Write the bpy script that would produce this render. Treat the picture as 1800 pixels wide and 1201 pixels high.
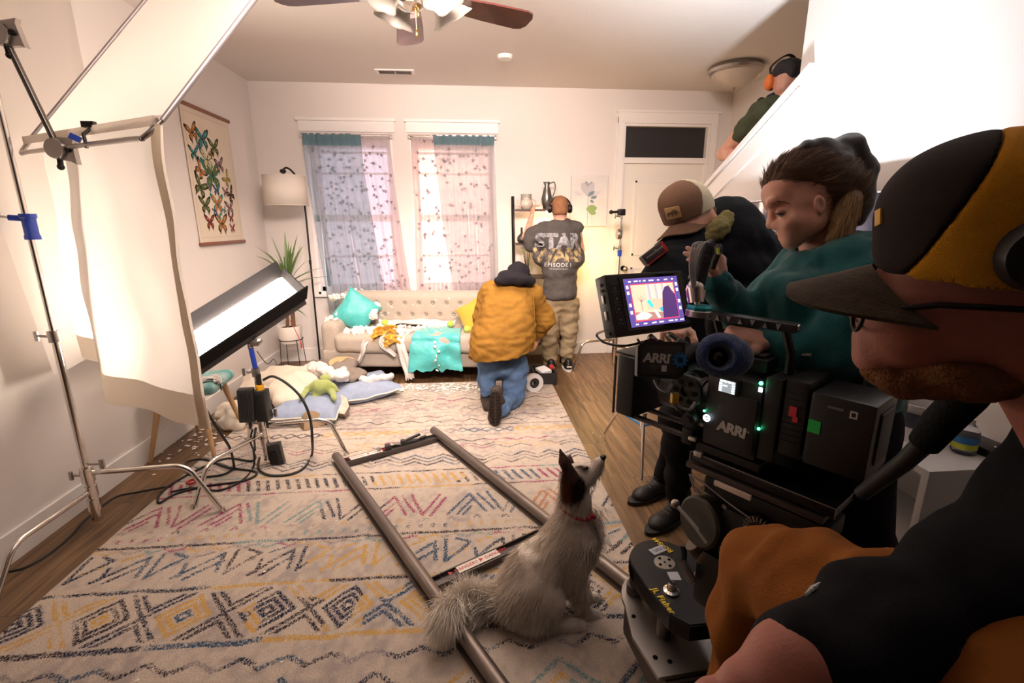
import bpy, bmesh, math, random
import numpy as np
from mathutils import Vector, Matrix, Euler, noise as mnoise
V = Vector
R = math.radians
PI = math.pi
for o_ in list(bpy.data.objects): bpy.data.objects.remove(o_)
SC = bpy.context.scene
COL = SC.collection

# ------------------------------------------------------------------ camera
FPX, PITCH, YAW, ROLL, EYE = 841.2365, .2428, .0901, -.0026, 1.4377
_fw = V((math.sin(YAW)*math.cos(PITCH), math.cos(YAW)*math.cos(PITCH), -math.sin(PITCH)))
_r0 = V((math.cos(YAW), -math.sin(YAW), 0)); _u0 = _r0.cross(_fw)
_rt = _r0*math.cos(ROLL)+_u0*math.sin(ROLL); _up = -_r0*math.sin(ROLL)+_u0*math.cos(ROLL)
cam_d = bpy.data.cameras.new('camera'); cam = bpy.data.objects.new('camera', cam_d); COL.objects.link(cam)
cam_d.sensor_width = 36; cam_d.lens = FPX/1800*36; cam_d.clip_start = .05
cam.matrix_world = Matrix(((_rt.x, _up.x, -_fw.x, 0), (_rt.y, _up.y, -_fw.y, 0), (_rt.z, _up.z, -_fw.z, EYE), (0, 0, 0, 1)))
SC.camera = cam

def at(px, py, x=None, y=None, z=None, d=None):
    """a measured point of the photograph turned into a point of the room, on the plane x=, y= or z= (or d metres ahead)"""
    r = _fw+_rt*((px-900)/FPX)-_up*((py-600.5)/FPX)
    t = x/r.x if x is not None else y/r.y if y is not None else (z-EYE)/r.z if z is not None else d
    return V((r.x*t, r.y*t, EYE+r.z*t))

# ------------------------------------------------------------------ light
w_ = bpy.data.worlds.new('world'); SC.world = w_; w_.use_nodes = True
w_.node_tree.nodes['Background'].inputs[0].default_value = (.62, .60, .66, 1)
w_.node_tree.nodes['Background'].inputs[1].default_value = .012
SC.view_settings.view_transform = 'Standard'; SC.view_settings.look = 'None'
SC.view_settings.gamma = 1; SC.view_settings.exposure = 1.08
SC.view_settings.use_curve_mapping = False
SC.cycles.use_denoising = True
SC.cycles.max_bounces = 7; SC.cycles.diffuse_bounces = 4; SC.cycles.transparent_max_bounces = 16
SC.cycles.caustics_reflective = False; SC.cycles.caustics_refractive = False
SC.cycles.sample_clamp_indirect = 4

def lamp(name, kind, loc, power, color, aim=None, size=.2, size_y=None, spot=None, blend=.3, spread=None):
    d = bpy.data.lights.new(name, kind); d.energy = power; d.color = color
    if kind == 'AREA':
        d.size = size
        if size_y: d.shape = 'RECTANGLE'; d.size_y = size_y
        if spread: d.spread = R(spread)
    elif kind == 'SPOT': d.spot_size = R(spot); d.spot_blend = blend; d.shadow_soft_size = size
    else: d.shadow_soft_size = size
    o = bpy.data.objects.new(name, d); COL.objects.link(o); o.location = loc
    if aim is not None: o.rotation_euler = (V(aim)-V(loc)).to_track_quat('-Z', 'Y').to_euler()
    return o
lamp('ceiling_fill_light', 'AREA', (-.35, 3.3, 2.64), 20, (1, .80, .66), (-.30, 3.6, 0), 1.8, 1.2, spread=120)  # soft fill lamp added under the ceiling, no fixture there
lamp('back_wall_fill_light', 'AREA', (.05, .9, 2.6), 44, (1, .79, .69), (-.25, 5.1, 1.5), 1.0, .6, spread=92)  # unseen fill lamp added above the view to brighten the back wall
lamp('stair_wash_light', 'AREA', (1.45, 2.25, 1.02), 15, (.86, .93, 1), (1.8, 2.2, 2.1), .10, .10, spread=120)
lamp('shelf_lamp_light', 'POINT', (.84, 4.95, 1.51), 2.2, (1, .62, .34), size=.05)
lamp('wall_glow_light', 'POINT', (1.30, 4.80, 1.05), 5.0, (1, .64, .20), size=.14)
lamp('window_light', 'AREA', (-1.13, 5.75, 1.5), 11, (.88, .82, 1), (-1.1, 5, 1.5), .9, 1.5)
lamp('window_light', 'AREA', (-.12, 5.75, 1.5), 24, (1, .62, .50), (-.12, 5, 1.5), .9, 1.5)
lamp('window_streak_light', 'SPOT', (.55, 6.6, 3.3), 260, (1, .70, .46), (.0, 5.15, 1.85), .03, spot=26, blend=.3)

# ------------------------------------------------------------------ objects and materials
def tag(o, label=None, cat=None, group=None, kind=None):
    if label: o['label'] = label
    if cat: o['category'] = cat
    if group: o['group'] = group
    if kind: o['kind'] = kind
    return o
def thing(name, loc, label, cat, group=None):
    o = bpy.data.objects.new(name, None); COL.objects.link(o); o.location = loc; o.empty_display_size = .05
    return tag(o, label, cat, group)
def copy_tree(o, parent=None):
    c = o.copy(); COL.objects.link(c); c.parent = parent
    for ch in list(o.children): copy_tree(ch, c)
    return c
def root_loc(p):
    q = V((0, 0, 0))
    while p is not None: q += p.location; p = p.parent
    return q

_mats = {}
def mat(name, col, rough=.6, metal=0., var=None, bump=None, emit=None, es=0., trans=0., alpha=1., coat=0., sheen=0., sss=0., ior=None, back=0.):
    """var=(colour2, scale, contrast) mottles the colour; bump=(scale, strength[, detail]); back = translucency of thin cloth"""
    if name in _mats: return _mats[name]
    m = bpy.data.materials.new(name); m.use_nodes = True; nt = m.node_tree; b = nt.nodes['Principled BSDF']; I = b.inputs
    I['Base Color'].default_value = (*col, 1); I['Roughness'].default_value = rough; I['Metallic'].default_value = metal
    if rough >= .8: I['Specular IOR Level'].default_value = .12
    I['Transmission Weight'].default_value = trans; I['Alpha'].default_value = alpha; I['Coat Weight'].default_value = coat
    if ior: I['IOR'].default_value = ior
    if sheen: I['Sheen Weight'].default_value = sheen; I['Sheen Roughness'].default_value = .5
    if sss: I['Subsurface Weight'].default_value = sss; I['Subsurface Radius'].default_value = (.012, .005, .003); I['Subsurface Scale'].default_value = 1
    if emit: I['Emission Color'].default_value = (*emit, 1); I['Emission Strength'].default_value = es
    if var or bump:
        tc = nt.nodes.new('ShaderNodeTexCoord')
    if var:
        n = nt.nodes.new('ShaderNodeTexNoise'); n.inputs['Scale'].default_value = var[1]; n.inputs['Detail'].default_value = 4
        nt.links.new(tc.outputs['Object'], n.inputs['Vector'])
        r = nt.nodes.new('ShaderNodeValToRGB'); c = var[2] if len(var) > 2 else .2
        r.color_ramp.elements[0].position = .5-c; r.color_ramp.elements[1].position = .5+c
        r.color_ramp.elements[0].color = (*col, 1); r.color_ramp.elements[1].color = (*var[0], 1)
        nt.links.new(n.outputs['Fac'], r.inputs['Fac']); nt.links.new(r.outputs['Color'], I['Base Color'])
    if bump:
        n = nt.nodes.new('ShaderNodeTexNoise'); n.inputs['Scale'].default_value = bump[0]; n.inputs['Detail'].default_value = bump[2] if len(bump) > 2 else 3
        nt.links.new(tc.outputs['Object'], n.inputs['Vector'])
        bn = nt.nodes.new('ShaderNodeBump'); bn.inputs['Strength'].default_value = bump[1]; bn.inputs['Distance'].default_value = .004 if bump[0] > 60 else .012
        nt.links.new(n.outputs['Fac'], bn.inputs['Height']); nt.links.new(bn.outputs['Normal'], I['Normal'])
    if back:
        t = nt.nodes.new('ShaderNodeBsdfTranslucent'); t.inputs['Color'].default_value = (*col, 1)
        mx = nt.nodes.new('ShaderNodeMixShader'); mx.inputs[0].default_value = back
        out = nt.nodes['Material Output']
        nt.links.new(b.outputs[0], mx.inputs[1]); nt.links.new(t.outputs[0], mx.inputs[2]); nt.links.new(mx.outputs[0], out.inputs['Surface'])
        m['mix'] = 1
    _mats[name] = m
    return m
def sheer(name, col, open_, col2=None, scale=18., thread=0.):
    """thin see-through cloth: transparent weave over a diffuse and translucent one"""
    m = bpy.data.materials.new(name); m.use_nodes = True; nt = m.node_tree; nt.nodes.clear()
    N = nt.nodes.new; L = nt.links.new
    out = N('ShaderNodeOutputMaterial'); d = N('ShaderNodeBsdfDiffuse'); t = N('ShaderNodeBsdfTranslucent'); tr = N('ShaderNodeBsdfTransparent')
    for q in (d, t): q.inputs['Color'].default_value = (*col, 1)
    if col2:
        tc = N('ShaderNodeTexCoord'); n = N('ShaderNodeTexNoise'); n.inputs['Scale'].default_value = scale; L(tc.outputs['Object'], n.inputs['Vector'])
        mp = N('ShaderNodeMix'); mp.data_type = 'RGBA'; mp.inputs['A'].default_value = (*col, 1); mp.inputs['B'].default_value = (*col2, 1)
        L(n.outputs['Fac'], mp.inputs['Factor'])
        for q in (d, t): L(mp.outputs['Result'], q.inputs['Color'])
    m1 = N('ShaderNodeMixShader'); m1.inputs[0].default_value = .55; L(d.outputs[0], m1.inputs[1]); L(t.outputs[0], m1.inputs[2])
    m2 = N('ShaderNodeMixShader'); m2.inputs[0].default_value = open_; L(m1.outputs[0], m2.inputs[1]); L(tr.outputs[0], m2.inputs[2])
    L(m2.outputs[0], out.inputs['Surface'])
    return m

class MB:
    """collects shapes into one mesh; every shape goes through the matrix self.m"""
    def __init__(s, m=None): s.v = []; s.f = []; s.m = m.copy() if m else Matrix.Identity(4); s.mi = []; s.cur = 0
    def add(s, vs, fs):
        n = len(s.v); s.v += [s.m @ V(p) for p in vs]; s.f += [[i+n for i in f] for f in fs]; s.mi += [s.cur]*len(fs); return s
    def box(s, c, d, rot=None, bev=0., taper=1.):
        x, y, z = d[0]/2, d[1]/2, d[2]/2; c = V(c)
        M = (Euler(rot).to_matrix() if rot else Matrix.Identity(3))
        if bev > 0:
            bm = bmesh.new(); bmesh.ops.create_cube(bm, size=1)
            for q in bm.verts:
                q.co.x *= d[0]*(taper if q.co.z > 0 else 1); q.co.y *= d[1]*(taper if q.co.z > 0 else 1); q.co.z *= d[2]
            bmesh.ops.bevel(bm, geom=bm.edges[:], offset=min(bev, min(d)*.45), segments=2, profile=.6, affect='EDGES')
            bm.verts.index_update(); vs = [M @ q.co+c for q in bm.verts]; fs = [[q.index for q in f.verts] for f in bm.faces]; bm.free()
            return s.add(vs, fs)
        vs = [M @ V((i*x, j*y, k*z))+c for k in (-1, 1) for j in (-1, 1) for i in (-1, 1)]
        return s.add(vs, [[0, 2, 3, 1], [4, 5, 7, 6], [0, 1, 5, 4], [1, 3, 7, 5], [3, 2, 6, 7], [2, 0, 4, 6]])
    def tube(s, pts, r, n=10, closed=False, cap=True, flat=1.):
        pts = [V(p) for p in pts]; k = len(pts); rr = r if isinstance(r, (list, tuple)) else [r]*k
        vs = []; up = None
        for i, p in enumerate(pts):
            a = pts[i-1] if i > 0 else (pts[-1] if closed else p); b = pts[(i+1) % k] if (i < k-1 or closed) else p
            t = (b-a).normalized() if (b-a).length > 1e-9 else V((0, 0, 1))
            if up is None: up = V((0, 0, 1)) if abs(t.z) < .9 else V((0, 1, 0))
            up = (up-t*up.dot(t)); up = up.normalized() if up.length > 1e-6 else t.orthogonal().normalized()
            sd = t.cross(up)
            for j in range(n):
                a_ = 2*PI*j/n; vs.append(p+(sd*math.cos(a_)+up*math.sin(a_)*flat)*rr[i])
        fs = []
        for i in range(k if closed else k-1):
            for j in range(n):
                a_, b_ = i*n+j, i*n+(j+1) % n; c_, d_ = ((i+1) % k)*n+(j+1) % n, ((i+1) % k)*n+j
                fs.append([a_, b_, c_, d_])
        if cap and not closed: fs += [list(range(n))[::-1], [(k-1)*n+j for j in range(n)]]
        return s.add(vs, fs)
    def cyl(s, a, b, r, r2=None, n=20): return s.tube([a, b], [r, r if r2 is None else r2], n)
    def ring(s, c, axis, R_, r, n=28, m=8):
        c = V(c); ax = V(axis).normalized(); u = ax.orthogonal().normalized(); w = ax.cross(u)
        return s.tube([c+(u*math.cos(t)+w*math.sin(t))*R_ for t in [2*PI*i/n for i in range(n)]], r, m, closed=True)
    def lathe(s, prof, c=(0, 0, 0), axis=(0, 0, 1), n=24, wob=None):
        c = V(c); ax = V(axis).normalized(); u = V((1, 0, 0)) if abs(ax.z) > .9 else ax.orthogonal().normalized(); u = (u-ax*u.dot(ax)).normalized(); w = ax.cross(u)
        vs = []
        for i, (r, h) in enumerate(prof):
            for j in range(n):
                a = 2*PI*j/n; q = wob(i, a) if wob else 1.
                vs.append(c+ax*h+(u*math.cos(a)+w*math.sin(a))*r*q)
        fs = [[i*n+j, i*n+(j+1) % n, (i+1)*n+(j+1) % n, (i+1)*n+j] for i in range(len(prof)-1) for j in range(n)]
        return s.add(vs, fs)
    def ball(s, c, r, n=12, rot=None):
        r = V(r) if isinstance(r, (tuple, list, Vector)) else V((r, r, r)); c = V(c); M = Euler(rot).to_matrix() if rot else Matrix.Identity(3)
        vs = [M @ V((r.x*math.sin(PI*i/n)*math.cos(2*PI*j/(2*n)), r.y*math.sin(PI*i/n)*math.sin(2*PI*j/(2*n)), r.z*math.cos(PI*i/n)))+c for i in range(n+1) for j in range(2*n)]
        return s.add(vs, [[i*2*n+j, (i+1)*2*n+j, (i+1)*2*n+(j+1) % (2*n), i*2*n+(j+1) % (2*n)] for i in range(n) for j in range(2*n)])
    def prism(s, out, h0, h1, M=None):
        """outline (x,y) extruded along z from h0 to h1, through M"""
        M = M or Matrix.Identity(4); n = len(out)
        vs = [M @ V((x, y, h0)) for x, y in out]+[M @ V((x, y, h1)) for x, y in out]
        return s.add(vs, [list(range(n))[::-1], list(range(n, 2*n))]+[[i, (i+1) % n, n+(i+1) % n, n+i] for i in range(n)])
    def grid(s, fn, nu, nv, closed_u=False):
        vs = [fn(i/(nu if closed_u else nu-1), j/(nv-1)) for j in range(nv) for i in range(nu)]
        fs = [[j*nu+i, j*nu+(i+1) % nu, (j+1)*nu+(i+1) % nu, (j+1)*nu+i] for j in range(nv-1) for i in range(nu if closed_u else nu-1)]
        return s.add(vs, fs)
    def quad(s, a, b, c, d): return s.add([a, b, c, d], [[0, 1, 2, 3]])
    def build(s, name, mt, parent=None, smooth=True, label=None, cat=None, group=None, kind=None, solid=0., sub=0, angle=40):
        me = bpy.data.meshes.new(name); o0 = root_loc(parent)
        if parent is None and kind != 'structure' and s.v:
            xs = [p.x for p in s.v]; ys = [p.y for p in s.v]; zs = [p.z for p in s.v]
            o0 = V(((min(xs)+max(xs))/2, (min(ys)+max(ys))/2, min(zs)))
        me.from_pydata([p-o0 for p in s.v], [], s.f); me.update()
        for q in (mt if isinstance(mt, (list, tuple)) else [mt]): me.materials.append(q)
        if s.mi and max(s.mi) > 0: me.polygons.foreach_set('material_index', s.mi)
        if smooth:
            me.polygons.foreach_set('use_smooth', [True]*len(me.polygons))
            try: me.set_sharp_from_angle(angle=R(angle))
            except Exception: pass
        o = bpy.data.objects.new(name, me); COL.objects.link(o)
        if parent is None: o.location = o0
        else: o.parent = parent
        if solid: q = o.modifiers.new('thickness', 'SOLIDIFY'); q.thickness = solid; q.offset = 0
        if sub: q = o.modifiers.new('smooth', 'SUBSURF'); q.levels = q.render_levels = sub
        return tag(o, label, cat, group, kind)

def text_mesh(name, s, size, M, mt, parent, extrude=.0006, bold=0., align='CENTER', space=1., shear=0.):
    c = bpy.data.curves.new(name, 'FONT'); c.body = s; c.size = size; c.extrude = extrude; c.align_x = align; c.align_y = 'CENTER'; c.offset = bold; c.space_character = space; c.shear = shear; c.resolution_u = 3
    t = bpy.data.objects.new(name, c); COL.objects.link(t); bpy.context.view_layer.update()
    me = bpy.data.meshes.new_from_object(t.evaluated_get(bpy.context.evaluated_depsgraph_get())); bpy.data.objects.remove(t)
    me.transform(Matrix.Translation(-root_loc(parent)) @ M); me.materials.clear(); me.materials.append(mt)
    o = bpy.data.objects.new(name, me); COL.objects.link(o); o.parent = parent
    return o
def frame(o, x, y, z=None):
    """matrix with origin o and axes x, y(, z)"""
    x = V(x).normalized(); y = V(y); z = x.cross(y).normalized() if z is None else V(z).normalized(); y = z.cross(x)
    return Matrix(((x.x, y.x, z.x, o[0]), (x.y, y.y, z.y, o[1]), (x.z, y.z, z.z, o[2]), (0, 0, 0, 1)))
def arc(c, r, a0, a1, u, w, n=8):
    c, u, w = V(c), V(u), V(w)
    return [c+(u*math.cos(a0+(a1-a0)*i/n)+w*math.sin(a0+(a1-a0)*i/n))*r for i in range(n+1)]
def smooth_path(pts, n=8, closed=False):
    """Catmull-Rom through the points"""
    P = [V(p) for p in pts]; out = []
    for i in range(len(P)-1):
        a, b, c, d = P[max(i-1, 0)], P[i], P[i+1], P[min(i+2, len(P)-1)]
        for k in range(n):
            t = k/n; out.append(.5*((2*b)+(c-a)*t+(2*a-5*b+4*c-d)*t*t+(3*b-a-3*c+d)*t**3))
    return out+[P[-1]]

# ---- distance-field modelling for bodies, cloth and fur shapes: one continuous skin
class SDF:
    def __init__(s): s.p = []
    def cone(s, a, b, r1, r2, k=.02, op='+'): s.p.append(('c', V(a), V(b), r1, r2, k, op)); return s
    def chain(s, pts, rs, k=.02):
        for i in range(len(pts)-1): s.cone(pts[i], pts[i+1], rs[i], rs[i+1], k)
        return s
    def ell(s, c, r, rot=None, k=.02, op='+'):
        M = (rot if isinstance(rot, Matrix) else Euler(rot).to_matrix()) if rot is not None else Matrix.Identity(3)
        s.p.append(('e', V(c), V(r), M, None, k, op)); return s
    def rbox(s, c, h, r, rot=None, k=.02, op='+'):
        M = (rot if isinstance(rot, Matrix) else Euler(rot).to_matrix()) if rot is not None else Matrix.Identity(3)
        s.p.append(('b', V(c), V(h), M, r, k, op)); return s
    def plane(s, p, n, k=.005): s.p.append(('h', V(p), V(n).normalized(), None, None, k, '&')); return s
    def bounds(s):
        lo = np.full(3, 1e9); hi = -lo
        for q in s.p:
            if q[6] != '+': continue
            if q[0] == 'c':
                for c, r in ((q[1], q[3]), (q[2], q[4])): lo = np.minimum(lo, np.array(c)-r); hi = np.maximum(hi, np.array(c)+r)
            else:
                r = max(q[2])+(q[4] or 0); r = r*1.0 if q[0] == 'e' else V(q[2]).length+(q[4] or 0)
                lo = np.minimum(lo, np.array(q[1])-r); hi = np.maximum(hi, np.array(q[1])+r)
        return lo, hi
    def eval(s, P):
        D = None
        for q in s.p:
            if q[0] == 'c':
                a, b = np.array(q[1]), np.array(q[2]); ab = b-a; L2 = ab@ab+1e-12
                t = np.clip(((P-a)@ab)/L2, 0, 1); d = np.sqrt((((P-a)-t[..., None]*ab)**2).sum(-1))-(q[3]+(q[4]-q[3])*t)
            elif q[0] == 'e':
                Q = (P-np.array(q[1]))@np.array(q[3]); r = np.array(q[2])
                k0 = np.sqrt(((Q/r)**2).sum(-1)); k1 = np.sqrt(((Q/(r*r))**2).sum(-1))+1e-9; d = k0*(k0-1)/k1
            elif q[0] == 'b':
                Q = np.abs((P-np.array(q[1]))@np.array(q[3]))-np.array(q[2]); d = np.sqrt((np.maximum(Q, 0)**2).sum(-1))+np.minimum(Q.max(-1), 0)-q[4]
            else: d = (P-np.array(q[1]))@np.array(q[2])
            if D is None: D = d; continue
            k = q[5]; op = q[6]
            if op == '+':
                h = np.clip(.5+.5*(D-d)/k, 0, 1); D = D*(1-h)+d*h-k*h*(1-h)
            elif op == '-':
                h = np.clip(.5-.5*(D+d)/k, 0, 1); D = D*(1-h)-d*h+k*h*(1-h)
            else:
                h = np.clip(.5-.5*(D-d)/k, 0, 1); D = D*(1-h)+d*h+k*h*(1-h)
        return D
    def mesh(s, res, warp=None):
        lo, hi = s.bounds(); lo = lo-res*3; hi = hi+res*3; n = np.ceil((hi-lo)/res).astype(int)+1
        D = np.empty(n, np.float32); ax = [lo[i]+np.arange(n[i])*res for i in range(3)]
        for i in range(0, n[0], 16):
            X = np.stack(np.meshgrid(ax[0][i:i+16], ax[1], ax[2], indexing='ij'), -1)
            d = s.eval(X)
            if warp is not None: d = d+warp(X)
            D[i:i+16] = d
        ins = D < 0
        corner = np.array([(a, b, c) for a in (0, 1) for b in (0, 1) for c in (0, 1)])
        m = n-1; cnt = np.zeros(m, np.int8)
        for c in corner: cnt += ins[c[0]:c[0]+m[0], c[1]:c[1]+m[1], c[2]:c[2]+m[2]]
        act = (cnt > 0) & (cnt < 8); cell = np.argwhere(act); idx = np.full(m, -1, np.int64); idx[act] = np.arange(len(cell))
        acc = np.zeros((len(cell), 3)); num = np.zeros(len(cell))
        for ia in range(8):
            for ib in range(ia+1, 8):
                A, B = corner[ia], corner[ib]
                if abs(A-B).sum() != 1: continue
                da = D[tuple((cell+A).T)]; db = D[tuple((cell+B).T)]; x = (da < 0) != (db < 0)
                t = np.where(x, da/np.where(np.abs(da-db) < 1e-12, 1, da-db), 0)[:, None]
                acc += np.where(x[:, None], A+t*(B-A), 0); num += x
        vert = lo+(cell+acc/num[:, None])*res
        faces = []
        for a in range(3):
            b, c = (a+1) % 3, (a+2) % 3
            sl = [slice(1, m[0]), slice(1, m[1]), slice(1, m[2])]; sl[a] = slice(0, m[a]); s2 = list(sl); s2[a] = slice(1, m[a]+1)
            f0 = ins[tuple(sl)]; f1 = ins[tuple(s2)]; e = np.argwhere(f0 != f1)
            if not len(e): continue
            off = np.ones(3, int); off[a] = 0; e = e+off; fl = ins[tuple(e.T)]
            ub = np.zeros(3, int); ub[b] = 1; uc = np.zeros(3, int); uc[c] = 1
            q = np.stack([idx[tuple((e-ub-uc).T)], idx[tuple((e-uc).T)], idx[tuple(e.T)], idx[tuple((e-ub).T)]], 1)
            q[~fl] = q[~fl][:, ::-1]; faces.append(q)
        return vert, np.concatenate(faces)
def sdf_obj(name, sdf, res, mt, parent=None, wr=None, relax=2, label=None, cat=None, group=None, kind=None, colour=None, warp=None):
    """mesh a distance field; wr = list of (scale xyz or number, amplitude) folds pushed along the normal"""
    v, f = sdf.mesh(res, warp)
    me = bpy.data.meshes.new(name)
    def nb_relax(v, times):
        e = np.concatenate([f[:, [0, 1]], f[:, [1, 2]], f[:, [2, 3]], f[:, [3, 0]]]); e = np.concatenate([e, e[:, ::-1]])
        cnt = np.bincount(e[:, 0], minlength=len(v))[:, None]+1e-9
        for _ in range(times):
            a = np.stack([np.bincount(e[:, 0], v[e[:, 1], i], minlength=len(v)) for i in range(3)], 1)/cnt; v = v*.4+a*.6
        return v
    v = nb_relax(v, relax)
    if wr:
        n = np.cross(v[f[:, 2]]-v[f[:, 0]], v[f[:, 3]]-v[f[:, 1]]); vn = np.zeros_like(v)
        for i in range(4):
            for k in range(3): vn[:, k] += np.bincount(f[:, i], n[:, k], minlength=len(v))
        vn /= np.linalg.norm(vn, axis=1)[:, None]+1e-9; d = np.zeros(len(v))
        for sc, amp in wr:
            sc = np.array(sc if isinstance(sc, (tuple, list)) else (sc,)*3); q = v*sc
            d += np.array([mnoise.noise(V(p)) for p in q])*amp
        v = v+vn*d[:, None]
    o0 = np.array(root_loc(parent)) if parent is not None else np.array([(v[:, 0].min()+v[:, 0].max())/2, (v[:, 1].min()+v[:, 1].max())/2, v[:, 2].min()])
    vv = v-o0
    me.vertices.add(len(v)); me.vertices.foreach_set('co', vv.ravel()); me.loops.add(len(f)*4); me.loops.foreach_set('vertex_index', f.ravel().astype(np.int32))
    me.polygons.add(len(f)); me.polygons.foreach_set('loop_start', np.arange(len(f), dtype=np.int32)*4); me.polygons.foreach_set('use_smooth', np.ones(len(f), bool))
    me.update(calc_edges=True); me.validate()
    me.materials.append(mt)
    if colour is not None:
        ca = me.color_attributes.new('tint', 'FLOAT_COLOR', 'POINT'); c = np.ones((len(v), 4)); c[:, :3] = colour(v); ca.data.foreach_set('color', c.ravel())
    o = bpy.data.objects.new(name, me); COL.objects.link(o)
    if parent is None: o.location = V(o0)
    else: o.parent = parent
    return tag(o, label, cat, group, kind)
def tint_mat(name, rough=.8, bump=None, sss=0., spec=.5, sheen=0.):
    m = mat(name, (1, 1, 1), rough, bump=bump, sss=sss, sheen=sheen); nt = m.node_tree
    a = nt.nodes.new('ShaderNodeVertexColor'); a.layer_name = 'tint'; nt.links.new(a.outputs['Color'], nt.nodes['Principled BSDF'].inputs['Base Color'])
    nt.nodes['Principled BSDF'].inputs['Specular IOR Level'].default_value = spec
    return m
def strands(name, roots, dirs, length, width, mt, parent, cols=None, droop=.3, seg=3, seed=1, curl=0.):
    """many fine tapering hairs as one mesh"""
    rng = np.random.default_rng(seed); n = len(roots); L = np.broadcast_to(length, (n,))*rng.uniform(.7, 1.15, n)
    P = roots.copy(); d = dirs/(np.linalg.norm(dirs, axis=1)[:, None]+1e-9); pts = [P.copy()]
    for i in range(seg):
        d = d+np.array([0, 0, -droop])/seg+rng.normal(0, curl, (n, 3)); d /= np.linalg.norm(d, axis=1)[:, None]; P = P+d*(L/seg)[:, None]; pts.append(P.copy())
    side = np.cross(dirs, rng.normal(0, 1, (n, 3))); side /= np.linalg.norm(side, axis=1)[:, None]+1e-9
    vs = []
    for i in range(seg): w = width*(1-i/seg*.75); vs += [pts[i]-side*w/2, pts[i]+side*w/2]
    vs.append(pts[seg]); k = 2*seg+1; Vv = np.stack(vs, 1).reshape(-1, 3)-np.array(root_loc(parent)); b = np.arange(n)*k
    quads = np.concatenate([np.stack([b+2*i, b+2*i+1, b+2*i+3, b+2*i+2], 1) for i in range(seg-1)]) if seg > 1 else np.zeros((0, 4), int)
    tri = np.stack([b+2*(seg-1), b+2*(seg-1)+1, b+2*seg], 1)
    me = bpy.data.meshes.new(name); me.vertices.add(len(Vv)); me.vertices.foreach_set('co', Vv.ravel())
    li = np.concatenate([quads.ravel(), tri.ravel()]).astype(np.int32); me.loops.add(len(li)); me.loops.foreach_set('vertex_index', li)
    ls = np.concatenate([np.arange(len(quads))*4, len(quads)*4+np.arange(len(tri))*3]).astype(np.int32)
    me.polygons.add(len(ls)); me.polygons.foreach_set('loop_start', ls); me.polygons.foreach_set('use_smooth', np.ones(len(ls), bool)); me.update(calc_edges=True)
    me.materials.append(mt)
    if cols is not None:
        ca = me.color_attributes.new('tint', 'FLOAT_COLOR', 'POINT'); c = np.ones((len(Vv), 4)); c[:, :3] = np.repeat(cols, k, axis=0); ca.data.foreach_set('color', c.ravel())
    o = bpy.data.objects.new(name, me); COL.objects.link(o); o.parent = parent
    return o
def surface_samples(o, n, seed=0, keep=None):
    """random points and normals on a mesh object, in room coordinates"""
    me = o.data; nv = len(me.vertices); co = np.empty(nv*3); me.vertices.foreach_get('co', co); co = co.reshape(-1, 3)
    nf = len(me.polygons); li = np.empty(len(me.loops), np.int32); me.loops.foreach_get('vertex_index', li); f = li.reshape(-1, 4)
    c = co[f].mean(1); nr = np.cross(co[f[:, 2]]-co[f[:, 0]], co[f[:, 3]]-co[f[:, 1]]); a = np.linalg.norm(nr, axis=1); rng = np.random.default_rng(seed)
    w = a.copy(); off = np.array(root_loc(o))
    if keep is not None: w = w*keep(c+off)
    i = rng.choice(nf, n, p=w/w.sum()); t = rng.random((n, 2)); F = co[f[i]]
    p = (F[:, 0]*((1-t[:, :1])*(1-t[:, 1:]))+F[:, 1]*(t[:, :1]*(1-t[:, 1:]))+F[:, 2]*(t[:, :1]*t[:, 1:])+F[:, 3]*((1-t[:, :1])*t[:, 1:]))
    return p+off, nr[i]/(a[i][:, None]+1e-12)
def cloud(c, s, n, seed=0):
    rng = random.Random(seed); return [V((c[0]+rng.gauss(0, s[0]), c[1]+rng.gauss(0, s[1]), c[2]+rng.gauss(0, s[2]))) for _ in range(n)]
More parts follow.
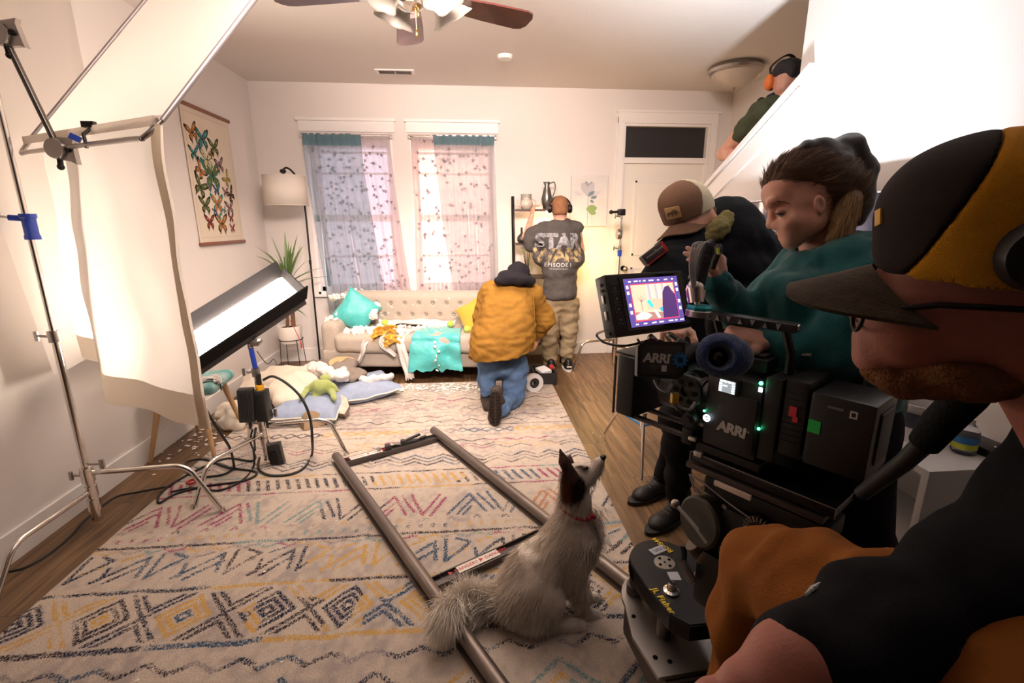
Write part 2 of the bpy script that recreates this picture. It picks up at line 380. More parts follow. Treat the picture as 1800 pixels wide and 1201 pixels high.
# ================================================================== THE ROOM
XL, XR, YB, H = -2.026, 2.76, 5.154, 2.74
XS = 1.8            # face of the stair wall
YN = -2.2           # behind the camera
M_wall = mat('wall_paint', (.74, .69, .66), .7, bump=(420, .05))
M_ceil = mat('ceiling_paint', (.76, .70, .665), .85, bump=(120, .35, 6))
M_trim = mat('trim_paint', (.82, .79, .77), .4)
def plank_floor():
    m = bpy.data.materials.new('plank_floor'); m.use_nodes = True; nt = m.node_tree; N = nt.nodes.new; L = nt.links.new; b = nt.nodes['Principled BSDF']
    tc = N('ShaderNodeTexCoord'); mp = N('ShaderNodeMapping'); mp.inputs['Rotation'].default_value = (0, 0, PI/2); L(tc.outputs['Object'], mp.inputs['Vector'])
    br = N('ShaderNodeTexBrick'); br.inputs['Scale'].default_value = 1; br.inputs['Brick Width'].default_value = 1.22; br.inputs['Row Height'].default_value = .18
    br.inputs['Mortar Size'].default_value = .0018; br.inputs['Mortar Smooth'].default_value = .2; br.inputs['Color1'].default_value = (0, 0, 0, 1); br.inputs['Color2'].default_value = (1, 1, 1, 1); br.inputs['Mortar'].default_value = (.5, .5, .5, 1); br.offset = .37
    L(mp.outputs[0], br.inputs['Vector'])
    st = N('ShaderNodeMapping'); st.inputs['Scale'].default_value = (1, 14, 1); L(mp.outputs[0], st.inputs['Vector'])
    off = N('ShaderNodeVectorMath'); off.operation = 'MULTIPLY_ADD'; L(br.outputs['Color'], off.inputs[0]); off.inputs[1].default_value = (9, 17, 5); L(st.outputs[0], off.inputs[2])
    n = N('ShaderNodeTexNoise'); n.inputs['Scale'].default_value = 2.2; n.inputs['Detail'].default_value = 8; n.inputs['Distortion'].default_value = .8; L(off.outputs[0], n.inputs['Vector'])
    r = N('ShaderNodeValToRGB'); e = r.color_ramp.elements; e[0].position = .28; e[0].color = (.055, .029, .014, 1); e[1].position = .72; e[1].color = (.23, .135, .064, 1); q = r.color_ramp.elements.new(.5); q.color = (.14, .078, .036, 1)
    L(n.outputs['Fac'], r.inputs['Fac'])
    hs = N('ShaderNodeHueSaturation'); ml = N('ShaderNodeMath'); ml.operation = 'MULTIPLY_ADD'; ml.inputs[1].default_value = .5; ml.inputs[2].default_value = .78; L(br.outputs['Color'], ml.inputs[0]); L(ml.outputs[0], hs.inputs['Value']); L(r.outputs['Color'], hs.inputs['Color'])
    mx = N('ShaderNodeMix'); mx.data_type = 'RGBA'; L(br.outputs['Fac'], mx.inputs['Factor']); L(hs.outputs['Color'], mx.inputs['A']); mx.inputs['B'].default_value = (.035, .02, .012, 1)
    L(mx.outputs['Result'], b.inputs['Base Color']); b.inputs['Roughness'].default_value = .42
    bp = N('ShaderNodeBump'); bp.inputs['Strength'].default_value = .25; bp.inputs['Distance'].default_value = .002; L(n.outputs['Fac'], bp.inputs['Height']); L(bp.outputs[0], b.inputs['Normal'])
    return m
MB().box(((XL+XR)/2+.3, (YB+YN)/2, -.05), (XR-XL+1.2, YB-YN+.4, .1)).build('floor', plank_floor(), kind='structure', smooth=False)
MB().box(((XL+XR)/2+.3, (YB+YN)/2, H+.05), (XR-XL+1.2, YB-YN+.4, .1)).build('ceiling', M_ceil, kind='structure', smooth=False)
MB().box((XL-.06, (YB+YN)/2, H/2), (.12, YB-YN+.3, H)).build('wall_left', M_wall, kind='structure', smooth=False)
MB().box((XR+.06, (YB+YN)/2, H/2), (.12, YB-YN+.3, H)).build('wall_right', M_wall, kind='structure', smooth=False)
def holed_wall(x0, x1, z0, z1, holes, y, th):
    xs = sorted({x0, x1, *[h[0] for h in holes], *[h[1] for h in holes]}); zs = sorted({z0, z1, *[h[2] for h in holes], *[h[3] for h in holes]}); b = MB()
    for i in range(len(xs)-1):
        for j in range(len(zs)-1):
            cx, cz = (xs[i]+xs[i+1])/2, (zs[j]+zs[j+1])/2
            if any(h[0] < cx < h[1] and h[2] < cz < h[3] for h in holes): continue
            b.box((cx, y+th/2, cz), (xs[i+1]-xs[i], th, zs[j+1]-zs[j]))
    return b
W1 = (-1.565, -.72, .72, 2.28); W2 = (-.545, .30, .72, 2.28); DR = (1.625, 2.54, 0, 2.425)
holed_wall(XL-.1, XR+.1, 0, H, [W1, W2, DR], YB, .16).build('wall_back', M_wall, kind='structure', smooth=False)
# baseboards
def base(name, b): b.build(name, M_trim, kind='structure', smooth=False)
base('baseboard_left', MB().box((XL+.007, (YB+YN)/2, .067), (.014, YB-YN, .134)))
base('baseboard_back', MB().box(((XL+1.53)/2, YB-.007, .067), (1.53-XL, .014, .134)))
# windows: sashes, jambs, sill, header shelf, raised blinds
M_glass = mat('window_glass', (.9, .93, 1), .05, trans=1., ior=1.02, alpha=.35)
M_win = mat('window_vinyl', (.85, .83, .82), .35)
M_blind = mat('blind_slat', (.80, .76, .73), .5, back=.3)
for k, W in enumerate((W1, W2)):
    x0, x1, z0, z1 = W
    e = bpy.data.objects.new('window_%d' % (k+1), None); COL.objects.link(e); e.location = ((x0+x1)/2, YB, z0); e['kind'] = 'structure'
    b = MB(); cx = (x0+x1)/2
    for x in (x0+.012, x1-.012): b.box((x, YB+.08, (z0+z1)/2), (.024, .16, z1-z0))
    for z in (z0+.012, z1-.012): b.box((cx, YB+.08, z), (x1-x0, .16, .024))
    b.build('window_jamb', M_win, e, smooth=False)
    b = MB()
    for (a0, a1, yy) in ((z0+.024, 1.50, .085), (1.48, z1-.024, .115)):
        for x in (x0+.045, x1-.045): b.box((x, YB+yy, (a0+a1)/2), (.045, .03, a1-a0))
        for z in (a0+.022, a1-.022): b.box((cx, YB+yy, z), (x1-x0-.05, .03, .046))
    b.box((cx, YB+.115, 1.93), (x1-x0-.1, .02, .022)).box((cx, YB+.085, 1.10), (x1-x0-.1, .02, .022))
    b.build('window_sash', M_win, e, smooth=False)
    MB().box((cx, YB+.10, (z0+z1)/2), (x1-x0-.06, .004, z1-z0-.06)).build('glass_pane', M_glass, e, smooth=False)
    MB().box((cx, YB-.012, z1+.075), (x1-x0+.06, .024, .10)).box((cx, YB-.02, z1+.135), (x1-x0+.10, .05, .03), bev=.004).build('window_header', M_trim, e, smooth=False)
    MB().box((cx, YB-.02, z0-.012), (x1-x0+.06, .06, .024)).build('window_sill', M_trim, e, smooth=False)
    b = MB()
    for i in range(7): b.box((cx, YB+.045, z1-.04-i*.014), (x1-x0-.07, .045, .003))
    b.box((cx, YB+.045, z1-.16), (x1-x0-.07, .045, .018)); b.build('raised_blind', M_blind, e, smooth=False)
# front door with transom
M_door = mat('door_paint', (.80, .76, .71), .45)
e = bpy.data.objects.new('door_1', None); COL.objects.link(e); e.location = (2.08, YB, 0); e['kind'] = 'structure'
b = MB(); b.box((2.082, YB+.05, 1.02), (.90, .04, 2.04))
for (z0, z1) in ((.25, .95), (1.10, 1.86)):
    b.box((2.082, YB+.027, (z0+z1)/2), (.585, .012, z1-z0)).box((2.082, YB+.024, (z0+z1)/2), (.52, .012, z1-z0-.07))
    for x in (1.79, 2.375): b.box((x, YB+.024, (z0+z1)/2), (.02, .016, z1-z0+.02))
    for z in (z0, z1): b.box((2.082, YB+.024, z), (.605, .016, .02))
b.build('door_panel', M_door, e, smooth=False)
b = MB()
b.box((1.592, YB-.01, 1.24), (.07, .024, 2.48)).box((2.578, YB-.01, 1.24), (.07, .024, 2.48)).box((2.085, YB-.01, 2.475), (1.056, .026, .10)).box((2.085, YB-.016, 2.535), (1.10, .045, .022))
b.box((2.082, YB+.03, 2.068), (.915, .07, .055)).box((1.635, YB+.06, 1.2), (.022, .12, 2.4)).box((2.530, YB+.06, 1.2), (.022, .12, 2.4)).box((2.08, YB+.06, 2.415), (.915, .12, .03))
b.build('door_trim', M_trim, e, smooth=False)
MB().box((2.08, YB+.06, 2.25), (.88, .006, .33)).build('transom_glass', mat('night_glass', (.018, .016, .018), .45), e, smooth=False)
M_brass = mat('aged_nickel', (.45, .40, .36), .35, 1.)
MB().box((2.53, YB-.006, 1.72), (.02, .02, .09)).box((2.53, YB-.006, .35), (.02, .02, .09)).build('hinge', M_brass, e)
MB().ball((1.70, YB-.05, .95), .028).cyl((1.70, YB, .95), (1.70, YB-.04, .95), .012).lathe([(0, 0), (.03, 0), (.03, .01)], (1.70, YB+.03, .95), (0, -1, 0)).build('door_knob', M_brass, e)
# outside the windows: a night wall so the panes do not look into nothing
MB().box((-.3, 7.2, 1.4), (8, .1, 4.4)).build('wall_outside', mat('night_wall', (.16, .15, .17), .9), kind='structure', smooth=False)
# stairs: full-height wall near the camera, sloping knee wall with cap beyond it
YE = 2.69          # where the full wall ends
zc = lambda y: 2.180-(y-2.681)*.5018     # top of the cap along the stair
b = MB(); b.box((XS+.055, (YE+YN)/2, H/2), (.11, YE-YN, H))
b.prism([(YE, 0), (3.9, 0), (3.9, zc(3.9)-.03), (YE, zc(YE)-.03)], XS, XS+.11, frame((0, 0, 0), (0, 1, 0), (0, 0, 1)))
b.build('wall_stairs', M_wall, kind='structure', smooth=False)
F = frame((0, 0, 0), (0, 1, 0), (0, 0, 1))
b = MB(); b.prism([(2.60, zc(2.60)-.03), (2.58, zc(2.60)+.012), (2.66, zc(2.66)+.002), (3.93, zc(3.93)), (3.93, zc(3.93)-.035)], XS-.03, XS+.14, F)
b.prism([(YE-.02, zc(YE)-.035), (3.91, zc(3.91)-.035), (3.91, zc(3.91)-.16), (YE-.02, zc(YE)-.16)], XS-.014, XS, F)
b.box((XS+.05, 3.905, .75), (.13, .03, 1.5))
b.build('trim_1', M_trim, kind='structure', smooth=False)
b = MB()
for i in range(9): b.box(((XS+XR)/2+.055, 3.9-.27*i-.135, (i+1)*.175/2+.35), (XR-XS-.115, .27, (i+1)*.175+.7))
b.build('trim_2', mat('stair_carpet', (.42, .37, .33), .95, bump=(300, .6)), kind='structure', smooth=False)

# ================================================================== RUG
def make_rug():
    x0, x1, y0, y1 = -1.713, .718, 1.06, 4.24; res = .006
    nx, ny = int((x1-x0)/res)+1, int((y1-y0)/res)+1
    X, Y = np.meshgrid(np.linspace(x0, x1, nx), np.linspace(y0, y1, ny)); rng = np.random.default_rng(4)
    def sm(n, k):
        a = rng.random((k, k)); gx = (X-x0)/(x1-x0)*(k-1.001); gy = (Y-y0)/(y1-y0)*(k-1.001); ix, iy = gx.astype(int), gy.astype(int); fx, fy = gx-ix, gy-iy
        fx = fx*fx*(3-2*fx); fy = fy*fy*(3-2*fy); ix1, iy1 = np.minimum(ix+1, k-1), np.minimum(iy+1, k-1)
        return (a[iy, ix]*(1-fx)+a[iy, ix1]*fx)*(1-fy)+(a[iy1, ix]*(1-fx)+a[iy1, ix1]*fx)*fy
    n1, n2, n3 = sm(0, 14), sm(0, 40), sm(0, 120)
    Yw = Y+(n2-.5)*.012; Xw = X+(n1-.5)*.02
    mask = np.zeros_like(X); ink = np.zeros(X.shape+(3,))
    pal = dict(n=(.012, .022, .055), b=(.03, .085, .16), k=(.03, .022, .035), o=(.62, .36, .08), r=(.50, .17, .05), m=(.33, .03, .12), t=(.16, .30, .32), g=(.28, .24, .25), p=(.10, .03, .09))
    def pick(seq, seed, sp=.22):
        s = (X-x0)/sp+seed+(n1-.5)*1.2; i = np.floor(s).astype(int) % len(seq); return np.array([pal[c] for c in seq])[i]
    def lay(d, w, seq, seed=0., sp=.22, lo=None, hi=None, a=1., soft=.006):
        nonlocal mask, ink
        m = np.clip(1-(d-w*1.3)/soft, 0, 1)*a
        if lo is not None: m = m*((Yw > lo) & (Yw < hi))
        up = m > mask; ink[up] = pick(seq, seed, sp)[up]; mask = np.maximum(mask, m)
    tri = lambda s: np.abs(2*(s-np.floor(s))-1)
    line = lambda y, seq, seed, w=.0045, a=.95: lay(np.abs(Yw-y), w, seq, seed, .34, a=a)
    def zig(yc, amp, per, ph, w, seq, seed, n=1, gap=.02, a=1., sp=.22):
        s = 2*amp*2/per; c = 1/math.sqrt(1+s*s)
        for i in range(n): lay(np.abs(Yw-(yc+i*gap)-amp*(2*tri(Xw/per+ph)-1))*c, w, seq, seed+i*.6, sp, a=a)
    # a: below the first line, big loose chevrons
    zig(1.17, .065, .30, .1, .006, 'bnot', .3, 2, .055, sp=.3, a=.9); zig(1.36, .02, .15, .3, .006, 'bkgn', 1.3, 1, a=.85, sp=.15)
    line(1.452, 'knboo', 0.1, .008)
    # b: nested diamonds and crosses
    yc = 1.592; per = .30; Xs = Xw-(Yw-1.59)*.08; u = (Xs/per+.15)-np.floor(Xs/per+.15)-.5; dd = np.abs(u*per)*1.0+np.abs(Yw-yc)
    for r_, q in ((.025, 'k'), (.06, 'n'), (.095, 'n')): lay(np.abs(dd-r_)*.8, .0062, 'nkonokn' if q == 'n' else 'nob', .6, .4, 1.475, 1.71)
    u2 = (Xs/per+.65)-np.floor(Xs/per+.65)-.5
    for r_ in (.018, .055): lay(np.abs(np.abs(u2*per)-np.abs(Yw-yc)+r_-.018)*.72, .0055, 'onkobn', .3, .4, 1.475, 1.71, a=.95)
    line(1.732, 'nnooko', .4, .0055); line(1.745, 'goto', 1.4, .002, .6)
    # c: thick slanted zigzag strokes, doubled
    def poly(per, ph, y_c, segs, w, seq, seed, sp, a=.97):
        fr = (Xw/per+ph-np.floor(Xw/per+ph))*per
        for k in (-1, 0, 1):
            for (ax, ay, bx, by) in segs:
                px_, py_ = fr-ax-k*per, Yw-y_c-ay; dx, dy = bx-ax, by-ay; t = np.clip((px_*dx+py_*dy)/(dx*dx+dy*dy), 0, 1)
                lay(np.hypot(px_-t*dx, py_-t*dy), w, seq, seed, sp, a=a)
    poly(.31, .1, 1.875, [(0, -.075, .15, .07), (.15, .07, .165, -.05), (.055, -.08, .165, .02), (.20, .085, .205, -.065), (.205, -.065, .30, .045), (.02, .01, .025, -.06), (.25, .085, .31, .06)], .0055, 'nbknobnkt', .3, .31)
    poly(.31, .1, 1.875, [(.10, .085, .04, .055), (.235, -.02, .295, .02)], .0045, 'ogbo', .3, .4)
    zig(1.985, .012, .10, 0, .005, 'ogtm', .2, 1, a=.8, sp=.12)
    line(2.015, 'kktnk', 0.3, .0055)
    # d: magenta and blue strokes
    lay(np.abs(((X/.06) % 1)-.5)*.06, .006, 'mogtno', .1, .33, 2.05, 2.085, a=.8)
    poly(.40, .35, 2.25, [(0, -.09, .11, .09), (.05, -.09, .135, .05), (.11, .09, .19, -.08), (.15, .09, .23, -.06), (.20, .10, .27, -.09), (.27, -.09, .35, .09), (.31, -.10, .38, .06), (.08, -.10, .12, -.03)], .0048, 'mmtnmbrn', .2, .33, .95)
    poly(.13, .2, 2.115, [(.02, 0, .035, .022), (.035, .022, .05, 0)], .004, 'gkmgo', .5, .3, .8)
    line(2.43, 'mgmkok', .2, .0045)
    # e: ladder of slanted dashes
    lay(np.abs((((Xw+Yw*.45)/.052) % 1)-.5)*.052*.9, .0062, 'mmknookb', .3, .27, 2.465, 2.575)
    line(2.61, 'mtoknk', .9, .0045)
    # f: fine zigzag rows
    zig(2.70, .03, .17, .2, .005, 'kgnb', .2, 3, .042, a=.9); zig(2.90, .022, .17, .2, .0045, 'okgmk', .7, 2, .035, a=.8); zig(3.0, .016, .15, .6, .0045, 'kmgom', 1.2, 1, a=.95, sp=.4)
    line(3.085, 'ogk', .2, .0028, .8)
    # g: chain of crosses
    t1 = tri(Xw/.085); lay(np.abs(np.abs(Yw-3.165)-.032*t1)*.8, .0045, 'knoogboo', .1, .34)
    line(3.255, 'kgk', .7, .004)
    zig(3.34, .024, .15, .1, .0042, 'kgk', .2, 1, a=.95); zig(3.43, .016, .15, .35, .0042, 'gkg', .8, 1, a=.85)
    line(3.50, 'kgo', .5, .003, .8)
    for o in (0, .5): lay(np.abs(np.abs(((Xw/.24+o) % 1)-.5)*.24*.5+np.abs(Yw-3.60)-.045), .004, 'okmgk', .2+o, .5, 3.53, 3.67, a=.85)
    line(3.69, 'mrkg', .3, .003, .8); zig(3.78, .03, .2, .4, .0045, 'kgkm', .6, 1); zig(3.86, .02, .2, .4, .004, 'gmk', .6, 1, a=.7); line(3.93, 'kg', .6, .003, .7)
    zig(4.02, .035, .26, .1, .005, 'kmgk', .1, 2, .05, a=.85); line(4.16, 'kg', .1, .003, .7)
    # wear
    mask = mask*np.clip(.78+.6*n2-.22*(n3 < .3)-.15*(n1 < .3), 0, 1)
    base_ = np.array((.60, .51, .43))*(1-.0)+0*ink; grey = np.array((.36, .31, .30)); f = np.clip((n1*.4+n2*.3+n3*.45-.50)*2.4, 0, 1)[..., None]; base_ = base_*(1-f*.75)+grey*f*.75
    me = bpy.data.meshes.new('area_rug'); n = nx*ny
    co = np.stack([X, Y, np.full_like(X, .011)+(n3-.5)*.002], -1); edge = (X < x0+.004) | (X > x1-.004) | (Y < y0+.004) | (Y > y1-.004); co[edge, 2] = .001
    co = co.reshape(-1, 3)-np.array((0, y0, 0)); I = np.arange(n).reshape(ny, nx); f = np.stack([I[:-1, :-1], I[:-1, 1:], I[1:, 1:], I[1:, :-1]], -1).reshape(-1, 4).astype(np.int32)
    me.vertices.add(n); me.vertices.foreach_set('co', co.ravel()); me.loops.add(f.size); me.loops.foreach_set('vertex_index', f.ravel()); me.polygons.add(len(f)); me.polygons.foreach_set('loop_start', np.arange(len(f), dtype=np.int32)*4)
    me.polygons.foreach_set('use_smooth', np.ones(len(f), bool)); me.update(calc_edges=True)
    for nm, arr in (('wool', base_), ('dye', ink)):
        ca = me.color_attributes.new(nm, 'FLOAT_COLOR', 'POINT'); c = np.ones((n, 4)); c[:, :3] = arr.reshape(-1, 3)
        if nm == 'dye': c[:, 3] = mask.ravel()
        ca.data.foreach_set('color', c.ravel())
    m = bpy.data.materials.new('woven_rug'); m.use_nodes = True; nt = m.node_tree; N = nt.nodes.new; L = nt.links.new; b = nt.nodes['Principled BSDF']
    a = N('ShaderNodeVertexColor'); a.layer_name = 'wool'; d = N('ShaderNodeVertexColor'); d.layer_name = 'dye'; tc = N('ShaderNodeTexCoord')
    n_ = N('ShaderNodeTexNoise'); n_.inputs['Scale'].default_value = 190; n_.inputs['Detail'].default_value = 2; mp = N('ShaderNodeMapping'); mp.inputs['Scale'].default_value = (1, .55, 1); L(tc.outputs['Object'], mp.inputs[0]); L(mp.outputs[0], n_.inputs['Vector'])
    k = N('ShaderNodeMath'); k.operation = 'MULTIPLY_ADD'; L(n_.outputs['Fac'], k.inputs[0]); k.inputs[1].default_value = -2.6; k.inputs[2].default_value = 1.0
    s_ = N('ShaderNodeMath'); s_.operation = 'ADD'; L(d.outputs['Alpha'], s_.inputs[0]); L(k.outputs[0], s_.inputs[1])
    r = N('ShaderNodeMapRange'); r.inputs['From Min'].default_value = .18; r.inputs['From Max'].default_value = .75; L(s_.outputs[0], r.inputs['Value'])
    mm = N('ShaderNodeMath'); mm.operation = 'MULTIPLY'; L(r.outputs[0], mm.inputs[0]); r2 = N('ShaderNodeMapRange'); r2.inputs['From Min'].default_value = .05; r2.inputs['From Max'].default_value = .35; L(d.outputs['Alpha'], r2.inputs['Value']); L(r2.outputs[0], mm.inputs[1])
    mx = N('ShaderNodeMix'); mx.data_type = 'RGBA'; L(mm.outputs[0], mx.inputs['Factor']); L(a.outputs['Color'], mx.inputs['A']); L(d.outputs['Color'], mx.inputs['B'])
    n2_ = N('ShaderNodeTexNoise'); n2_.inputs['Scale'].default_value = 260; L(tc.outputs['Object'], n2_.inputs['Vector']); m2 = N('ShaderNodeMix'); m2.data_type = 'RGBA'; m2.blend_type = 'MULTIPLY'; m2.inputs['Factor'].default_value = .55; L(mx.outputs['Result'], m2.inputs['A']); L(n2_.outputs['Fac'], m2.inputs['B'])
    hs = N('ShaderNodeHueSaturation'); hs.inputs['Value'].default_value = 1.22; L(m2.outputs['Result'], hs.inputs['Color'])
    L(hs.outputs['Color'], b.inputs['Base Color']); b.inputs['Roughness'].default_value = .95; b.inputs['Specular IOR Level'].default_value = .1
    bp = N('ShaderNodeBump'); bp.inputs['Strength'].default_value = .7; bp.inputs['Distance'].default_value = .006; L(n_.outputs['Fac'], bp.inputs['Height']); L(bp.outputs[0], b.inputs['Normal'])
    me.materials.append(m); o = bpy.data.objects.new('area_rug', me); COL.objects.link(o); o.location = (0, y0, 0); o.rotation_euler = (0, 0, -.008)
    tag(o, 'large cream area rug with faded zigzag and diamond bands on the wooden floor', 'rug')
make_rug()
# ================================================================== FURNITURE ALONG THE BACK WALL
rnd = random.Random(7)
M_blk = mat('black_metal', (.015, .014, .014), .4, .5)
M_chrome = mat('chrome', (.78, .74, .70), .16, 1.)
M_steel = mat('brushed_steel', (.42, .39, .37), .35, 1.)
M_sofa = mat('beige_linen', (.50, .43, .36), .9, var=((.43, .37, .31), 60, .2), bump=(500, .35), sheen=.2)
M_teal = mat('teal_satin', (.045, .42, .43), .42, var=((.10, .52, .50), 9, .25), bump=(26, .5), sheen=.3)
M_stuff = mat('white_stuffing', (.86, .81, .74), .95, bump=(160, .8), sss=0)
M_white_cloth = mat('white_cloth', (.80, .75, .72), .85, bump=(60, .3), back=.2)
M_yellow = mat('mustard_fabric', (.62, .36, .05), .8, bump=(220, .4), sheen=.2)
M_wood = mat('pale_beech', (.52, .33, .17), .45, var=((.42, .25, .12), 14, .2))

# ---- sofa
SO = V((-1.385, 4.40, 0)); FS = Matrix.Translation(SO) @ Matrix.Rotation(R(-6.5), 4, 'Z'); SL = 1.86
fs = lambda x, y, z: FS @ V((x, y, z))
sofa = thing('sofa', fs(SL/2, .36, 0), 'low beige linen sofa with a button-tufted back under the two windows', 'sofa')
s = SDF(); rot = FS.to_3x3()
s.rbox(fs(SL/2, .38, .215), (SL/2-.03, .33, .062), .022, rot, .01)
sdf_obj('seat_base', s, .014, M_sofa, sofa)
s = SDF(); s.rbox(fs(SL/2, .60, .50), (SL/2-.10, .030, .20), .075, rot, .01)
for k in range(12):
    for j, z in enumerate((.545, .66)): s.ell(fs(.20+k*.14+(.07 if j else 0), .518, z), (.016, .020, .016), rot, .03, '-')
sdf_obj('sofa_back', s, .013, M_sofa, sofa)
for sx in (0, 1):
    x = .085 if sx == 0 else SL-.085
    s = SDF(); s.rbox(fs(x, .36, .33), (.022, .26, .17), .062, rot, .01); s.rbox(fs(x+(.02 if sx == 0 else -.02), .58, .46), (.03, .04, .20), .06, rot, .06); sdf_obj('sofa_arm', s, .014, M_sofa, sofa)
s = SDF(); s.rbox(fs(SL/2, .27, .365), (SL/2-.195, .245, .035), .05, rot, .01)
sdf_obj('seat_cushion', s, .014, M_sofa, sofa, wr=[(7, .012)])
b = MB()
for k in range(12):
    for j, z in enumerate((.545, .66)): b.ball(fs(.20+k*.14+(.07 if j else 0), .512, z), .010, 6)
b.build('tufting_buttons', M_sofa, sofa)
for x, y in ((.12, .08), (SL-.12, .08), (.12, .62), (SL-.12, .62)): MB().cyl(fs(x, y, .15), fs(x, y, 0), .022, .014).build('leg', M_wood, sofa)

# ---- torn things on the sofa
def pillow(name, c, u, w, hw, hh, th, mt, label, cat='pillow', res=.012, wr=((9, .02),), group=None, piping=None, cut=None):
    """cushion: corners pulled out, middle plump; u, w span its face"""
    u = V(u).normalized(); w = (V(w)-u*V(w).dot(u)).normalized(); n = u.cross(w); c = V(c)
    def fn(sgn):
        def f(a, b):
            x, y = a*2-1, b*2-1; e = (1-x**4)*(1-y**4); pin = 1-.10*(1-abs(x)**3)*(abs(y)**6)-.0
            px = x*(1-.09*(y*y)*(1-.0)) if False else x*(1-.07*(1-y*y)*abs(x)); py = y*(1-.07*(1-x*x)*abs(y))
            return c+u*px*hw+w*py*hh+n*sgn*(th*(max(e, 0)**.55)+.002)
        return f
    b = MB(); N_ = 30
    for sg in (1, -1):
        k = len(b.v); b.grid(fn(sg), N_, N_)
    b.v = [p+n*mnoise.noise(V((p.x*7, p.y*7, p.z*7+3)))*th*.35+u*mnoise.noise(p*9)*.008+w*mnoise.noise(p*9+V((5, 5, 5)))*.008 for p in b.v]
    o = b.build(name, mt, None, label=label, cat=cat, group=group)
    if piping:
        loop = [fn(1)(i/24, 0) for i in range(24)]+[fn(1)(1, i/24) for i in range(24)]+[fn(1)(1-i/24, 1) for i in range(24)]+[fn(1)(0, 1-i/24) for i in range(24)]
        loop = [p+n*mnoise.noise(V((p.x*7, p.y*7, p.z*7+3)))*th*.35-n*.003 for p in loop]
        MB().tube(loop, .006, 6, closed=True).build('piping', piping, o)
    return o
pillow('throw_pillow', fs(.26, .33, .605), (.80, .12, -.60), (.45, .28, .85), .175, .175, .075, M_teal, 'plump teal satin pillow leaning on the left arm of the sofa')
pillow('throw_pillow', (.10, 4.42, .60), (.75, -.1, .5), (-.25, .55, .75), .20, .19, .06, M_yellow, 'mustard yellow pillow torn open at the right of the sofa seat')
def fluff(name, pts, r, label, seed=0, mt=None, cat='stuffing', res=.009, floor=None, parent=None):
    s = SDF(); q = random.Random(seed)
    for p in pts: s.ell(p, (r*q.uniform(.7, 1.4), r*q.uniform(.7, 1.4), r*q.uniform(.5, .9)), (q.random()*3, q.random()*3, 0), r*.9)
    return sdf_obj(name, s, res*.8, mt or M_stuff, parent, wr=[(26, r*.7), (60, r*.45)], relax=1, label=label, cat=cat)
fluff('stuffing_clump', [fs(.06, .32, .74)+V((0, 0, 0)), fs(.10, .30, .76), fs(.02, .36, .735), fs(.14, .36, .75)], .032, 'white stuffing bursting from the top corner of the teal pillow', 3)
fluff('stuffing_clump', [fs(.40, .36, .63), fs(.43, .34, .60), fs(.45, .40, .66), fs(.42, .32, .56)], .032, 'white stuffing spilling from the right corner of the teal pillow', 4)
fluff('stuffing_clump', [fs(.07, .16, .585), fs(.10, .24, .59), fs(.05, .10, .565), fs(.12, .13, .57)], .026, 'flattened stuffing scrap on the left sofa arm', 5)
fluff('stuffing_clump', [fs(.24+i*.045, .10+.05*math.sin(i*2), .462) for i in range(8)]+[fs(.3+i*.05, .2, .465) for i in range(6)], .026, 'long row of white stuffing along the front of the seat cushion', 6)
fluff('stuffing_clump', [fs(.62+i*.05, .30+.04*math.sin(i), .46) for i in range(9)], .024, 'white stuffing heaped against the middle of the tufted back', 8)
fluff('stuffing_clump', [fs(.1+i*.07, .60, .784+.004*math.sin(i*3)) for i in range(3)], .014, 'stuffing tuft lying on the left end of the sofa back', 9)
def strip(name, path, width, mt, label=None, cat=None, seed=0, across=(1, 0, 0), amp=.02, taper=1., parent=None, nu=12, group=None, ragged=.0, side=None):
    """ribbon of cloth following a path, sagging and creased"""
    P = smooth_path(path, 7); k = len(P)
    def f(a, b):
        t = b*(k-1); i = min(int(t), k-2); p = P[i].lerp(P[i+1], t-i); tang = (P[i+1]-P[i]).normalized(); ac = V(across); ac = (ac-tang*ac.dot(tang)).normalized(); nrm = ac.cross(tang)
        w = (width(b) if callable(width) else width*(1+(taper-1)*b))*(a-.5)
        q = p+ac*w; rg = tang*ragged*mnoise.noise(V((a*9, seed, 0)))*max(0, b-.8)*5
        return q+nrm*amp*mnoise.noise(V((a*3.1+seed, b*5.3, seed*1.7)))*1.6+nrm*amp*.5*math.sin(a*11+seed+b*3)+rg
    b = MB(); b.grid(f, nu, k*2); return b.build(name, mt, parent, label=label, cat=cat, solid=.003, group=group)
strip('torn_cloth', [fs(.86, .28, .445), fs(.80, .10, .462), fs(.76, -.035, .40), fs(.79, -.05, .27), fs(.83, -.055, .12), fs(.84, -.06, .05)], .085, M_white_cloth, 'long ragged white strip of cloth hanging down the sofa front to the floor', 'cloth', 1, (1, 0, 0), .014, .95, ragged=.05)
strip('torn_cloth', [fs(.62, .20, .46), fs(.50, .06, .46), fs(.44, -.035, .38), fs(.42, -.045, .30), fs(.37, -.05, .20)], .065, M_white_cloth, 'short twisted white rag over the front edge of the seat', 'cloth', 2, (1, 0, 0), .014, .45, ragged=.04)
strip('torn_cloth', [fs(.66, .12, .475), fs(.62, -.02, .455), fs(.60, -.06, .38), fs(.68, -.06, .31), fs(.72, -.055, .27)], .05, M_white_cloth, 'looping white rag below the torn mustard foam', 'cloth', 5, (1, .3, 0), .012, .6)
strip('torn_cloth', [fs(.44, .40, .475), fs(.75, .42, .49), fs(1.02, .40, .475), fs(1.2, .40, .47)], .16, M_white_cloth, 'crumpled white sheet along the back of the seat cushion', 'cloth', 3, (0, 1, .2), .024, 1, nu=16)
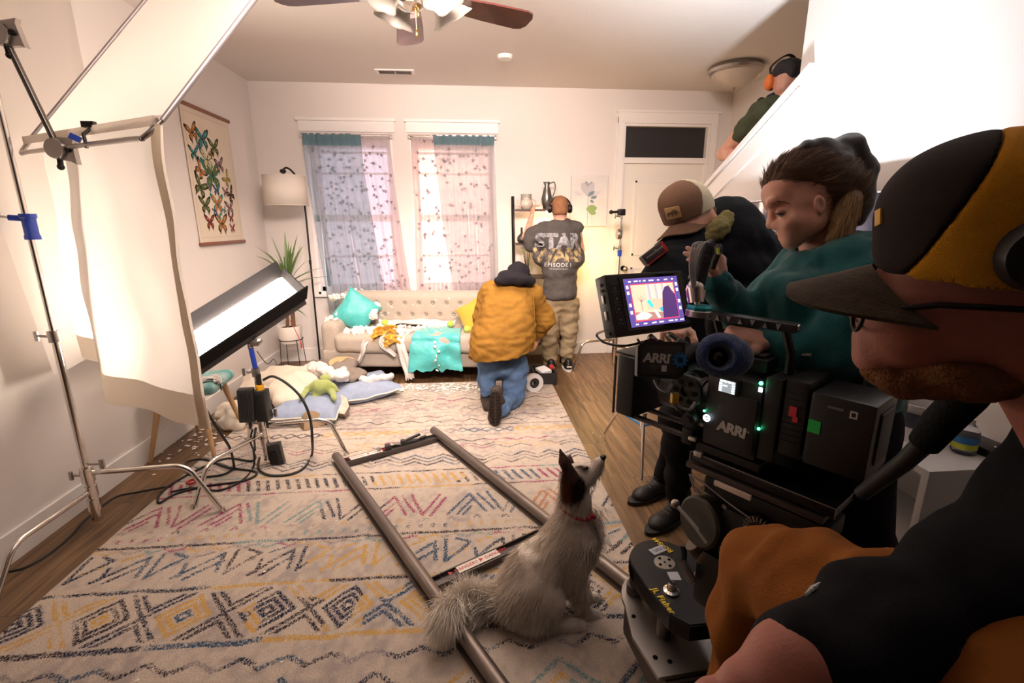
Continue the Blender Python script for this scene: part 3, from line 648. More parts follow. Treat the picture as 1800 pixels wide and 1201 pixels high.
for i, (x, y, z, s_, lb) in enumerate(((.57, .02, .47, 11, 'curled mustard yellow foam scrap at the left of the torn heap'), (.66, .03, .485, 12, 'folded mustard yellow foam scrap on top of the torn heap'), (.69, -.02, .42, 13, 'small mustard yellow foam scrap hanging off the seat edge'))):
    strip('foam_scrap', [fs(x-.05, y-.02, z-.04), fs(x-.03, y-.05, z+.0), fs(x+.02, y-.03, z+.02), fs(x+.05, y+.01, z-.02)], .09, M_yellow, lb, 'foam scrap', s_, (0, .6, 1), .03)
fluff('stuffing_clump', [fs(.56+.03*i, .06, .475+.01*(i % 3)) for i in range(8)], .026, 'white stuffing around the torn mustard foam on the seat', 21)
strip('teal_throw', [fs(1.10, .34, .45), fs(1.10, .15, .463), fs(1.10, .0, .452), fs(1.09, -.045, .38), fs(1.08, -.055, .25), fs(1.08, -.06, .13)], lambda b: .36+.14*b, M_teal, 'torn teal satin pillow cover hanging over the sofa front beside the kneeling person', 'cloth', 4, (1, 0, 0), .028, 1.3, nu=26, ragged=.05)
fluff('stuffing_clump', [fs(1.10, -.085, .14+i*.045)+V((.02*math.sin(i*2), 0, 0)) for i in range(7)], .014, 'white fluff stuck down the middle of the hanging teal cover', 22)
M_tennis = mat('tennis_felt', (.42, .62, .06), .9, bump=(300, .6), sheen=.4)
for p, lb in ((fs(.52, .36, .49), 'tennis ball beside the teal pillow'), (fs(1.17, .33, .485), 'tennis ball in front of the mustard pillow, against the sofa back'), (fs(1.36, .10, .485), 'tennis ball near the kneeling person\'s arm on the seat')):
    b = MB(); b.ball(p, .033, 12); o = b.build('tennis_ball', M_tennis, None, label=lb, cat='ball', group='tennis balls on the sofa')
    MB().tube([p+V((math.cos(t)*.031, math.sin(t)*.031*.8, .012*math.sin(2*t)+.006)).normalized()*.0335 for t in [i*PI/12 for i in range(24)]], .0014, 5, closed=True).build('seam', M_white_cloth, o)

# ---- curtains and rods
M_curt_t = sheer('teal_voile', (.24, .40, .46), .42, (.50, .58, .62), 5)
M_curt_p = sheer('white_voile', (.78, .66, .67), .12)
M_print = mat('leaf_print', (.26, .20, .24), .8)
def curtain(name, xt0, xt1, xb0, xb1, zb, mt, label, seed, folds, y=5.07, pr=False, pull=0., group=None, zt=2.262, band=None):
    def f(a, b):
        z = zt+(zb-zt)*b; e = b**1.3; x = (xt0+(xt1-xt0)*a)*(1-e)+(xb0+(xb1-xb0)*a)*e+pull*math.sin(b*PI)*(a-.5)
        am = .006+.016*min(1, b*2.5)
        yy = y-am*math.sin(a*folds*2*PI+2.2*mnoise.noise(V((a*3, b*1.4, seed))))-.012*mnoise.noise(V((a*6, b*3, seed+4)))-.02*b
        return V((x+.010*mnoise.noise(V((a*5, b*3, seed+9))), yy, z))
    rod = MB(); c = thing(name, f(.5, 1), label, 'curtain', group)
    cl = MB(); cl.grid(f, 90, 60)
    if not pr: cl.build('curtain_cloth', mt, c)
    if band: b = MB(); b.grid(lambda a, b_: f(a, b_*.055)+V((0, -.004, .012-.0*b_)), 90, 6); b.build('rod_pocket', band, c)
    if pr:
        q = random.Random(seed); b = cl; b.cur = 1
        for i in range(pr):
            a, t = q.random()*.96+.02, q.random()*.96+.02; p = f(a, t)+V((0, -.006, 0)); th = q.random()*6.28
            for k in (-1, 0, 1):
                an = th+k*.9; L_ = .034 if k == 0 else .024; d = V((math.cos(an), 0, math.sin(an))); n_ = V((-d.z, 0, d.x))
                b.add([p, p+d*L_*.5+n_*L_*.22, p+d*L_, p+d*L_*.5-n_*L_*.22], [[0, 1, 2, 3]])
            d = V((math.cos(th+PI), 0, math.sin(th+PI))); n_ = V((-d.z, 0, d.x))*.0012; b.add([p+n_, p-n_, p-n_+d*.03, p+n_+d*.03], [[0, 1, 2, 3]])
        b.build('curtain_cloth', [mt, M_print], c)
    return c
M_band = sheer('teal_voile_double', (.20, .35, .40), .10)
curtain('patterned_curtain', -1.50, -.735, -1.40, -.60, .66, M_curt_p, 'white voile curtain with a dark leaf print behind the teal one, left window', 3, 9, y=5.10, pr=210)
curtain('teal_curtain', -1.545, -1.00, -1.42, -.83, .30, M_curt_t, 'sheer teal curtain swept across the left window', 1, 8, y=5.055, band=M_band)
curtain('patterned_curtain', -.53, .27, -.54, .28, .66, M_curt_p, 'white voile curtain with a dark leaf print behind the teal one, right window', 6, 9, y=5.10, pr=150)
curtain('teal_curtain', -.31, .285, -.14, .33, .62, sheer('pale_teal_voile', (.50, .52, .54), .45, (.36, .46, .50), 4), 'sheer teal curtain on the right side of the right window', 8, 8, y=5.055, band=M_band)
for x0, x1, lb in ((-1.57, -.71, 'thin chrome curtain rod above the left window'), (-.55, .31, 'thin chrome curtain rod above the right window')):
    r_ = thing('curtain_rod', ((x0+x1)/2, 5.06, 2.262), lb, 'curtain rod', 'curtain rods')
    MB().cyl((x0, 5.058, 2.268), (x1, 5.058, 2.268), .007).cyl((x0, 5.10, 2.252), (x1, 5.10, 2.252), .006).build('rod', M_chrome, r_)
    for x in (x0+.01, x1-.01): MB().box((x, 5.10, 2.262), (.012, .09, .03)).ball((x, 5.055, 2.268), .012, 6).build('rod_bracket', M_chrome, r_)

# ---- floor lamp
lamp_ = thing('floor_lamp', (-1.545, 4.9, 0), 'black arc floor lamp with a white drum shade in the corner', 'floor lamp')
MB().lathe([(0, 0), (.13, 0), (.13, .012), (.02, .02), (.012, .05)], (-1.545, 4.9, 0)).build('lamp_base', M_blk, lamp_)
pp = smooth_path([(-1.545, 4.9, .02), (-1.54, 4.9, 1.0), (-1.535, 4.89, 1.60), (-1.545, 4.85, 1.80), (-1.585, 4.80, 1.90), (-1.63, 4.77, 1.93), (-1.665, 4.75, 1.89)], 6)
MB().tube(pp, .009, 8).cyl((-1.541, 4.9, 1.05), (-1.541, 4.9, 1.09), .012).build('lamp_pole', M_blk, lamp_)
MB().ball((-1.655, 4.76, 1.90), (.028, .028, .02)).cyl((-1.65, 4.75, 1.90), (-1.65, 4.75, 1.78), .012).ball((-1.65, 4.75, 1.74), .03).build('lamp_socket', M_blk, lamp_)
M_shade = mat('linen_shade', (.84, .78, .72), .9, bump=(300, .3), back=.35)
MB().lathe([(.180, 1.858), (.186, 1.600)], (-1.65, 4.75, 0), n=40).build('lamp_shade', M_shade, lamp_, solid=.003)
MB().ring((-1.65, 4.75, 1.858), (0, 0, 1), .181, .003).build('shade_rim', M_shade, lamp_); MB().ring((-1.65, 4.75, 1.60), (0, 0, 1), .187, .003).build('shade_rim', M_shade, lamp_)

# ---- yucca in a pot on a wire stand
pl = thing('potted_yucca', (-1.74, 4.72, 0), 'spiky green yucca in a white pot on a black wire stand in the corner', 'plant')
MB().lathe([(0, .312), (.096, .312), (.103, .325), (.106, .478), (.098, .478), (.096, .455), (0, .455)], (-1.74, 4.72, 0), n=32).build('pot', mat('white_ceramic', (.80, .73, .66), .5), pl)
MB().lathe([(.096, .456), (.05, .462), (0, .46)], (-1.74, 4.72, 0)).build('soil', mat('soil', (.03, .02, .015), .95, bump=(200, 1)), pl)
b = MB(); b.ring((-1.74, 4.72, .345), (0, 0, 1), .109, .004).ring((-1.74, 4.72, .012), (0, 0, 1), .10, .004)
for k in range(4):
    a = PI/4+k*PI/2; c_, s_ = math.cos(a), math.sin(a); b.tube([(-1.74+.109*c_, 4.72+.109*s_, .345), (-1.74+.118*c_, 4.72+.118*s_, .18), (-1.74+.13*c_, 4.72+.13*s_, .004)], .0035, 6)
    b.tube([(-1.74+.10*c_, 4.72+.10*s_, .34), (-1.74, 4.72, .30)], .003, 6)
b.build('wire_stand', M_blk, pl)
for x, y, h, r_ in ((-1.76, 4.72, .22, .016), (-1.70, 4.71, .44, .020)):
    MB().tube([(x, y, .45), (x+.01, y, .45+h*.5), (x, y, .45+h)], [r_, r_*.85, r_*.8], 10).build('trunk', mat('bark', (.16, .09, .05), .9, bump=(50, 1)), pl)
M_leaf = mat('yucca_leaf', (.075, .16, .045), .4, var=((.17, .26, .08), 7, .2))
def leaf(b, p, az, el, L_, w, droop):
    pts = []; d = V((math.cos(az)*math.cos(el), math.sin(az)*math.cos(el), math.sin(el))); q = V(p); n = 8
    for i in range(n+1):
        pts.append(q.copy()); d = (d+V((0, 0, -droop/n))).normalized(); q = q+d*L_/n
    sd = V((-math.sin(az), math.cos(az), 0)); vs = []
    for i, q in enumerate(pts):
        t = i/n; ww = w*(.45+.55*math.sin(min(1, t*1.6)*PI/2))*(1-t**2.5)+.001; up = V((0, 0, ww*.35))
        vs += [V((max(v_.x, XL+.02), min(v_.y, YB-.12), v_.z)) for v_ in (q-sd*ww+up, q, q+sd*ww+up)]
    b.add(vs, [[i*3+k, i*3+k+1, (i+1)*3+k+1, (i+1)*3+k] for i in range(n) for k in (0, 1)])
for c_, n_, sp in (((-1.70, 4.71, .90), 26, 1.), ((-1.76, 4.72, .68), 14, .62)):
    b = MB()
    for i in range(n_):
        leaf(b, V(c_)+V((0, 0, rnd.uniform(-.05, .03))), i*2.4+rnd.random()*.4, R(rnd.uniform(15, 88)), rnd.uniform(.30, .50)*sp, .018, rnd.uniform(.3, 1.1))
    b.build('leaves', M_leaf, pl)

# ---- leaning shelf with its things
M_sh = mat('dark_walnut', (.055, .03, .022), .5)
sh = thing('ladder_shelf', (.71, 4.93, 0), 'tall dark ladder shelf against the wall to the right of the windows', 'shelf')
for x in (.468, .955): MB().tube([(x, 4.80, 0), (x, 5.06, 1.70)], .016, 4).build('shelf_post', M_blk, sh)
for z, dp in ((1.562, .20), (1.232, .25), (.90, .28), (.57, .32), (.24, .36)):
    MB().box((.712, 5.02-dp/2+.03, z), (.475, dp, .018)).build('shelf_board', M_sh, sh, smooth=False)
M_cer = mat('cream_ceramic', (.62, .55, .47), .3, var=((.5, .42, .34), 12, .2))
tp = thing('teapot', (.595, 4.93, 1.571), 'small cream ceramic teapot on the left of the top shelf', 'teapot')
MB().lathe([(0, 0), (.04, 0), (.062, .03), (.064, .06), (.045, .09), (.032, .095)], (.595, 4.93, 1.572)).build('pot_body', M_cer, tp)
MB().lathe([(.034, .095), (.03, .108), (.008, .115), (.012, .125), (0, .13)], (.595, 4.93, 1.572)).build('lid', M_cer, tp)
MB().tube(smooth_path([(.54, 4.93, 1.60), (.515, 4.93, 1.62), (.500, 4.93, 1.665)], 5), [.014]*5+[.011]*5+[.008], 8).build('spout', M_cer, tp)
MB().tube(smooth_path([(.655, 4.93, 1.60), (.682, 4.93, 1.62), (.684, 4.93, 1.65), (.652, 4.93, 1.665)], 5), .006, 8).build('handle', M_cer, tp)
MB().lathe([(0, .002), (.05, .002), (.056, .15), (.052, .15), (.046, .008), (0, .008)], (.60, 5.00, 1.571)).build('glass_jar', mat('cloudy_glass', (.7, .68, .64), .25, trans=.6), None, label='tall cloudy glass jar behind the teapot', cat='jar')
pit = thing('pitcher', (.80, 4.94, 1.571), 'dark pewter pitcher with a curved handle on the top shelf', 'pitcher')
MB().lathe([(0, 0), (.035, 0), (.048, .05), (.055, .10), (.040, .17), (.024, .22), (.030, .26), (.028, .26), (.02, .22), (.034, .16)], (.80, 4.94, 1.572), n=28, wob=lambda i, a: 1+(.35*max(0, math.cos(a-PI))**3 if i in (6, 7) else 0)).build('pitcher_body', mat('pewter', (.20, .19, .17), .3, .9), pit)
MB().tube(smooth_path([(.825, 4.94, 1.815), (.872, 4.94, 1.83), (.882, 4.94, 1.77), (.862, 4.94, 1.70), (.848, 4.94, 1.67)], 5), .006, 8).build('handle', mat('pewter', (0, 0, 0)), pit)
M_dglass = mat('smoked_glass', (.06, .05, .035), .12, trans=.2)
for x, r_, h, lb in ((.545, .05, .10, 'round dark bottle vase with a thin neck on the second shelf'), (.635, .028, .12, 'small amber bottle beside the round dark vase')):
    MB().lathe([(0, 0), (r_*.6, 0), (r_, h*.3), (r_*.9, h*.6), (r_*.25, h*.95), (r_*.22, h*1.5), (r_*.3, h*1.52)], (x, 4.92, 1.242), n=20).build('bottle_vase', M_dglass, None, label=lb, cat='vase', group='dark vases on the second shelf')
fv = thing('flower_vase', (.60, 4.90, .909), 'clear glass vase of white lilies on green stems, middle of the shelf', 'vase')
MB().lathe([(0, .0), (.04, 0), (.034, .10), (.05, .22), (.047, .22), (.03, .10), (.035, .01), (0, .008)], (.60, 4.90, .91)).build('vase_glass', mat('clear_glass', (1, 1, 1), .03, trans=1., ior=1.3), fv)
for i in range(5):
    a = i*1.3; q = V((.60+.05*math.cos(a), 4.90+.04*math.sin(a), .91+.26+.02*(i % 2))); b = MB(); b.tube([(.60, 4.90, .93), q], .003, 6)
    st = b.build('stem', mat('stem_green', (.20, .38, .06), .5), fv); b = MB()
    for k in range(5):
        az = k*1.257+i; d = V((math.cos(az), math.sin(az), .9)).normalized(); sd = V((-math.sin(az), math.cos(az), 0)); b.add([q, q+d*.025+sd*.010, q+d*.055, q+d*.025-sd*.010], [[0, 1, 2, 3]])
    b.build('petals', mat('petal_white', (.85, .83, .74), .6, back=.3), st)
MB().box((.86, 4.93, 1.543), (.14, .05, .018)).build('shelf_light', mat('warm_lamp', (1, .8, .6), .5, emit=(1, .62, .35), es=14), None, label='small glowing lamp fixed under the top shelf board', cat='lamp')
MB().box((.70, 4.88, .31), (.18, .12, .12), bev=.006).build('storage_box', mat('brown_card', (.20, .12, .07), .8), None, label='brown box on the lowest shelf board', cat='box')

# ---- canvas print
cv = thing('canvas_print', (1.275, YB-.02, 1.40), 'white canvas with a grey-blue lotus and green leaf on the wall by the door', 'picture')
CVB = MB(); CVB.box((1.278, YB-.018, 1.66), (.385, .034, .515), bev=.003)
def flat(b, cx, cz, pts, y): b.add([(cx+x, y, cz+z) for x, z in pts], [list(range(len(pts)))])
def petal(b, cx, cz, L_, w, ang, y, n=10):
    o = []; 
    for i in range(n+1): t = i/n; o.append((w*math.sin(t*PI)**.8, L_*t))
    for i in range(n-1, 0, -1): t = i/n; o.append((-w*math.sin(t*PI)**.8, L_*t))
    ca, sa = math.cos(ang), math.sin(ang); flat(b, cx, cz, [(x*ca+z*sa, -x*sa+z*ca) for x, z in o], y)
yc_ = YB-.0365; ms = [mat('lotus_%s' % n, c, .8) for n, c in (('grey', (.36, .35, .40)), ('pale', (.50, .49, .53)), ('slate', (.20, .27, .33)), ('leaf', (.26, .38, .16)), ('mist', (.58, .58, .61)))]
for mi, items in ((1, [(1.255, 1.72, .14, .035, -.45), (1.255, 1.72, .14, .035, .5)]), (0, [(1.255, 1.71, .15, .04, -.12), (1.262, 1.71, .15, .036, .25)]), (4, [(1.20, 1.72, .10, .02, -1.25), (1.32, 1.715, .09, .02, 1.1)]), (2, [(1.27, 1.71, .08, .018, .9), (1.29, 1.69, .07, .018, 1.4), (1.27, 1.70, .06, .015, .4), (1.285, 1.67, .05, .014, 2.2)]), (3, [(1.245, 1.575, .12, .038, 1.45), (1.27, 1.56, .09, .028, 1.9)])):
    b = CVB; b.cur = mi+1
    for i, a in enumerate(items): petal(b, *a, yc_-.0004*(mi+i*.3))
    if mi == 2: flat(b, 1.262, 1.41, [(-.002, 0), (.002, 0), (.004, .30), (0, .30)], yc_-.0002)
    if mi == 3: flat(b, 1.315, 1.42, [(-.0015, 0), (.0015, 0), (-.008, .13), (-.011, .13)], yc_-.0002)
CVB.build('canvas', [mat('canvas_white', (.74, .71, .69), .85, var=((.62, .60, .60), 5, .3))]+ms, cv, smooth=False)

# ---- ceiling things
vent = thing('ceiling_vent', (-.60, 4.74, H), 'white slotted air vent set into the ceiling above the windows', 'vent')
MB().box((-.60, 4.74, H-.005), (.34, .12, .01), bev=.003).build('vent_frame', M_trim, vent, smooth=False)
b = MB()
for k in range(2):
    for i in range(14): b.box((-.735+k*.145+i*.0098, 4.74, H-.012), (.0055, .075, .006))
b.build('vent_slats', mat('vent_slot', (.10, .08, .07), .8), vent, smooth=False)
MB().lathe([(0, -.028), (.052, -.026), (.062, -.012), (.064, 0)], (.335, 4.26, H), n=28).build('smoke_detector', M_trim, None, label='small round white smoke detector on the ceiling', cat='smoke detector')
dl = thing('ceiling_light', (2.33, 4.36, H), 'frosted glass dome light with a brushed nickel ring near the front door', 'ceiling light')
MB().lathe([(.21, 0), (.225, -.03), (.215, -.052), (.19, -.062), (.185, -.05)], (2.33, 4.36, H), n=40).build('metal_ring', M_brass, dl)
MB().lathe([(.195, -.055), (.17, -.10), (.11, -.145), (.04, -.165), (0, -.168)], (2.33, 4.36, H), n=40).build('glass_dome', mat('frosted_glass', (.62, .53, .44), .35, var=((.5, .42, .35), 7, .3)), dl)
MB().lathe([(0, -.195), (.012, -.185), (.008, -.175), (.018, -.166)], (2.33, 4.36, H), n=12).build('finial', M_brass, dl)

# ---- ceiling fan with glass bell shades
FC = V((-.21, 2.24, 0)); fan = thing('ceiling_fan', (FC.x, FC.y, 2.28), 'dark wood ceiling fan with frosted bell shades hanging above the rug', 'ceiling fan')
M_blade = mat('mahogany', (.075, .014, .010), .35, var=((.035, .008, .007), 20, .25), coat=.3)
MB().lathe([(0, 0), (.07, 0), (.075, -.03), (.03, -.06), (.012, -.07), (.012, -.26), (.05, -.27), (.10, -.29), (.105, -.38), (.07, -.40), (.035, -.41), (.035, -.42), (.05, -.425), (.055, -.45), (.03, -.465), (0, -.47)], (FC.x, FC.y, H), n=32).build('fan_motor', M_chrome, fan)
for k in range(5):
    a = R(24+72*k); u = V((math.cos(a), math.sin(a), 0)); w = V((-math.sin(a), math.cos(a), 0)); nz = (V((0, 0, 1))+w*.18).normalized(); wv = nz.cross(u)
    Fm = frame(FC+V((0, 0, 2.335)), u, wv)
    out = [(.15, -.045), (.35, -.062), (.52, -.068), (.55, -.058), (.565, -.03), (.565, .03), (.55, .058), (.52, .068), (.35, .062), (.15, .045)]
    MB().prism(out, -.004, .004, Fm).build('blade', M_blade, fan, smooth=False)
    MB(Fm).box((.13, 0, -.006), (.12, .03, .006)).box((.19, 0, -.007), (.05, .07, .005)).build('blade_bracket', M_chrome, fan)
M_bell = mat('frosted_bell', (.60, .56, .51), .3, back=.4)
for k in range(4):
    a = R(-140+90*k); u = V((math.cos(a), math.sin(a), 0)); p0 = FC+V((.03, 0, 2.425))+u*.03; ax = (u*.62+V((0, 0, -.78))).normalized(); p1 = p0+u*.05+V((0, 0, -.005))
    MB().tube(smooth_path([p0, p0+u*.03+V((0, 0, .006)), p1+ax*.02], 4), .010, 8).lathe([(.018, 0), (.026, .012), (.026, .03)], p1+ax*.01, ax, 16).build('lamp_arm', M_chrome, fan)
    MB().lathe([(.024, .0), (.030, .025), (.048, .06), (.062, .095), (.078, .125), (.088, .135)], p1+ax*.03, ax, 36, wob=lambda i, t: 1+(.10*math.cos(6*t) if i == 5 else .05*math.cos(6*t) if i == 4 else 0)).build('glass_shade', M_bell, fan, solid=.003)
    MB().ball(p1+ax*.09, .028, 12).cyl(p1+ax*.03, p1+ax*.075, .012, .018).build('light_bulb', mat('opal_bulb', (.85, .78, .70), .15, emit=(1, .9, .8), es=.25), fan)
for x, l_ in ((.004, .06), (-.006, .13)):
    MB().cyl(FC+V((x+.03, -.02, 2.33)), FC+V((x+.03, -.02, 2.33-l_)), .0012).lathe([(0, -.03), (.006, -.024), (.007, -.012), (.003, 0), (0, .002)], FC+V((x+.03, -.02, 2.33-l_)), n=10).build('pull_chain', mat('brass', (.6, .38, .12), .3, 1.), fan)

# ---- butterfly wall chart (hangs on the left wall)
PO = lambda y, z, d=.0: V((XL+.012+d, y, z))
chart = thing('wall_chart', PO(4.26, 1.27), 'cream butterfly wall chart with wooden rods on the left wall', 'poster')
y0_, y1_, z0_, z1_ = 3.90, 4.63, 1.285, 2.285
CHB = MB(); CHB.box(((XL+.008), (y0_+y1_)/2, (z0_+z1_)/2), (.002, y1_-y0_, z1_-z0_))
for z in (z0_, z1_): MB().box((XL+.012, (y0_+y1_)/2, z), (.018, y1_-y0_+.02, .026), bev=.005).build('wooden_rod', mat('red_brown_wood', (.20, .07, .035), .5), chart)
b = MB(); fr = .018
for (a0, a1, c0, c1) in ((y0_+.03, y1_-.03, z1_-.05, z1_-.048), (y0_+.03, y1_-.03, z0_+.048, z0_+.05), (y0_+.03, y0_+.032, z0_+.05, z1_-.05), (y1_-.032, y1_-.03, z0_+.05, z1_-.05)): b.quad(PO(a0, c0, -.002), PO(a1, c0, -.002), PO(a1, c1, -.002), PO(a0, c1, -.002))
b.build('printed_border', mat('border_ink', (.45, .36, .28), .9), chart, smooth=False)
cols = dict(k=(.018, .014, .012), o=(.42, .17, .05), t=(.03, .20, .20), g=(.10, .13, .045), y=(.45, .33, .10), b=(.05, .10, .28), r=(.25, .04, .03), n=(.07, .04, .03), p=(.30, .17, .19), c=(.55, .50, .33))
wing = {'u': [(0, 0), (.10, .30), (.45, .62), (.92, .80), (1., .62), (.78, .30), (.50, .06), (.18, -.06)], 'l': [(0, -.02), (.30, -.02), (.58, -.14), (.66, -.42), (.46, -.66), (.40, -.90), (.30, -.66), (.10, -.36)]}
bf = [(.11, .88, .085, 'o', 'k', .3), (.33, .85, .10, 't', 'n', 0), (.60, .80, .085, 'g', 'k', .1), (.22, .77, .05, 't', 'b', -.4), (.50, .72, .04, 'r', 'k', .7), (.08, .69, .065, 't', 'k', 0), (.38, .66, .10, 'c', 'g', 0), (.68, .63, .075, 'p', 'k', .2), (.17, .54, .08, 'o', 'k', -.9), (.45, .51, .15, 'g', 't', 0), (.83, .50, .07, 'y', 'g', .7),
      (.12, .38, .10, 'g', 'k', -.5), (.33, .40, .04, 'p', 'k', .5), (.50, .37, .055, 'b', 'k', 0), (.74, .36, .05, 'p', 'n', 0), (.88, .34, .075, 'n', 'k', .5), (.17, .21, .085, 'g', 'k', 0), (.48, .23, .10, 'o', 't', 0), (.38, .16, .035, 'b', 'k', .3), (.80, .20, .075, 'p', 'k', .1), (.64, .17, .035, 't', 'g', .4), (.22, .045, .075, 'r', 'k', 0), (.47, .10, .04, 't', 'k', 0), (.52, .03, .10, 'o', 'k', 0), (.80, .09, .05, 'r', 'k', 0), (.80, -.02, .05, 'r', 'p', 0)]
bb = {}
for (u_, v_, s_, c1, c2, rt) in bf:
    s_ = s_*1.06; cy_, cz_ = y0_+.05+u_*(y1_-y0_-.10)*.98, z0_+.13+v_*(z1_-z0_-.24)*1.02
    def pl_(col, pts, dd, sc=1.):
        B = CHB; B.cur = 1+list(cols).index(col)
        for sg in (-1, 1):
            q = []
            for (a, c) in pts: a, c = a*s_*sg*sc, c*s_*sc; q.append(PO(cy_+a*math.cos(rt)-c*math.sin(rt), cz_+a*math.sin(rt)+c*math.cos(rt), dd))
            B.add(q if sg < 0 else q[::-1], [list(range(len(q)))])
    pl_(c2, wing['u'], -.0020); pl_(c2, wing['l'], -.0019); cen = lambda w_, f: [(.05+(x-.05)*f+.03, y*f+(.05 if w_ == 'u' else -.04)) for x, y in wing[w_]]
    pl_(c1, cen('u', .74), -.0012); pl_(c1, cen('l', .72), -.0011); pl_('c' if c1 != 'c' else 'k', [(.40, .34), (.50, .42), (.56, .36), (.46, .28)], -.0004); pl_('y' if c1 != 'y' else 'k', [(.34, -.30), (.42, -.26), (.44, -.36), (.36, -.38)], -.0004)
    pl_('k', [(0, .30), (.035, .2), (.03, -.3), (0, -.36)], 0.0)
CHB.build('chart_sheet', [mat('aged_paper', (.74, .65, .54), .85, var=((.68, .58, .47), 4, .3))]+[mat('ink_'+k, cols[k], .8) for k in cols], chart, smooth=False)
# ================================================================== FILM GEAR ON THE LEFT
M_blue = mat('blue_paint', (.02, .06, .42), .4)
M_cable = mat('black_rubber', (.012, .012, .012), .5)
M_red = mat('red_plastic', (.45, .02, .02), .5)
def cstand_base(parent, c, legs, zb, col_top, r=.0175, up=.0):
    """turtle-base stand: legs spring from the column low down, run out level, then bend to the floor"""
    cx, cy_ = c
    MB().cyl((cx, cy_, .035), (cx, cy_, zb+.24), .021).cyl((cx, cy_, zb+.24), (cx, cy_, zb+.30), .027).build('base_tube', M_chrome, parent)
    for k, (az, lh, L_) in enumerate(legs):
        u = V((math.cos(R(az)), math.sin(R(az)), 0)); q = V((cx, cy_, lh))
        path = [q+u*.018, q+u*.04]+[q+u*L_*.45, q+u*L_*.66+V((0, 0, .0))]+arc(q+u*L_*.66+V((0, 0, -.10)), .10, PI/2, PI*.20, u, V((0, 0, 1)), 6)[1:]+[V((cx, cy_, 0))+u*L_+V((0, 0, .012))]
        lg = MB().tube(path, .0125, 10).cyl((cx, cy_, lh-.03), (cx, cy_, lh+.03), .026).build('leg', M_chrome, parent)
        MB().cyl(path[-1]+u*-.004+V((0, 0, .016)), path[-1]+u*.006-V((0, 0, .010)), .0145).build('foot_cap', M_chrome, lg)
    zs = [zb+.30]+col_top
    for i in range(len(zs)-1):
        rr = r-.003*i; MB().cyl((cx, cy_, zs[i]), (cx, cy_, zs[i+1]), rr).build('column', M_chrome, parent)
        if i < len(zs)-2 or True:
            k = MB(); k.cyl((cx, cy_, zs[i+1]-.05), (cx, cy_, zs[i+1]), rr+.008); k.cyl((cx, cy_, zs[i+1]-.028), (cx-.05, cy_-.01, zs[i+1]-.02), .006); k.box((cx-.062, cy_-.012, zs[i+1]-.02), (.016, .012, .045), bev=.004); k.build('locking_collar', M_steel, parent)
# stand beside the wall, holding the diffusion frame
A = (-1.835, 2.24); st = thing('light_stand', (A[0], A[1], 0), 'tall chrome stand at the left wall holding the diffusion frame', 'light stand')
cstand_base(st, A, [(5, .285, .56), (-92, .19, .52), (128, .12, .16)], .0, [.30, .98, 2.36], .0175)
MB().cyl((A[0]+.02, A[1], .33), (A[0]+.075, A[1]-.01, .335), .006).box((A[0]+.085, A[1]-.012, .335), (.022, .014, .05), bev=.005).build('tee_handle', M_steel, st)
b = MB(); zb_ = 1.425; b.lathe([(.0, -.05), (.027, -.05), (.027, -.035), (.024, -.03), (.024, .035), (.029, .04), (.029, .055), (0, .055)], (A[0]+.012, A[1]-.004, zb_)); b.cyl((A[0], A[1], zb_+.035), (A[0]-.05, A[1]-.02, zb_+.04), .012)
b.build('blue_collar', M_blue, st, label='bright blue plastic collar')
MB().cyl((A[0]-.045, A[1]-.02, zb_+.04), (A[0]-.085, A[1]-.02, zb_+.045), .005).box((A[0]-.092, A[1]-.02, zb_+.03), (.012, .012, .07), rot=(0, .3, 0), bev=.004).build('tee_handle', M_steel, st)
# diffusion frame: corners from the photograph, real sizes
K1, K0 = V((-.935, 1.70, 1.75)), V((-1.80, 2.30, 1.775)); UPD = V((.48, .37, .80)).normalized()*1.16
def grip_head(name, c, ax, label, holder=None, w=.045):
    g = bpy.data.objects.new(name, None); COL.objects.link(g); g.parent = st; g.location = V(c)-V((A[0], A[1], 0)); g['label'] = label; ax = V(ax).normalized(); u = V((0, 0, 1)).cross(ax).normalized(); c = V(c)
    F_ = frame(c, ax, V((0, 0, 1)))
    MB().lathe([(0, -.022), (.034, -.022), (.036, -.015), (.036, -.004), (.03, 0), (.036, .004), (.036, .015), (.034, .022), (0, .022)], c, F_.to_3x3() @ V((0, 0, 1)), 24).build('clamp_disc', M_steel, g)
    b = MB(F_); b.prism([(.00, -.036), (.050, -.040), (.070, -.048), (.066, -.024), (.060, .028), (.068, .042), (.0, .040)], -.010, .010); b.build('clamp_jaw', M_steel, g)
    MB(F_).cyl((.045, 0, .010), (.045, 0, .018), .009).build('bolt', M_blk, g); MB(F_).cyl((0, -.055, 0), (0, -.03, 0), .009).ball((0, -.062, 0), .012, 6).build('locking_knob', M_blk, g)
    return g
TOPG = at(6, 62, y=1.98); LOWG = at(103, 262, y=2.00)
grip_head('grip_head', TOPG, (1, -.1, .1), 'silver grip head with a curved jaw')
grip_head('grip_head', LOWG, (1, -.1, -.1), 'silver grip head with a curved jaw')
MB().cyl(TOPG+(TOPG-LOWG)*.02, LOWG, .0105, n=14).build('grip_arm', mat('dark_steel', (.12, .11, .10), .3, .9), st, label='dark steel arm')
fr_ = thing('diffusion_frame', K1, 'large white diffusion frame leaning over the glowing tube light', 'diffusion frame')
bar = (K0-K1).normalized(); b = MB()
b.tube([K1, K1+UPD], .0085, 10).build('frame_rail', mat('grey_tube', (.30, .27, .27), .45, .6), fr_)
MB().tube([K0, K0+UPD], .0085, 10).build('frame_rail', mat('grey_tube', (0, 0, 0)), fr_)
MB().tube([K0+UPD, K1+UPD], .0085, 10).build('frame_rail', mat('grey_tube', (0, 0, 0)), fr_)
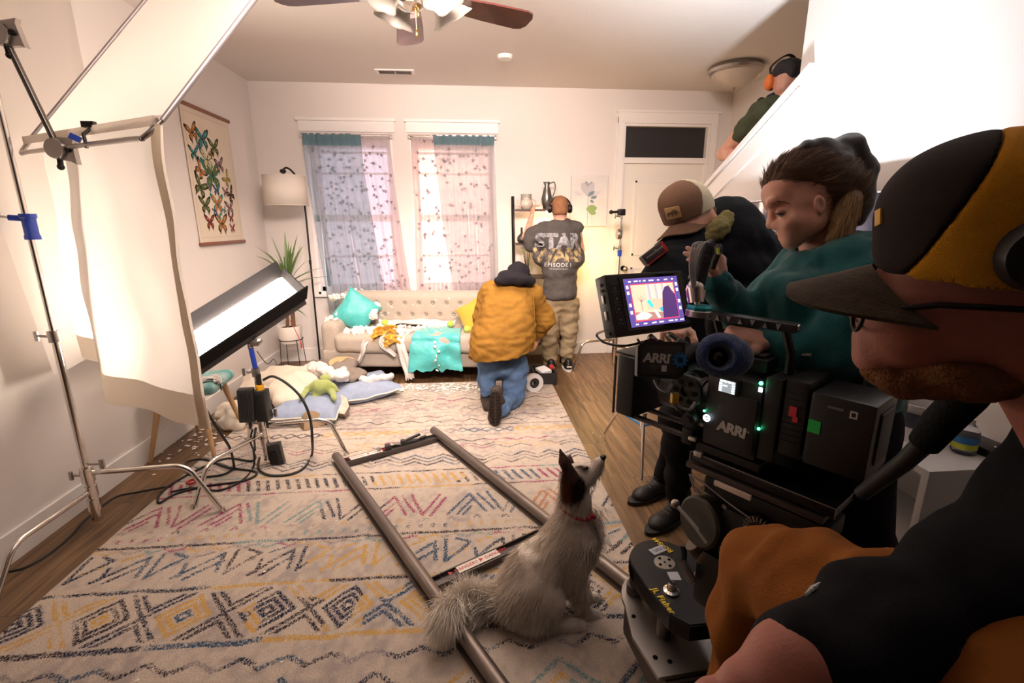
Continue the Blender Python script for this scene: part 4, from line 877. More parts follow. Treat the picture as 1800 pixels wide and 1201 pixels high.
dn = V((-.015, -.045, -.055)); MB().tube(smooth_path([K1+bar*.005, K1+dn+bar*.05, K1+dn+bar*.14, K0+dn-bar*.14, K0+dn-bar*.03, K0-bar*.005], 5), .0085, 10).build('frame_bar', M_steel, fr_)
M_silk = mat('white_silk', (.83, .78, .74), .9, back=.58, bump=(500, .15))
M_hem = mat('cream_webbing', (.70, .59, .45), .9, bump=(400, .3), back=.3); M_hem2 = mat('double_silk', (.76, .68, .60), .9, bump=(400, .3), back=.42)
n_ = bar.cross(UPD).normalized()
MB().grid(lambda a, c: K1.lerp(K0, a)+UPD*c+n_*(.004+.02*math.sin(a*PI)*math.sin(c*PI)), 24, 24).build('frame_cloth', M_silk, fr_)
def hang(a, c, y=0., lo=.99, k=1.):
    p = K1.lerp(K0, a); nn = V((bar.y, -bar.x, 0)); 
    p = p+V((0, 0, -.015-lo*c))+nn*((.016*math.sin(a*17+c*2)+.022*math.sin(a*6.5+1.3*c))*c*k+y-.05*c)+bar*(-.02*c*c+.04*c*(1-a)*0)
    return p+nn*.012*mnoise.noise(V((a*7, c*5, 2)))
MB().grid(lambda a, c: hang(-.015+.69*a, c, -.01, 1.0), 70, 40).build('hanging_cloth', M_silk, fr_)
MB().grid(lambda a, c: hang(-.016+.692*a, .885+.115*c, -.012, 1.0)+V((0, 0, 0)), 70, 5).build('cloth_hem', M_hem2, fr_)
MB().grid(lambda a, c: hang(-.022+.050*a, c, -.022, 1.0), 4, 40).build('cloth_hem', M_hem, fr_)
MB().grid(lambda a, c: hang(.60+.38*a, c, .035, .90), 50, 40).build('hanging_cloth', M_silk, fr_)
MB().grid(lambda a, c: hang(.60+.38*a, .885+.115*c, .032, .90), 50, 5).build('cloth_hem', M_hem2, fr_)
MB().tube([K1+V((0, 0, .006)), K0+V((0, 0, .006))], .012, 10, flat=.8).grid(lambda a, c: K1.lerp(K0, a)+V((-.012, -.018, -.030*c+.012)), 20, 3).build('top_sleeve', M_hem2, fr_)
for t_ in (.42,):
    q = K1.lerp(K0, t_); MB().tube([q+V((0, 0, .02)), q+V((-.02, -.04, -.02)), q+dn+V((0, 0, -.01))], .006, 8).box(q+V((-.01, -.02, .015)), (.04, .02, .02)).build('tie_strap', M_blk, fr_); MB().box(q+V((-.035, -.06, -.035)), (.03, .018, .02), rot=(0, .5, .4)).build('blue_clip', M_blue, fr_)
# second sheet of cloth between frame and wall
def wallsheet(a, c):
    y = 2.16+a*.75+.16*max(0, c-.25)**1.2*(1-a); x = XL+.075+.022*math.sin(a*9+c)+.03*c; return V((x, y, 2.70-1.93*c))
MB().grid(wallsheet, 50, 40).build('hanging_sheet', M_silk, None, label='long white cloth hanging from the ceiling against the left wall behind the frame', cat='cloth')

# ---- the tube light on its stand
B_ = (-1.252, 2.80); sb = thing('light_stand', (B_[0], B_[1], 0), 'short chrome stand on the rug carrying the glowing tube light', 'light stand')
cstand_base(sb, B_, [(8, .265, .46), (-112, .21, .50), (128, .16, .40)], .0, [.30, .62], .0175)
MB().cyl((B_[0]+.02, B_[1], .325), (B_[0]+.07, B_[1], .33), .006).box((B_[0]+.08, B_[1], .335), (.02, .014, .05), bev=.005).build('tee_handle', M_steel, sb)
MB().cyl((B_[0], B_[1], .62), (B_[0]-.01, B_[1], .75), .014).build('blue_pin', M_blue, sb, label='blue plastic sleeve under the light')
LP, RP = V((-1.56, 2.615, .725)), V((-1.05, 2.97, 1.07)); ax = (RP-LP).normalized(); LN = (RP-LP).length
nf = V((-.10, -.84, .54)); nf = (nf-ax*nf.dot(ax)).normalized(); FL = frame(LP, ax, nf.cross(ax), nf)
kl = thing('tube_light', (B_[0], B_[1], .78), 'black four-tube film light glowing white behind the diffusion cloth', 'film light')
W_ = .115
MB(FL).box((LN/2, 0, -.035), (LN, W_*2, .05), bev=.008).build('light_housing', mat('black_housing', (.03, .028, .03), .5), kl)
MB(FL).prism([(0, -.105), (LN, -.105), (LN, .105), (0, .105)], -.008, -.004).build('reflector', mat('white_reflector', (.38, .38, .37), .4), kl, smooth=False)
M_tube = mat('lit_tube', (1, 1, 1), .4, emit=(1, .84, .68), es=60)
for k in range(4):
    y = (-.082, -.047, .047, .082)[k]; MB(FL).cyl((.03, y, .012), (LN-.03, y, .012), .011, n=12).build('tube', M_tube, kl)
M_flap = mat('black_flap', (.009, .008, .009), .85, bump=(90, .2))
for sg, l_, dn_ in ((1, .085, .75), (-1, .16, 1.30)):
    MB(FL).prism([(-.01, 0), (LN+.01, 0), (LN+.03, l_), (-.03, l_)], -.004, .004, Matrix.Translation((0, sg*W_, -.005)) @ Matrix.Rotation(sg*(PI/2-(PI/2-dn_)), 4, 'X') @ (Matrix.Identity(4) if sg > 0 else Matrix.Scale(-1, 4, (0, 1, 0)))).build('barn_door', M_flap, kl, smooth=False)
MB(FL).prism([(0, -W_), (0, W_), (-.10, W_-.01), (-.10, -W_+.01)], -.003, .003, Matrix.Rotation(1.25, 4, 'Y')).build('end_flap', M_flap, kl, smooth=False)  # left flap added behind the cloth to keep tube light off the wall
MB(FL).prism([(0, -W_), (0, W_), (.06, W_-.01), (.06, -W_+.01)], -.003, .003, Matrix.Translation((LN, 0, 0)) @ Matrix.Rotation(-1.0, 4, 'Y')).build('end_flap', M_flap, kl, smooth=False)
MB().tube([(B_[0]-.01, B_[1], .74), (B_[0]-.015, B_[1]+.01, .80), FL @ V((LN*.48, -.02, -.06))], .016, 10).box((B_[0]+.02, B_[1]-.01, .775), (.05, .03, .04), bev=.006).ball((B_[0]+.05, B_[1]-.02, .785), .018, 8).build('yoke_mount', M_steel, kl)
MB().tube(smooth_path([FL @ V((LN*.8, -.16, -.03)), at(528, 600, y=2.85), at(530, 612, y=2.85)], 5), [.002]*6+[.004]*4+[.007], 6).build('red_pull_tab', M_red, kl)
# ballast, tape, battery on the stand
def devbox(name, px, y, sz, mt, label, cat, rot=(0, 0, 0), det=None):
    c = at(*px, y=y); t = thing(name, c, label, cat); Fb = Matrix.Translation(c) @ Euler(rot).to_matrix().to_4x4()
    MB(Fb).box((0, 0, 0), sz, bev=.008).build('casing', mt, t)
    b = MB(Fb)
    for i in range(6): b.box((-sz[0]*.3+i*sz[0]*.12, -sz[1]/2-.002, 0), (.005, .006, sz[2]*.8))
    b.build('cooling_ribs', mt, t); MB(Fb).cyl((sz[0]*.1, 0, -sz[2]/2), (sz[0]*.1, 0, -sz[2]/2-.05), .010, .006).build('cable_gland', M_cable, t)
    return t, Fb
M_plast = mat('black_plastic', (.02, .02, .02), .4)
devbox('ballast', (434, 712), 2.74, (.085, .06, .20), M_plast, 'black ballast box strapped to the left of the short stand', 'power supply', (0, .05, .2))
t_, Fb = devbox('ballast', (462, 712), 2.77, (.07, .07, .19), M_plast, 'black ballast box with a yellow plug ring, right of the short stand', 'power supply', (0, -.03, -.1))
MB(Fb).cyl((.0, 0, .095), (.0, 0, .125), .022).build('yellow_ring', mat('yellow_plastic', (.75, .38, .02), .4), t_); MB(Fb).cyl((.0, 0, .12), (.005, 0, .19), .014, .011).build('plug', M_cable, t_)
c = at(485, 822, z=.0)+V((.0, .03, .075)); t_ = thing('battery_box', c, 'small black box leaning on the foot of the short stand', 'battery'); MB().box(c+V((0, 0, .0)), (.075, .05, .145), rot=(.0, -.10, .1), bev=.008).build('casing', M_plast, t_); MB().box(c+V((-.01, -.03, -.01)), (.045, .008, .08), rot=(.0, -.10, .1), bev=.003).build('latch', M_blk, t_)
# ---- cables
def cable(label, pts, r=.006, mt=M_cable, name='cable', extra=None):
    P = smooth_path(pts, 8); o = MB().tube(P, r, 8).build(name, mt, None, label=label, cat='cable'); return o
f_ = lambda px, py: at(px, py, z=.018)
cable('thick black cable arching from the yellow plug down to the rug', [at(463, 668, y=2.78), at(480, 662, y=2.76), at(505, 675, y=2.72), at(530, 700, y=2.70), at(545, 735, y=2.68), at(549, 775, y=2.66), f_(548, 800), f_(535, 822), f_(510, 834), f_(475, 836), f_(455, 825), f_(456, 805)], .0075)
cable('black cable dropping from the tube light behind the cloth to the rug', [at(350, 690, y=2.5), at(365, 725, y=2.5), at(390, 765, y=2.55), at(405, 790, y=2.6), f_(412, 822)], .007)
cable('coiled black cable lying in loops on the rug between the two stands', [f_(413, 822), f_(390, 835), f_(345, 838), f_(328, 825), f_(330, 812), f_(360, 808), f_(400, 822), f_(450, 830), f_(430, 845), f_(360, 855), f_(310, 868), f_(280, 884), f_(282, 868), f_(310, 846), f_(360, 820), f_(400, 806), f_(445, 810), f_(448, 790), at(447, 770, y=2.72), at(450, 752, y=2.74)], .0065)
cable('second loop of black cable crossing the rug in front of the short stand', [f_(300, 865), f_(340, 858), f_(385, 862), f_(425, 845), f_(445, 822), at(446, 795, y=2.68), at(440, 775, y=2.72), at(444, 755, y=2.74)], .0055)
cable('black cable running along the floorboards under the tall stand', [f_(-10, 1008), f_(40, 1000), f_(85, 975), f_(125, 942), f_(150, 915), f_(200, 876), f_(240, 866), f_(300, 855)], .006)
cable('thin dark cable from the light to the wall by the yucca', [at(452, 618, y=2.9), at(470, 640, y=3.2), at(482, 632, y=3.6), at(490, 650, z=.02), at(505, 655, z=.02)], .003)
MB().ring(at(337, 847, z=.03), (0, 0, 1), .022, .007).build('red_tape', M_red, None, label='loop of red tape around the coiled cable on the rug', cat='tape')

# ---- teal side chair behind the cloth
ch = thing('side_chair', (-1.79, 3.12, 0), 'teal upholstered chair with beech legs, littered with scraps, behind the diffusion cloth', 'chair')
M_seat = mat('worn_teal_fabric', (.11, .33, .33), .85, var=((.40, .52, .50), 11, .12), bump=(200, .3))
s = SDF(); s.rbox((-1.80, 3.12, .435), (.165, .165, .004), .032, (0, 0, .12), .01); sdf_obj('seat', s, .011, M_seat, ch, wr=[(8, .008)])
for (fx, fy) in ((-1.99, 2.89), (-1.605, 2.885), (-1.955, 3.36), (-1.62, 3.34)):
    tx, ty = -1.80+(fx+1.80)*.62, 3.12+(fy-3.12)*.62; MB().cyl((tx, ty, .415), (fx, fy, 0), .021, .011).build('leg', M_wood, ch)
s = SDF(); s.rbox((-1.955, 3.14, .68), (.008, .15, .13), .028, (0, .12, .1), .02); sdf_obj('backrest', s, .012, M_seat, ch)
for yy in (3.02, 3.26): MB().tube([(-1.93, yy, .43), (-1.95, yy, .60)], .012, 8).build('back_post', M_wood, ch)
strip('torn_cloth', [(-1.75, 2.98, .485), (-1.68, 3.02, .49), (-1.62, 3.05, .488), (-1.58, 3.02, .46)], .06, M_white_cloth, 'white scrap lying on the teal chair seat', 'cloth', 31, (0, 1, 0), .014)
cable('thin black cable lying over the teal chair seat', [(-1.80, 2.96, .50), (-1.72, 3.0, .49), (-1.62, 3.02, .49), (-1.585, 3.03, .46), (-1.58, 3.03, .41)], .004)

# ================================================================== PILE BETWEEN THE CHAIR AND THE SOFA
M_bluecush = mat('dusty_blue_cotton', (.27, .33, .46), .9, var=((.32, .38, .50), 30, .2), bump=(350, .4))
M_pipe = mat('cream_piping', (.75, .68, .58), .8)
pillow('floor_cushion', (-1.22, 3.55, .085), (.62, -.0, 0), (.25, .85, .0), .245, .245, .075, M_bluecush, 'dusty blue floor cushion with cream piping, nearer the camera under the plush toy', 'cushion', piping=M_pipe)
pillow('floor_cushion', (-.93, 3.98, .085), (.80, .42, .0), (-.38, .82, .02), .27, .27, .07, M_bluecush, 'dusty blue floor cushion with cream piping, by the left front foot of the sofa', 'cushion', piping=M_pipe)
M_blanket = mat('cream_fleece', (.72, .63, .52), .98, bump=(140, .9), sheen=.3)
s = SDF()
for x, y, z, a, b_, c_ in ((-1.60, 3.95, .14, .30, .24, .13), (-1.42, 3.78, .17, .20, .17, .11), (-1.70, 4.15, .08, .24, .20, .09), (-1.45, 4.05, .15, .22, .17, .07), (-1.36, 3.62, .13, .12, .15, .06)): s.ell((x, y, z), (a, b_, c_), (0, 0, .4), .05)
sdf_obj('fleece_blanket', s, .014, M_blanket, None, wr=[((5, 9, 6), .045), (14, .018)], label='cream fleece blanket heaped behind the blue cushions', cat='blanket')
s = SDF()
for i, (x, y) in enumerate(((-1.86, 3.62), (-1.80, 3.50), (-1.70, 3.44), (-1.76, 3.66), (-1.66, 3.56), (-1.60, 3.46), (-1.72, 3.36))): s.ell((x, y, .06+.025*(i % 3)), (.10, .07, .06), (0, 0, i), .035)
sdf_obj('fleece_blanket', s, .012, M_blanket, None, wr=[((8, 8, 8), .035), (20, .014)], label='cream fleece blanket bunched on the floor by the chair legs', cat='blanket')
M_greycl = mat('taupe_cloth', (.24, .20, .17), .9, bump=(160, .5)); s = SDF()
for i, (x, y, z) in enumerate(((-1.42, 4.32, .16), (-1.30, 4.24, .19), (-1.18, 4.14, .19), (-1.08, 4.03, .19), (-1.00, 3.98, .18), (-1.36, 4.44, .14), (-1.12, 4.22, .20))): s.ell((x, y, z), (.12, .09, .045), (0, .2, i*.7), .035)
sdf_obj('rumpled_cloth', s, .011, M_greycl, None, wr=[((7, 11, 7), .05), (22, .02)], label='rumpled taupe cloth heaped on the far blue cushion beside the sofa', cat='cloth')
s = SDF()
for i in range(7): s.ell((-1.36+i*.055, 4.06-.045*i, .235+.015*(i % 2)), (.085, .055, .04), (0, .3*(i % 3-1), i*.8), .03)
sdf_obj('rumpled_cloth', s, .009, M_white_cloth, None, wr=[((11, 14, 11), .035), (30, .012)], label='bundle of white cloth on the taupe cloth', cat='cloth')
s = SDF()
for i in range(4): s.ell((-.88+i*.055, 3.92+.02*i, .165), (.06, .045, .028), (0, .3, i*.9), .03)
sdf_obj('rumpled_cloth', s, .008, M_white_cloth, None, wr=[((14, 14, 14), .022), (40, .008)], label='small white rag on the far blue cushion', cat='cloth')
M_cork = mat('raw_board', (.60, .42, .22), .8, var=((.52, .36, .19), 40, .2)); M_bark = mat('grey_bark', (.22, .17, .13), .9, bump=(80, 1))
def slab(name, c, out, th, rot, label, top=M_cork, side=M_bark, cat='board'):
    t = thing(name, c, label, cat); F_ = Matrix.Translation(c) @ Euler(rot).to_matrix().to_4x4()
    MB(F_).prism(out, -th/2, th/2).build('block', side, t, smooth=False); MB(F_).prism([(x*.97, y*.97) for x, y in out], th/2, th/2+.003).build('face', top, t, smooth=False); return t
oval = lambda a, b_, n=24, p=1.: [(a*math.copysign(abs(math.cos(2*PI*i/n))**p, math.cos(2*PI*i/n)), b_*math.sin(2*PI*i/n)) for i in range(n)]
slab('foam_slab', at(603, 640, y=4.28), oval(.125, .10), .035, (.30, .05, .3), 'round pale yellow slab on top of the taupe heap', cat='slab')
slab('foam_slab', at(613, 678, y=3.98), oval(.105, .055), .05, (.25, .10, .2), 'small tan slab on the far blue cushion', mat('raw_board', (0, 0, 0)), mat('grey_bark', (0, 0, 0)), cat='slab')
slab('wooden_plank', at(597, 712, y=3.56), [(-.15, .05), (-.02, .075), (.10, .045), (.17, -.02), (.10, -.06), (-.02, -.06), (-.14, -.03)], .025, (.30, .15, -1.0), 'white-washed pointed board leaning on the near blue cushion', mat('chalky_white', (.66, .58, .50), .8, var=((.5, .42, .35), 20, .3)), M_bark, 'board')
hb = thing('half_round_block', at(553, 752, z=.012), 'half-round tan block standing on the rug before the near cushion', 'block'); Fh = frame(at(553, 752, z=.014), (.80, .60, 0), (0, 0, 1))
MB(Fh).prism([(.075*math.cos(t), .115*math.sin(t)**.8) for t in [PI*i/16 for i in range(17)]], 0, -.07).build('block', mat('tan_board_edge', (.30, .21, .13), .85), hb, smooth=False); MB(Fh).prism([(.073*math.cos(t), .113*math.sin(t)**.8) for t in [PI*i/16 for i in range(17)]], .0, .003).build('face', mat('tan_board', (.46, .33, .21), .8), hb, smooth=False)
# plush toy
M_plush = mat('green_plush', (.30, .36, .10), .95, var=((.38, .44, .16), 18, .3), bump=(260, .8), sheen=.4)
pt = thing('plush_toy', (-1.15, 3.72, .14), 'limp light green plush toy sprawled face down on the near blue cushion', 'plush toy')
q = lambda px, py, dz=0, y=3.58: at(px, py, y=y)+V((0, 0, dz+.012))
s = SDF(); s.ell(q(568, 682), (.062, .05, .052), (0, 0, .3), .03); s.chain([q(562, 685), q(556, 700), q(552, 715, y=3.46)], [.045, .034, .030], .02); s.chain([q(575, 680), q(583, 690), q(588, 704, y=3.46)], [.035, .025, .02], .02); s.chain([q(556, 678), q(540, 688), q(530, 702, y=3.44)], [.035, .022, .018], .02); s.chain([q(575, 676), q(588, 682), q(594, 690)], [.024, .016, .012], .01); s.ell(q(572, 668, y=3.72), (.045, .04, .035), None, .02)
sdf_obj('toy_body', s, .007, M_plush, pt, wr=[(30, .004)])
# scraps on the rug and floor, countless: one object
def scraps():
    b = MB(); q = random.Random(11)
    def put(x, y, s_):
        n = q.randint(4, 6); a0 = q.random()*6; z = .016 if x > -1.71 and y < 4.2 else .004; h = q.uniform(.002, .012)*s_/.02
        b.add([(x, y, z+h)]+[(x+math.cos(a0+6.283*i/n)*s_*q.uniform(.4, 1.2), y+math.sin(a0+6.283*i/n)*s_*q.uniform(.3, .8), z+q.uniform(0, .003)) for i in range(n)], [[0, 1+i, 1+(i+1) % n] for i in range(n)])
    for i in range(620):
        t = q.random(); x = q.uniform(-.95, .60); put(x, q.gauss(4.12-.09*(x+.9), .07), q.uniform(.006, .022))
    for i in range(160): put(q.uniform(-1.2, .5), q.gauss(3.75, .3), q.uniform(.004, .012))
    for i in range(60): put(q.gauss(-1.85, .07), q.gauss(3.2, .2), q.uniform(.008, .02))
    for i in range(40): put(q.uniform(-1.6, .6), q.uniform(1.3, 3.4), q.uniform(.003, .008))
    for i in range(30): put(q.uniform(.75, 1.2), q.uniform(1.9, 4.4), q.uniform(.002, .006))
    b.build('scattered_fluff', M_stuff, None, label='white fluff and scraps scattered over the rug in front of the sofa', cat='scraps', kind='stuff')
    b = MB()
    for i in range(46):
        s_ = q.uniform(.006, .014); p = fs(q.uniform(.2, 1.3), .60, .775) if i < 16 else fs(q.uniform(.3, 1.2), .50, q.uniform(.5, .74)) if i < 26 else fs(q.uniform(.7, 1.1), q.uniform(.1, .4), .462)
        n = 5; b.add([p+V((0, -.012, s_*.4))]+[p+V((math.cos(6.283*k/n)*s_*q.uniform(.5, 1.3), -.008, math.sin(6.283*k/n)*s_*q.uniform(.4, 1.1))) for k in range(n)], [[0, 1+k, 1+(k+1) % n] for k in range(n)])
    b.build('clinging_fluff', M_stuff, None, label='small white tufts clinging to the sofa back and seat', cat='scraps', kind='stuff')
scraps()

# ================================================================== DOLLY TRACK
M_track = mat('worn_grey_steel', (.17, .14, .125), .42, .75, var=((.23, .195, .175), 6, .25))
T0 = V((-.837, 2.772, 0)); TD = V((.493, -.870, 0)).normalized(); TP = V((.870, .493, 0)).normalized(); GA = .655
tr = thing('dolly_track', T0, 'straight grey metal dolly track lying across the rug', 'dolly track')
for k, (a0, a1) in enumerate(((0, 2.05), (0, 2.35))):
    o = T0+TP*GA*k+TD*a0
    MB().cyl(o+V((0, 0, .052)), o+TD*(a1-a0)+V((0, 0, .052)), .026, n=24).build('rail', M_track, tr)
    F_ = frame(o, TP, V((0, 0, 1))); e1 = o+TD*(a1-a0)
    MB(Matrix.Identity(4)).prism([(-.012, .01), (.012, .01), (.010, .034), (-.010, .034)], 0, -(a1-a0) if F_.to_3x3().col[2].dot(TD) < 0 else (a1-a0), F_).prism([(-.030, .012), (.030, .012), (.030, .018), (-.030, .018)], 0, -(a1-a0) if F_.to_3x3().col[2].dot(TD) < 0 else (a1-a0), F_).build('rail_foot', M_track, tr, smooth=False)
for j, s_ in enumerate((.085, 1.31)):
    o = T0+TD*s_+V((0, 0, .026)); F_ = frame(o, TP, TD, (0, 0, 1))
    sl = MB(F_).box((GA/2, 0, 0), (GA-.02, .062, .012)).box((GA/2, .028, .012), (GA-.03, .006, .022)).box((GA/2, -.028, .012), (GA-.03, .006, .022)).build('cross_tie', mat('dark_track', (.11, .095, .09), .45, .7), tr, smooth=False)
    if True:
        MB(F_).box((.16 if j == 0 else .235, 0, .024), (.20, .040, .002)).build('warning_label', mat('label_white', (.75, .68, .62), .6), sl, smooth=False)
        Mx = F_ @ Matrix.Translation((.16 if j == 0 else .235, 0, .0256)) @ Matrix.Rotation(PI, 4, 'X') @ Matrix.Rotation(PI, 4, 'X')
        lt = text_mesh('label_print', '\u25b6 DANGER!! \u25b6 DANGER!!', .024, Mx, mat('label_red', (.5, .03, .03), .6), sl, .0003)
    if j == 0:
        MB(F_).box((.44, 0, .03), (.12, .03, .012)).cyl((.40, 0, .03), (.40, 0, .055), .016).box((.30, 0, .034), (.03, .04, .03)).box((.47, .0, .055), (.10, .018, .012), rot=(0, -.18, 0)).cyl((.52, 0, .035), (.56, 0, .04), .010).build('locking_clamp', M_plast, sl)
        MB(F_).cyl((.24, 0, .024), (.24, 0, .045), .012).box((.36, 0, .04), (.05, .03, .006), rot=(0, .3, 0)).build('bolt', M_steel, sl)
# ---- toolbox and tape roll near the kneeling person
tb = thing('tool_case', (.68, 4.21, 0), 'open black tool case with a white device in it at the edge of the rug', 'tool case')
b = MB(); b.box((.675, 4.22, .012), (.20, .26, .02)).box((.575, 4.22, .06), (.012, .26, .11)).box((.775, 4.22, .06), (.012, .26, .11)).box((.675, 4.09, .06), (.20, .012, .11)).box((.675, 4.35, .06), (.20, .012, .11)); b.build('case_shell', M_plast, tb)
MB().box((.67, 4.19, .115), (.10, .13, .03), rot=(.1, -.1, .4), bev=.006).build('white_device', mat('white_plastic', (.72, .72, .74), .4), None, label='white handheld device lying in the open tool case', cat='device')
MB().box((.755, 4.25, .125), (.04, .06, .03), bev=.006).build('red_block', M_red, None, label='small red block in the corner of the tool case', cat='tool')
tp_ = thing('tape_roll', (.555, 3.98, 0), 'white cable reel standing on the rug beside the kneeling person', 'reel')
cc = V((.545, 3.93, .085)); MB().lathe([(.045, -.02), (.082, -.02), (.084, 0), (.082, .02), (.045, .02), (.045, -.02)], cc, (.25, -.95, .1), 32).build('reel_rim', mat('grey_white_tape', (.62, .60, .58), .5), tp_); MB().lathe([(.02, -.012), (.045, -.012), (.045, .012), (.02, .012), (.02, -.012)], cc, (.25, -.95, .1), 24).build('reel_core', M_plast, tp_)
# ---- stand by the door with a small lamp head
C_ = (1.47, 4.62); sd_ = thing('light_stand', (C_[0], C_[1], 0), 'slim chrome stand with a small black head in front of the door trim', 'light stand')
cstand_base(sd_, C_, [(-165, .29, .46), (-50, .22, .40), (75, .17, .38)], .0, [.30, .85, 1.22, 1.52], .014)
MB().cyl((C_[0], C_[1], 1.12), (C_[0], C_[1], 1.18), .022).build('blue_collar', M_blue, sd_)
MB().box((C_[0], C_[1], 1.535), (.07, .05, .06), bev=.008).cyl((C_[0]-.10, C_[1], 1.535), (C_[0]-.02, C_[1], 1.54), .012).ball((C_[0]-.10, C_[1], 1.535), .02, 8).build('lamp_head', M_blk, sd_); MB().lathe([(0, -.02), (.045, -.02), (.05, 0), (.045, .02), (0, .02)], (C_[0]-.02, C_[1]-.02, 1.33), (1, 0, 0)).build('clamp_disc', M_steel, sd_)
# ================================================================== THE DOG
def make_dog():
    g = lambda px, py, y=1.50: at(px, py, y=y)
    dog = thing('dog', (.28, 1.50, 0), 'white long-haired dog with brown-black ears, sitting between the rails and looking up', 'dog')
    M_skin = tint_mat('dog_coat', .9, bump=(150, .5)); M_fur = tint_mat('dog_hair', .75, spec=.25)
    s = SDF()
    # trunk: rump on the floor, deep chest, neck, head
    rump, belly, chest, neck = g(916, 1052), g(945, 1005), g(1005, 940), g(1012, 885)
    s.ell(rump+V((0, 0, 0)), (.105, .10, .10), None, .04)
    s.cone(rump+V((.01, 0, .02)), belly, .100, .100, .05).cone(belly, chest, .098, .082, .05).cone(chest, neck, .074, .050, .04)
    s.cone(g(1030, 950), g(1015, 985), .055, .045, .03)
    sk = g(1015, 838); s.cone(neck, sk, .046, .044, .03); s.ell(sk, (.048, .042, .044), (0, -.6, 0), .02)
    s.cone(g(1034, 832), g(1057, 810), .028, .0155, .016); s.cone(g(1036, 845), g(1056, 822), .018, .011, .01)
    # thighs, shanks, hind feet
    for sg in (-1, 1):
        y = 1.50+sg*.085; hip = g(928, 1050, y); kn = g(975, 1052, y-.0 if sg < 0 else y); s.ell(hip+V((.03, 0, -.01)), (.095, .045, .080), (0, .2, 0), .03)
        hk = V((.155 if sg < 0 else .16, y, .045)); ft = V((.335, y-.005 if sg < 0 else y, .022)); s.cone(hip+V((.08, 0, -.02)), V((.20, y, .05)), .050, .034, .03)
        s.cone(V((.16, y, .035)), ft, .026, .024, .02); s.ell(ft+V((.022, 0, 0)), (.038, .026, .021), None, .01)
        for k in (-1, 0, 1): s.ell(ft+V((.052, k*.014, -.006)), (.013, .009, .011), None, .004)
        # forelegs
        sh = g(1018, 965, 1.50+sg*.045); el = g(1012, 1005, 1.50+sg*.048); pw = V((.405 if sg < 0 else .425, 1.50+sg*.042, .02)); wr_ = V((.392 if sg < 0 else .41, 1.50+sg*.045, .09))
        s.chain([sh, el, wr_, pw], [.046, .034, .022, .021], .02); s.ell(pw+V((.022, 0, -.002)), (.034, .024, .020), None, .01)
        for k in (-1, 0, 1): s.ell(pw+V((.050, k*.013, -.006)), (.012, .008, .010), None, .004)
    s.cone(g(872, 1072), g(845, 1075), .034, .028, .02).cone(g(845, 1075), g(800, 1060, 1.46), .028, .022, .02).cone(g(800, 1060, 1.46), g(785, 1075, 1.40), .022, .014, .02)
    er = g(1003, 862, 1.455); ec = g(1002, 838, 1.455); tip = g(984, 792, 1.50)
    earc = np.array(g(1003, 855, 1.46)); skc = np.array(sk); nose = np.array(g(1061, 805)); eye = np.array(g(1031, 824, 1.465)); tail0 = np.array(g(868, 1068)); W = np.array((.80, .71, .62)); Bk = np.array((.030, .017, .012)); Br = np.array((.16, .055, .022))
    bx = np.array(g(1015, 805))-np.array(g(1015, 880)); bx = bx/np.linalg.norm(bx)
    def tint(p):
        c = np.tile(W, (len(p), 1)); nz = np.array([mnoise.noise(V(q)*14) for q in p]); n2 = np.array([mnoise.noise(V(q)*60) for q in p])
        f = np.clip((nz*.8+n2*.5-.18)*.9, 0, .16)[:, None]; c = c*(1-f)+np.array((.20, .15, .12))*f
        d = np.sqrt((((p-earc)/np.array((.052, .060, .064)))**2).sum(1))+nz*.25; m = np.clip((1.05-d)*5, 0, 1)[:, None]; c = c*(1-m)+Bk*m
        d = np.linalg.norm(p-(skc+np.array((.006, 0, .028))), axis=1)/.040+nz*.3; y_ = np.abs(p[:, 1]-1.50); m = (np.clip((1.05-d)*5, 0, 1)*np.clip((y_-.008)*120, 0, 1))[:, None]; c = c*(1-m)+Bk*m
        d = np.linalg.norm(p-tail0, axis=1)/.055+nz*.5; m = np.clip((1-d)*4, 0, 1)[:, None]; c = c*(1-m)+Bk*m
        d = np.linalg.norm(p-nose, axis=1)/.014; m = np.clip((1-d)*6, 0, 1)[:, None]; c = c*(1-m)+np.array((.012, .01, .01))*m
        return c
    body = sdf_obj('body', s, .0075, M_skin, dog, wr=[(24, .004)], colour=tint)
    # ears: one folded, dark and feathered, one pricked behind it
    for k, (pts, rs, lb) in enumerate((([g(997, 862, 1.452), g(1004, 838, 1.447), g(992, 812, 1.455), g(984, 790, 1.465)], [.016, .021, .016, .004], None), ([g(1008, 830, 1.535), g(1000, 812, 1.55), g(1002, 800, 1.565)], [.016, .014, .004], None))):
        e = SDF(); e.chain(pts, [x*1.12 for x in rs], .01)
        def et(p): nz = np.array([mnoise.noise(V(q)*40) for q in p]); m = np.clip(nz+.35, 0, 1)[:, None]; return Bk*(1-m)+Br*m*.8
        sdf_obj('ear', e, .005, M_skin, dog, colour=et, relax=1)
    MB().ball(g(1031, 823, 1.463), .0075, 10).build('eye', mat('dog_eye', (.02, .010, .006), .05, coat=1.), dog)
    s = SDF(); s.ell(g(1060, 804), (.012, .013, .010), (0, -.4, 0), .004); sdf_obj('nose', s, .003, mat('wet_black', (.012, .011, .011), .25), dog)
    nk = g(1012, 893); axn = (V(g(1014, 870))-V(g(1008, 915))).normalized(); nk = nk+V((0, 0, -.005))
    MB().ring(nk, (axn+V((.25, 0, 0))).normalized(), .058, .0075, 36, 8).build('collar', mat('red_webbing', (.42, .02, .035), .6, bump=(300, .3)), dog)
    MB().box(g(1042, 908, 1.44), (.022, .012, .014), rot=(0, .5, 0), bev=.003).build('collar_buckle', mat('red_webbing', (0, 0, 0)), dog)
